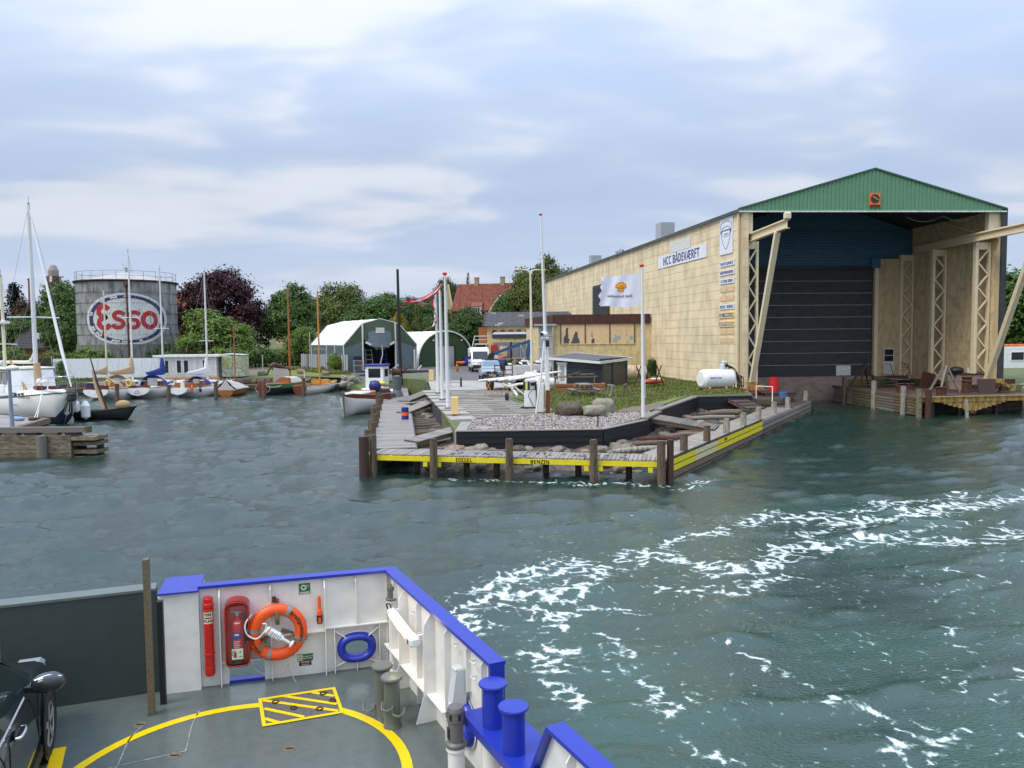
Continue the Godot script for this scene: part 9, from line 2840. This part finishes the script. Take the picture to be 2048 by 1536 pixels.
	for k in 2:
		var at: Vector3 = FS*V(3.40+k*.46,1.635,.13+.03*k)
		obj("bollard",mesh().lathe([U(.094,0),U(.094,.36),U(.122,.362),U(.126,.372),U(.122,.384),U(.0,.386)],28,X(Basis(),at)),M.ferry_blue,ship)
	# the next length of side bulkhead rising beyond the bollards
	obj("side_bulwark",mesh().prism(flat([U(4.16,DECK-.1),U(6.6,DECK-.1),U(6.6,RAIL-.03),U(4.42,RAIL-.03),U(4.16,1.60)]),.02,FS.translated_local(V(0,0,.07))),M.ferry_white,ship)
	var nb: Node = ship.get_child(ship.get_child_count()-1)
	fpart("cap_rail",FS,V(4.40,RAIL-.03,.0),V(6.6,RAIL+.005,.16),M.ferry_blue,ship)
	obj("slanted_cap",mesh().bar(FS*V(4.15,1.62,.08),FS*V(4.41,RAIL-.02,.08),.16,.03,FS.basis.x),M.ferry_blue,nb)
	flat_bar(nb,FS.translated_local(V(0,0,.09)),4.72,DECK,RAIL-.03,.08); flat_bar(nb,FS.translated_local(V(0,0,.09)),5.3,DECK,RAIL-.03,.08)
	# grey mooring bitts
	var bt:=obj("mooring_bitts",mesh().rbox(P(-1.40,DECK+.09,8.22),V(.5,.18,.12),.02,Basis(Vector3.UP,-1.08)),M.bitt_grey,ship)
	for e in [[-1.47,8.33],[-1.32,8.04]]:
		obj("bitt",mesh().lathe([U(.10,0),U(.088,.05),U(.085,.52),U(.115,.525),U(.12,.54),U(.112,.555),U(0,.56)],26,X(Basis(),P(e[0],DECK,e[1]))),M.bitt_grey,bt)
	for e in [[-1.36,7.98,.26,.15],[-1.24,7.98,.2,-.6],[-1.62,8.30,.10,1.2]]:
		var cc:=P(e[0],DECK+e[2],e[1])
		obj("lashing_eye",mesh().tube([cc+V(-.06,.02,-.02),cc+V(-.055,-.02,.05),cc+V(.0,-.03,.075),cc+V(.055,-.02,.05),cc+V(.06,.02,-.02)],.014,7),M.bitt_grey,bt)
	# yellow deck markings
	var ring:=[]
	for k in 72: ring.append(U(-2.665+cos(TAU*k/72)*1.645,6.918+sin(TAU*k/72)*1.645))
	obj("deck_marking",ribbon_on_deck(ring,.105,.004,true),M.marking,ship)
	var q:=[U(-2.95,8.67),U(-2.16,8.94),U(-1.93,8.35),U(-2.71,8.07)]
	obj("deck_marking",ribbon_on_deck(q,.062,.010,true),M.marking,ship)
	var hl:=obj("hatch_lid",mesh().tri_sheet([on_deck(q[0],.006),on_deck(q[3],.006),on_deck(q[2],.006),on_deck(q[1],.006)]),mat("hatch_grey",lin(.12,.118,.11),.4,"wear",Vector3.ONE*2.0),ship)
	for e in [[U(-2.91,8.65),U(-1.98,8.38)],[U(-2.70,8.75),U(-2.03,8.54)],[U(-2.39,8.84),U(-2.11,8.74)],[U(-2.83,8.45),U(-2.33,8.25)],[U(-2.75,8.22),U(-2.55,8.12)]]: obj("hatch_stripe",ribbon_on_deck(e,.05,.009),M.marking,hl)
	for e in [[-2.25,8.8],[-2.1,8.62],[-2.2,8.42],[-2.5,8.45],[-2.75,8.6]]: obj("lashing_ring",mesh().tube(circle(on_deck(U(e[0],e[1]),.016),.035,Vector3.RIGHT,Vector3.BACK,12),.008,5,false,true),M.rust,hl)
	for e in [[U(-4.68,7.66),U(-4.40,7.05)],[U(-4.86,7.62),U(-4.62,7.0)],[U(-4.1,6.6),U(-3.8,6.0)]]: obj("deck_marking",ribbon_on_deck(e,.13,.004),M.marking,ship)
	# welded seams and lashing pots
	var seam:=mat("seam",lin(.30,.30,.28),.6,"stain",Vector3.ONE*3.0)
	for e in [[U(-4.02,8.16),U(-4.04,7.85),U(-3.94,7.45),U(-3.88,7.2)],[U(-3.55,8.42),U(-3.50,8.1),U(-3.36,7.62),U(-3.40,7.55),U(-3.8,7.36),U(-4.1,7.2)]]: obj("weld_seam",ribbon_on_deck(spline(e,5),.016,.004),seam,ship)
	for e in [[-4.07,8.12],[-3.42,7.49],[-2.3,7.6],[-1.6,7.2]]:
		var pot:=obj("lashing_pot",mesh().lathe([U(0,.002),U(.045,.003),U(.05,.006),U(.062,.005),U(.066,.0)],18,X(Basis(),on_deck(U(e[0],e[1]),.001))),M.olive_steel,ship)
		obj("pot_bar",mesh().box(on_deck(U(e[0],e[1]),.008),V(.08,.008,.012)),M.rust,pot)

func ferry_fittings() -> void:
	# fire plan tube
	var t:=thing("plan_tube","red upright tube lettered FIRE PLAN beside the white pillar","tube",FT*V(.095,1.02,.085),FT.basis.get_euler().y)
	obj("tube",mesh().lathe([U(0,0),U(.05,.0),U(.058,.02),U(.058,.10),U(.055,.11),U(.055,.82),U(.062,.83),U(.062,.87),U(.055,.88),U(.055,.93),U(.045,.95),U(0,.955)],22),M.red_paint,t)
	for y in [.25,.78]: obj("clamp",mesh().lathe([U(.056,y),U(.063,y+.004),U(.063,y+.022),U(.056,y+.026)],20),M.red_paint,t)
	var lb:=obj("label",mesh().sheet(10,1,func(u: float,v: float) -> Vector3:
		var a:=(u-.5)*2.0
		return V(sin(a)*.0565,.64+.145*v,cos(a)*.0565)),M.glow_sign,t)
	for e in [["FIRE",.748],["PLAN",.672]]: obj("lettering",bent_words(e[0],.030,func(p: Vector3) -> Vector3: return V(sin(p.x/.0575)*(.0575+p.z),e[1]+p.y,cos(p.x/.0575)*(.0575+p.z))),M.black,lb)
	obj("red_bar",mesh().sheet(8,1,func(u: float,v: float) -> Vector3: return V(sin((u-.5)*1.5)*.0575,.700+.018*v,cos((u-.5)*1.5)*.0575)),M.red_paint,lb)
	# extinguisher cabinet
	t = thing("extinguisher_box","red wall cabinet with clear front holding a fire extinguisher","cabinet",FT*V(.42,1.125,.0),FT.basis.get_euler().y)
	var prof:=PackedVector2Array()
	for k in 13: prof.append(U(cos(PI*k/12)*.135,.70+pow(sin(PI*k/12),.7)*.10))
	for k in 7: prof.append(U(-.135+.05*(1.0-cos(PI/2*k/6)),.06-.06*sin(PI/2*k/6)))
	for k in 7: prof.append(U(.085+.05*sin(PI/2*k/6),.06-.06*cos(PI/2*k/6)))
	obj("back_shell",mesh().prism(prof,.07,X(Basis(),V(0,0,.01))),M.red_paint,t)
	var rimm:=mesh()
	for k in prof.size():
		var a:=prof[k]; var b:=prof[(k+1) % prof.size()]
		rimm.quad(V(a.x,a.y,.20),V(a.x,a.y,.08),V(b.x,b.y,.08),V(b.x,b.y,.20))
	var dark_red:=wet("smoked_red",lin(.26,.012,.02),.3)
	obj("side_shell",rimm,dark_red,t)
	var pane:=StandardMaterial3D.new(); pane.resource_name = "clear_cover"; pane.albedo_color = Color(.9,.75,.75,.05); pane.roughness = .08; pane.transparency = BaseMaterial3D.TRANSPARENCY_ALPHA
	obj("clear_cover",mesh().sheet(14,10,func(u: float,v: float) -> Vector3:
		var x:=(u-.5)*.24; var y:=.03+v*.70
		return V(x,y,.212-.02*pow(absf(u-.5)*2.0,4.0)-.02*pow(absf(v-.5)*2.0,6.0))),pane,t)
	var bez:=[]
	for k in prof.size(): bez.append(V(prof[k].x*.97,.01+prof[k].y*.965,.20))
	obj("cover_rim",mesh().tube(bez,.009,6,false,true),M.dull_red,t)
	var ex:=obj("extinguisher",mesh().lathe([U(0,.05),U(.072,.05),U(.076,.08),U(.076,.48),U(.065,.53),U(.03,.56),U(.025,.60),U(0,.60)],22,X(Basis(),V(.0,0,.115))),M.red_paint,t)
	obj("valve",mesh().rbox(V(0,.615,.115),V(.05,.05,.05),.01).bar(V(-.07,.65,.12),V(.05,.635,.12),.02,.012),M.steel,ex)
	obj("base_ring",mesh().lathe([U(.078,.03),U(.079,.10),U(.074,.105)],20,X(Basis(),V(.0,0,.115))),M.black,ex)
	obj("hose",mesh().tube([V(.06,.62,.12),V(.09,.55,.14),V(.095,.35,.15),V(.09,.25,.15)],.012,6),M.black,ex)
	var wrap:=func(x0: float,y0: float,w: float,h: float,r: float) -> MB: return mesh().sheet(8,1,func(u: float,v: float) -> Vector3:
		var a:=(x0+u*w)/.076
		return V(sin(a)*r,y0+v*h,.115+cos(a)*r))
	obj("blue_label",wrap.call(-.055,.33,.10,.085,.0775),wet("label_blue",lin(.02,.05,.28),.5),ex)
	obj("white_label",wrap.call(-.035,.515,.07,.02,.070),M.white_paint,ex)
	obj("emblem",wrap.call(-.03,.375,.05,.022,.0785),M.white_paint,ex)
	for k in 4: obj("printed_line",wrap.call(-.045,.30-k*.024,.075-.01*(k % 2),.007,.0785),M.sign_white,ex)
	obj("side_print",wrap.call(-.066,.18,.013,.20,.0778),M.label_blue,ex)
	var gs:=obj("glow_label",mesh().box(V(.0,.165,.222),V(.125,.125,.004)),M.glow_sign,t)
	obj("pictogram",mesh().box(V(-.025,.155,.225),V(.032,.07,.003)),M.dull_red,gs); obj("pictogram_foot",mesh().box(V(-.025,.118,.225),V(.030,.012,.0032)),M.white_paint,gs)
	obj("pictogram_hose",mesh().tube([V(-.03,.195,.225),V(-.02,.21,.225),V(-.05,.205,.225),V(-.056,.15,.225)],.003,4),M.black,gs)
	obj("lettering",words("P",.026,.002),M.black,gs,V(.032,.185,.225)); obj("lettering",words("6 KG",.013,.002),M.black,gs,V(.035,.133,.225))
	obj("latch",mesh().rbox(V(.118,.36,.21),V(.03,.11,.03),.008),M.black,t)
	# life ring
	var c:=V(.875,1.475,.135)
	t = thing("life_ring","orange life ring with grey bands and black lettering on the bulwark","lifebuoy",FT*c,FT.basis.get_euler().y)
	var R:=.278; var rr:=.072
	obj("ring",mesh().sheet(72,18,func(u: float,v: float) -> Vector3:
		var a:=TAU*u; var b:=TAU*v
		return V(cos(a)*(R+rr*cos(b)),sin(a)*(R+rr*cos(b)),rr*.85*sin(b))),M.orange,t)
	var band_m:=mat("reflective",lin(.34,.35,.36),.4,"fine",Vector3.ONE*6.0)
	for dgr in [62.0,170.0,248.0,340.0]:
		obj("reflective_band",mesh().sheet(6,18,func(u: float,v: float) -> Vector3:
			var a:=deg_to_rad(dgr)+(u-.5)*.17; var b:=TAU*v; var q:=rr+.003
			return V(cos(a)*(R+q*cos(b)),sin(a)*(R+q*cos(b)),q*.86*sin(b))),band_m,t)
	for e in [["ÆroXpressen",18.0,.046,-1.0],["Marstal",205.0,.044,1.0]]:
		var mid:=deg_to_rad(e[1]); var dirn: float = e[3]
		obj("lettering",bent_words(e[0],e[2],func(p: Vector3) -> Vector3:
			var rad:=R+.012+p.y*(1.0 if dirn < 0 else -1.0)
			var a:=mid+p.x/R*dirn
			var off:=(rad-R)/rr
			return V(cos(a)*rad,sin(a)*rad,rr*.85*sqrt(maxf(.05,1.0-off*off))+.003+p.z)),M.black,t)
	var brown:=wet("bracket_olive",lin(.19,.16,.09),.5)
	for e in [[90.0,.0],[214.0,.0],[335.0,.0]]:
		var a:=deg_to_rad(e[0]); var dv:=V(cos(a),sin(a),0)
		obj("bracket",mesh().bar(dv*.05+V(0,0,-.11),dv*(R+.1)+V(0,0,-.11),.045,.012,Vector3.BACK).bar(dv*(R-.095)+V(0,0,-.11),dv*(R-.095)+V(0,0,.07),.045,.012,dv).bar(dv*(R-.10)+V(0,0,.073),dv*(R-.01)+V(0,0,.073),.045,.012,Vector3.BACK),brown,t)
	obj("upper_hook",mesh().box(V(-.03,.385,-.06),V(.045,.07,.02)),M.rust,t)
	obj("grab_line",mesh().tube(spline([V(-.285,.27,.05),V(-.36,.16,.08),V(-.34,.04,.09),V(-.24,-.02,.1),V(-.15,.05,.1),V(-.12,.14,.1),V(-.165,.155,.1)],7),.009,6),M.rope_white,t)
	obj("thin_line",mesh().tube(spline([V(-.30,-.30,.06),V(-.26,-.42,.04),V(-.12,-.50,.03),V(.06,-.49,.03),V(.12,-.40,.04),V(.12,-.46,.05),V(.17,-.56,.06),V(.21,-.63,.08)],6),.006,5),M.rope,t)
	for e in [18.0,70.0,118.0,190.0,230.0,300.0]:
		var a:=deg_to_rad(e); obj("line_lug",mesh().box(V(cos(a),sin(a),0)*(R+rr),V(.035,.02,.03),Basis(Vector3.BACK,a+PI/2)),M.galvanised,t)
	t = thing("ring_light","white self igniting light clipped across the life ring","light",FT*(c+V(-.02,.0,.085)),FT.basis.get_euler().y)
	var tilt:=Basis(Vector3.BACK,deg_to_rad(-36))
	obj("body",mesh().rbox(tilt*V(-.035,0,0),V(.215,.10,.07),.025,tilt),M.white_gloss,t)
	obj("neck",mesh().tube([tilt*V(.07,0,0),tilt*V(.11,0,0),tilt*V(.20,0,0)],[.045,.02,.018],12),M.white_gloss,t)
	obj("foot_disc",mesh().lathe([U(0,0),U(.045,.0),U(.048,.015),U(.02,.03),U(0,.03)],16,X(tilt*Basis(Vector3.BACK,PI/2),tilt*V(.235,0,0))),M.white_gloss,t)
	for k in 4: obj("printed_line",mesh().box(tilt*V(-.05+k*.028,.003,.036),V(.006,.055-.01*(k % 2),.002),tilt),M.ferry_grey,t)
	obj("orange_tie",mesh().tube([tilt*V(-.1,-.055,.02),tilt*V(-.11,.0,.045),tilt*V(-.1,.055,.02)],.006,5),M.orange,t)
	# orange smoke light stick
	t = thing("smoke_light","orange hand flare stick clipped beside a stiffener right of the life ring","light",FT*V(1.375,1.50,.06),FT.basis.get_euler().y)
	obj("stick",mesh().lathe([U(0,.10),U(.034,.10),U(.030,.16),U(.020,.18),U(.020,.34),U(0,.345)],14),M.orange,t)
	obj("lower_cup",mesh().lathe([U(0,0),U(.03,.0),U(.036,.03),U(.036,.11),U(0,.11)],14),M.black,t)
	obj("lens",mesh().box(V(0,.05,.034),V(.03,.07,.01)),M.orange,t)
	# signs
	t = thing("safety_sign","small green sign with a white ring symbol above the life ring","sign",FT*V(1.205,1.935,.003),FT.basis.get_euler().y,"safety signs on the bulwark")
	obj("plate",mesh().box(Vector3.ZERO,V(.135,.135,.004)),M.sign_green,t)
	obj("ring_symbol",mesh().tube(circle(V(-.012,.016,.003),.026,Vector3.RIGHT,Vector3.UP,18),.011,6,false,true),M.glow_sign,t)
	obj("line_symbol",mesh().tube([V(.02,.035,.003),V(.035,.05,.003),V(.045,.04,.003),V(.038,.015,.003)],.004,5),M.glow_sign,t)
	obj("text_strip",mesh().box(V(0,-.050,.003),V(.115,.026,.002)),M.glow_sign,t)
	obj("lettering",words("LIFEBUOY LIGHT",.010,.001),M.black,t,V(0,-.050,.0045))
	t = thing("safety_sign","green running man sign over a red strip, low on the bulwark","sign",FT*V(1.19,1.07,.003),FT.basis.get_euler().y,"safety signs on the bulwark")
	obj("plate",mesh().box(Vector3.ZERO,V(.19,.085,.004)),M.sign_green,t)
	obj("white_field",mesh().box(V(-.06,0,.003),V(.06,.072,.002)),M.glow_sign,t)
	obj("running_man",mesh().ball(V(-.055,.024,.005),V(.006,.006,.002),8,6).bar(V(-.058,.015,.005),V(-.064,-.008,.005),.002,.011,Vector3.BACK).bar(V(-.064,-.008,.005),V(-.048,-.016,.005),.002,.007).bar(V(-.048,-.016,.005),V(-.052,-.03,.005),.002,.007).bar(V(-.064,-.008,.005),V(-.082,-.026,.005),.002,.007).bar(V(-.06,.012,.005),V(-.04,.004,.005),.002,.005).bar(V(-.06,.012,.005),V(-.076,.002,.005),.002,.005),M.sign_green,t)
	for e in [["EMERGENCY EXIT",.012],["NØDUDGANG",-.012]]: obj("lettering",words(e[0],.012,.001),M.white_paint,t,V(.032,e[1],.0035))
	obj("red_strip",mesh().box(V(.0,-.060,.0),V(.15,.030,.004)),M.dull_red,t); obj("black_strip",mesh().box(V(.0,-.090,.0),V(.15,.028,.004)),M.black,t)
	for e in [["KEEP CLEAR",-.060],["HOLDES FRI",-.090]]: obj("lettering",words(e[0],.012,.001),M.white_paint,t,V(0,e[1],.003))
	# deck lanterns on white pipes
	t = thing("deck_lantern","grey deck lantern on a slim white pipe by the bulwark corner","lantern",P(-1.52,DECK,9.36))
	obj("pipe",mesh().lathe([U(.075,0),U(.075,.04),U(.05,.05),U(.048,.14),U(.04,.15),U(.04,.90),U(.07,.91),U(.07,.93),U(0,.93)],18),M.ferry_white,t)
	obj("lantern",mesh().lathe([U(.072,.93),U(.072,.95),U(.048,.96),U(.048,1.05),U(.053,1.06),U(.053,1.10),U(.044,1.12),U(0,1.125)],20),M.lamp_grey,t)
	t = thing("deck_lantern","larger grey deck lantern on a thick white pipe beside the blue bollards","lantern",FS*V(3.12,DECK+.13,.37))
	obj("pipe",mesh().lathe([U(.075,-.13),U(.075,.36),U(.09,.37),U(.09,.40),U(0,.40)],20),M.ferry_white,t)
	obj("lantern",mesh().lathe([U(.092,.40),U(.092,.43),U(.07,.45),U(.07,.62),U(.077,.635),U(.077,.73),U(.066,.76),U(0,.765)],22),M.lamp_grey,t)
	obj("lantern_opening",mesh().rbox(FS.basis.z*.062+V(0,.53,0),V(.05,.11,.03),.008,FS.basis),M.black,t)
	for k in 6: obj("cap_notch",mesh().box(V(cos(TAU*k/6)*.076,.685,sin(TAU*k/6)*.076),V(.012,.05,.02),Basis(Vector3.UP,-TAU*k/6)),M.black,t)
	# linear floodlight,lit
	t = thing("tube_lamp","white strip lamp with a warm lit tube on the side bulwark","lamp")
	var a0: Vector3 = FS*V(.62,1.76,.17); var a1: Vector3 = FS*V(1.52,1.72,.20)
	obj("housing",mesh().bar(a0,a1,.085,.06),M.white_gloss,t)
	var glow:=StandardMaterial3D.new(); glow.resource_name = "lamp_glow"; glow.albedo_color = Color(1.0,.93,.75); glow.emission_enabled = true; glow.emission = Color(1.0,.88,.62); glow.emission_energy_multiplier = .55
	obj("lamp_tube",mesh().tube([a0.lerp(a1,.08)+FS.basis.z*.035,a0.lerp(a1,.85)+FS.basis.z*.035],.032,10),glow,t)
	obj("end_housing",mesh().rbox(a0.lerp(a1,.94),V(.13,.12,.18),.03,Basis(FS.basis.z,Vector3.UP,-FS.basis.x)),M.white_gloss,t)
	obj("end_housing",mesh().rbox(a0,V(.10,.09,.10),.025,Basis(FS.basis.z,Vector3.UP,-FS.basis.x)),M.white_gloss,t)
	obj("bracket",mesh().bar(FS*V(.62,1.8,.0),a0,.03,.02).bar(FS*V(1.40,1.74,.0),a0.lerp(a1,.88),.03,.02),M.ferry_white,t)
	obj("cable",mesh().tube(spline([a0,a0+V(-.02,.09,0),a0+V(-.06,.07,0),FS*V(.5,1.5,.03)],5),.008,5),M.black,t)
	obj("warning_label",mesh().box(a0.lerp(a1,.96)+FS.basis.z*.068,V(.04,.05,.003),FS.basis),M.dull_red,t)
	var om:=OmniLight3D.new(); om.name = "lamp_light"; om.light_energy = .03; om.light_color = Color(1.0,.88,.62); om.omni_range = 6.0; om.omni_attenuation = 2.0; om.light_size = .05; om.shadow_enabled = true
	add_child(om); om.position = a0.lerp(a1,.5)+FS.basis.z*.12
	# shore power socket
	t = thing("power_socket","pale grey shore power socket box hung on the side bulwark","socket",FS*V(2.52,1.44,.10),FS.basis.get_euler().y)
	obj("case",mesh().prism(flat([U(.0,.02),U(.05,.0),U(.15,.02),U(.10,.34),U(.06,.36),U(0,.36)]),.12,X(Basis(Vector3.UP,-PI/2),V(.06,0,-.06))),M.fitting_grey,t)
	obj("socket_collar",mesh().lathe([U(.05,.0),U(.062,.02),U(.062,.05),U(.048,.06),U(.05,.10),U(0,.10)],20,X(Basis(Vector3.RIGHT,PI-.25),V(0,.03,.035))),M.fitting_grey,t)
	obj("lid",mesh().rbox(V(0,.36,.0),V(.11,.03,.10),.01),M.fitting_grey,t)
	obj("conduit",mesh().tube(spline([V(.0,.38,-.08),V(.02,.52,-.09),V(.08,.60,-.09)],5),.010,6),M.ferry_white,t)

# ---------------------------------------------------------------- the dark car on the ferry. Local axes: +x forwards,z to its right
func car_on_deck() -> void:
	var t:=thing("dark_car","dark blue hatchback parked on the ferry deck facing the ramp","car",P(-5.03,DECK,6.0),deg_to_rad(112.0))
	var paint:=mat("car_paint",lin(.010,.014,.020),.22)
	paint.clearcoat_enabled = true; paint.clearcoat = 1.0; paint.clearcoat_roughness = .03
	var secs:=[]
	for e in [[-2.05,.42,.78,.72],[-1.9,.26,.90,.82],[-1.2,.20,.95,.885],[-.2,.19,.94,.895],[.6,.19,.92,.895],[1.2,.20,.90,.885],[1.7,.22,.84,.85],[2.05,.30,.72,.76],[2.2,.40,.60,.62]]:
		var ring:=[]
		var w: float = e[3]
		for q in [[.86,.0],[.97,.10],[1.0,.32],[.985,.60],[.965,.80],[.93,.94],[.84,1.0]]: ring.append(V(e[0],lerpf(e[1],e[2],q[1]),w*q[0]))
		var mirror:=[]
		for k in range(6,-1,-1): mirror.append(V(ring[k].x,ring[k].y,-ring[k].z))
		ring.append(V(e[0],e[2]+.015,0))
		ring.append_array(mirror)
		secs.append(ring)
	obj("body",mesh().loft(secs,false,true),paint,t)
	for s in [-1.0,1.0]:
		for x in [-1.28,1.30]: obj("wheel_arch",mesh().lathe([U(.0,.0),U(.345,.0),U(.352,.012)],28,X(Basis(Vector3.RIGHT,s*PI/2),V(x,.315,s*.888))),M.black,t)
	# greenhouse
	var gh:=[]
	for e in [[-1.95,.90,.92,.70,.66],[-1.35,.93,1.34,.80,.58],[-.7,.93,1.44,.82,.60],[.0,.92,1.45,.82,.60],[.45,.92,1.38,.82,.57],[1.18,.90,.93,.78,.70]]:
		gh.append([V(e[0],e[1],e[3]),V(e[0],lerpf(e[1],e[2],.92),e[4]+.04),V(e[0],e[2],e[4]-.08),V(e[0],e[2]+.025,0),V(e[0],e[2],-e[4]+.08),V(e[0],lerpf(e[1],e[2],.92),-e[4]-.04),V(e[0],e[1],-e[3])])
	var cab:=obj("cabin",mesh().loft(gh,false,true),paint,t)
	for s in [-1.0,1.0]:
		for w in [[[-.30,.955],[.86,.945],[.40,1.325],[-.30,1.375]],[[-1.18,.96],[-.38,.955],[-.38,1.375],[-1.05,1.30]]]:
			var q:=[]
			for p in w:
				var u:=clampf((p[1]-.93)/.50,0,1)
				q.append(V(p[0],p[1],s*(lerpf(.825,.625,u)+.012)))
			if s < 0: q.reverse()
			obj("side_window",mesh().quad_of(q[0],q[1],q[2],q[3]),mat("car_glass",lin(.022,.034,.032),.04),cab)
		obj("chrome_strip",mesh().bar(V(-1.25,.945,s*.838),V(.90,.935,s*.838),.016,.014),M.chrome,cab)
		for x in [.02,-.92]:
			var hd:=obj("door_handle",mesh().tube(spline([V(x-.11,.845,s*.884),V(x-.09,.85,s*.925),V(x+.07,.855,s*.93),V(x+.10,.85,s*.884)],4),.015,7),M.chrome,t)
			obj("handle_cup",mesh().ball(V(x,.84,s*.872),V(.09,.035,.025),12,7),M.black,hd)
		obj("door_gap",mesh().box(V(-.33,.60,s*.889),V(.008,.62,.012)).box(V(.80,.58,s*.888),V(.008,.58,.012)),M.black,t)
		obj("sill",mesh().box(V(.0,.24,s*.86),V(1.9,.10,.06)),M.black,t)
		var mr:=obj("mirror",mesh().ball(V(.60,1.02,s*1.02),V(.10,.095,.145),16,10),paint,t)
		obj("mirror_glass",mesh().ball(V(.535,1.015,s*1.02),V(.045,.075,.12),14,8),M.glass_dark,mr)
		obj("mirror_arm",mesh().bar(V(.66,.965,s*.83),V(.62,.97,s*.95),.08,.05),M.black,mr)
		obj("chrome_edge",mesh().tube(spline([V(.55,1.07,s*.92),V(.56,1.10,s*1.02),V(.57,1.07,s*1.13)],4),.010,5),M.chrome,mr)
		for x in [-1.28,1.30]:
			var wh:=obj("wheel",mesh().lathe([U(.20,-.1),U(.30,-.1),U(.317,-.075),U(.317,.075),U(.30,.1),U(.225,.1),U(.22,.05)],30,X(Basis(Vector3.RIGHT,s*PI/2),V(x,.317,s*.80))),M.rubber,t)
			var rim:=mesh()
			rim.lathe([U(0,.075),U(.05,.08),U(.06,.06)],16,X(Basis(Vector3.RIGHT,s*PI/2),V(x,.317,s*.80)))
			for k in 5:
				var a:=TAU*k/5+.3
				rim.bar(V(x+cos(a)*.04,.317+sin(a)*.04,s*.875),V(x+cos(a)*.215,.317+sin(a)*.215,s*.885),.06,.03,V(0,0,1))
			rim.tube(circle(V(x,.317,s*.885),.218,Vector3.RIGHT,Vector3.UP,28),.012,6,false,true)
			obj("rim",rim,M.steel,wh)
	obj("windscreen",mesh().quad_of(V(1.13,.96,.70),V(1.13,.96,-.70),V(.50,1.40,-.54),V(.50,1.40,.54)),M.car_glass,cab)
	for z in [-.36,.36]: obj("wiper",mesh().bar(V(1.15,.955,z-.2),V(.95,1.10,z+.25),.015,.012),M.black,cab)
	var seat:=obj("seat",mesh().rbox(V(-.25,.85,.36),V(.16,.75,.48),.08,Basis(Vector3.BACK,.25)),M.ramp_grey,t)
	obj("tail_lamp",mesh().rbox(V(-1.93,.80,.66),V(.12,.16,.26),.03),M.dull_red,t); obj("head_lamp",mesh().rbox(V(2.05,.66,.60),V(.2,.13,.28),.04),M.glass_pale,t)
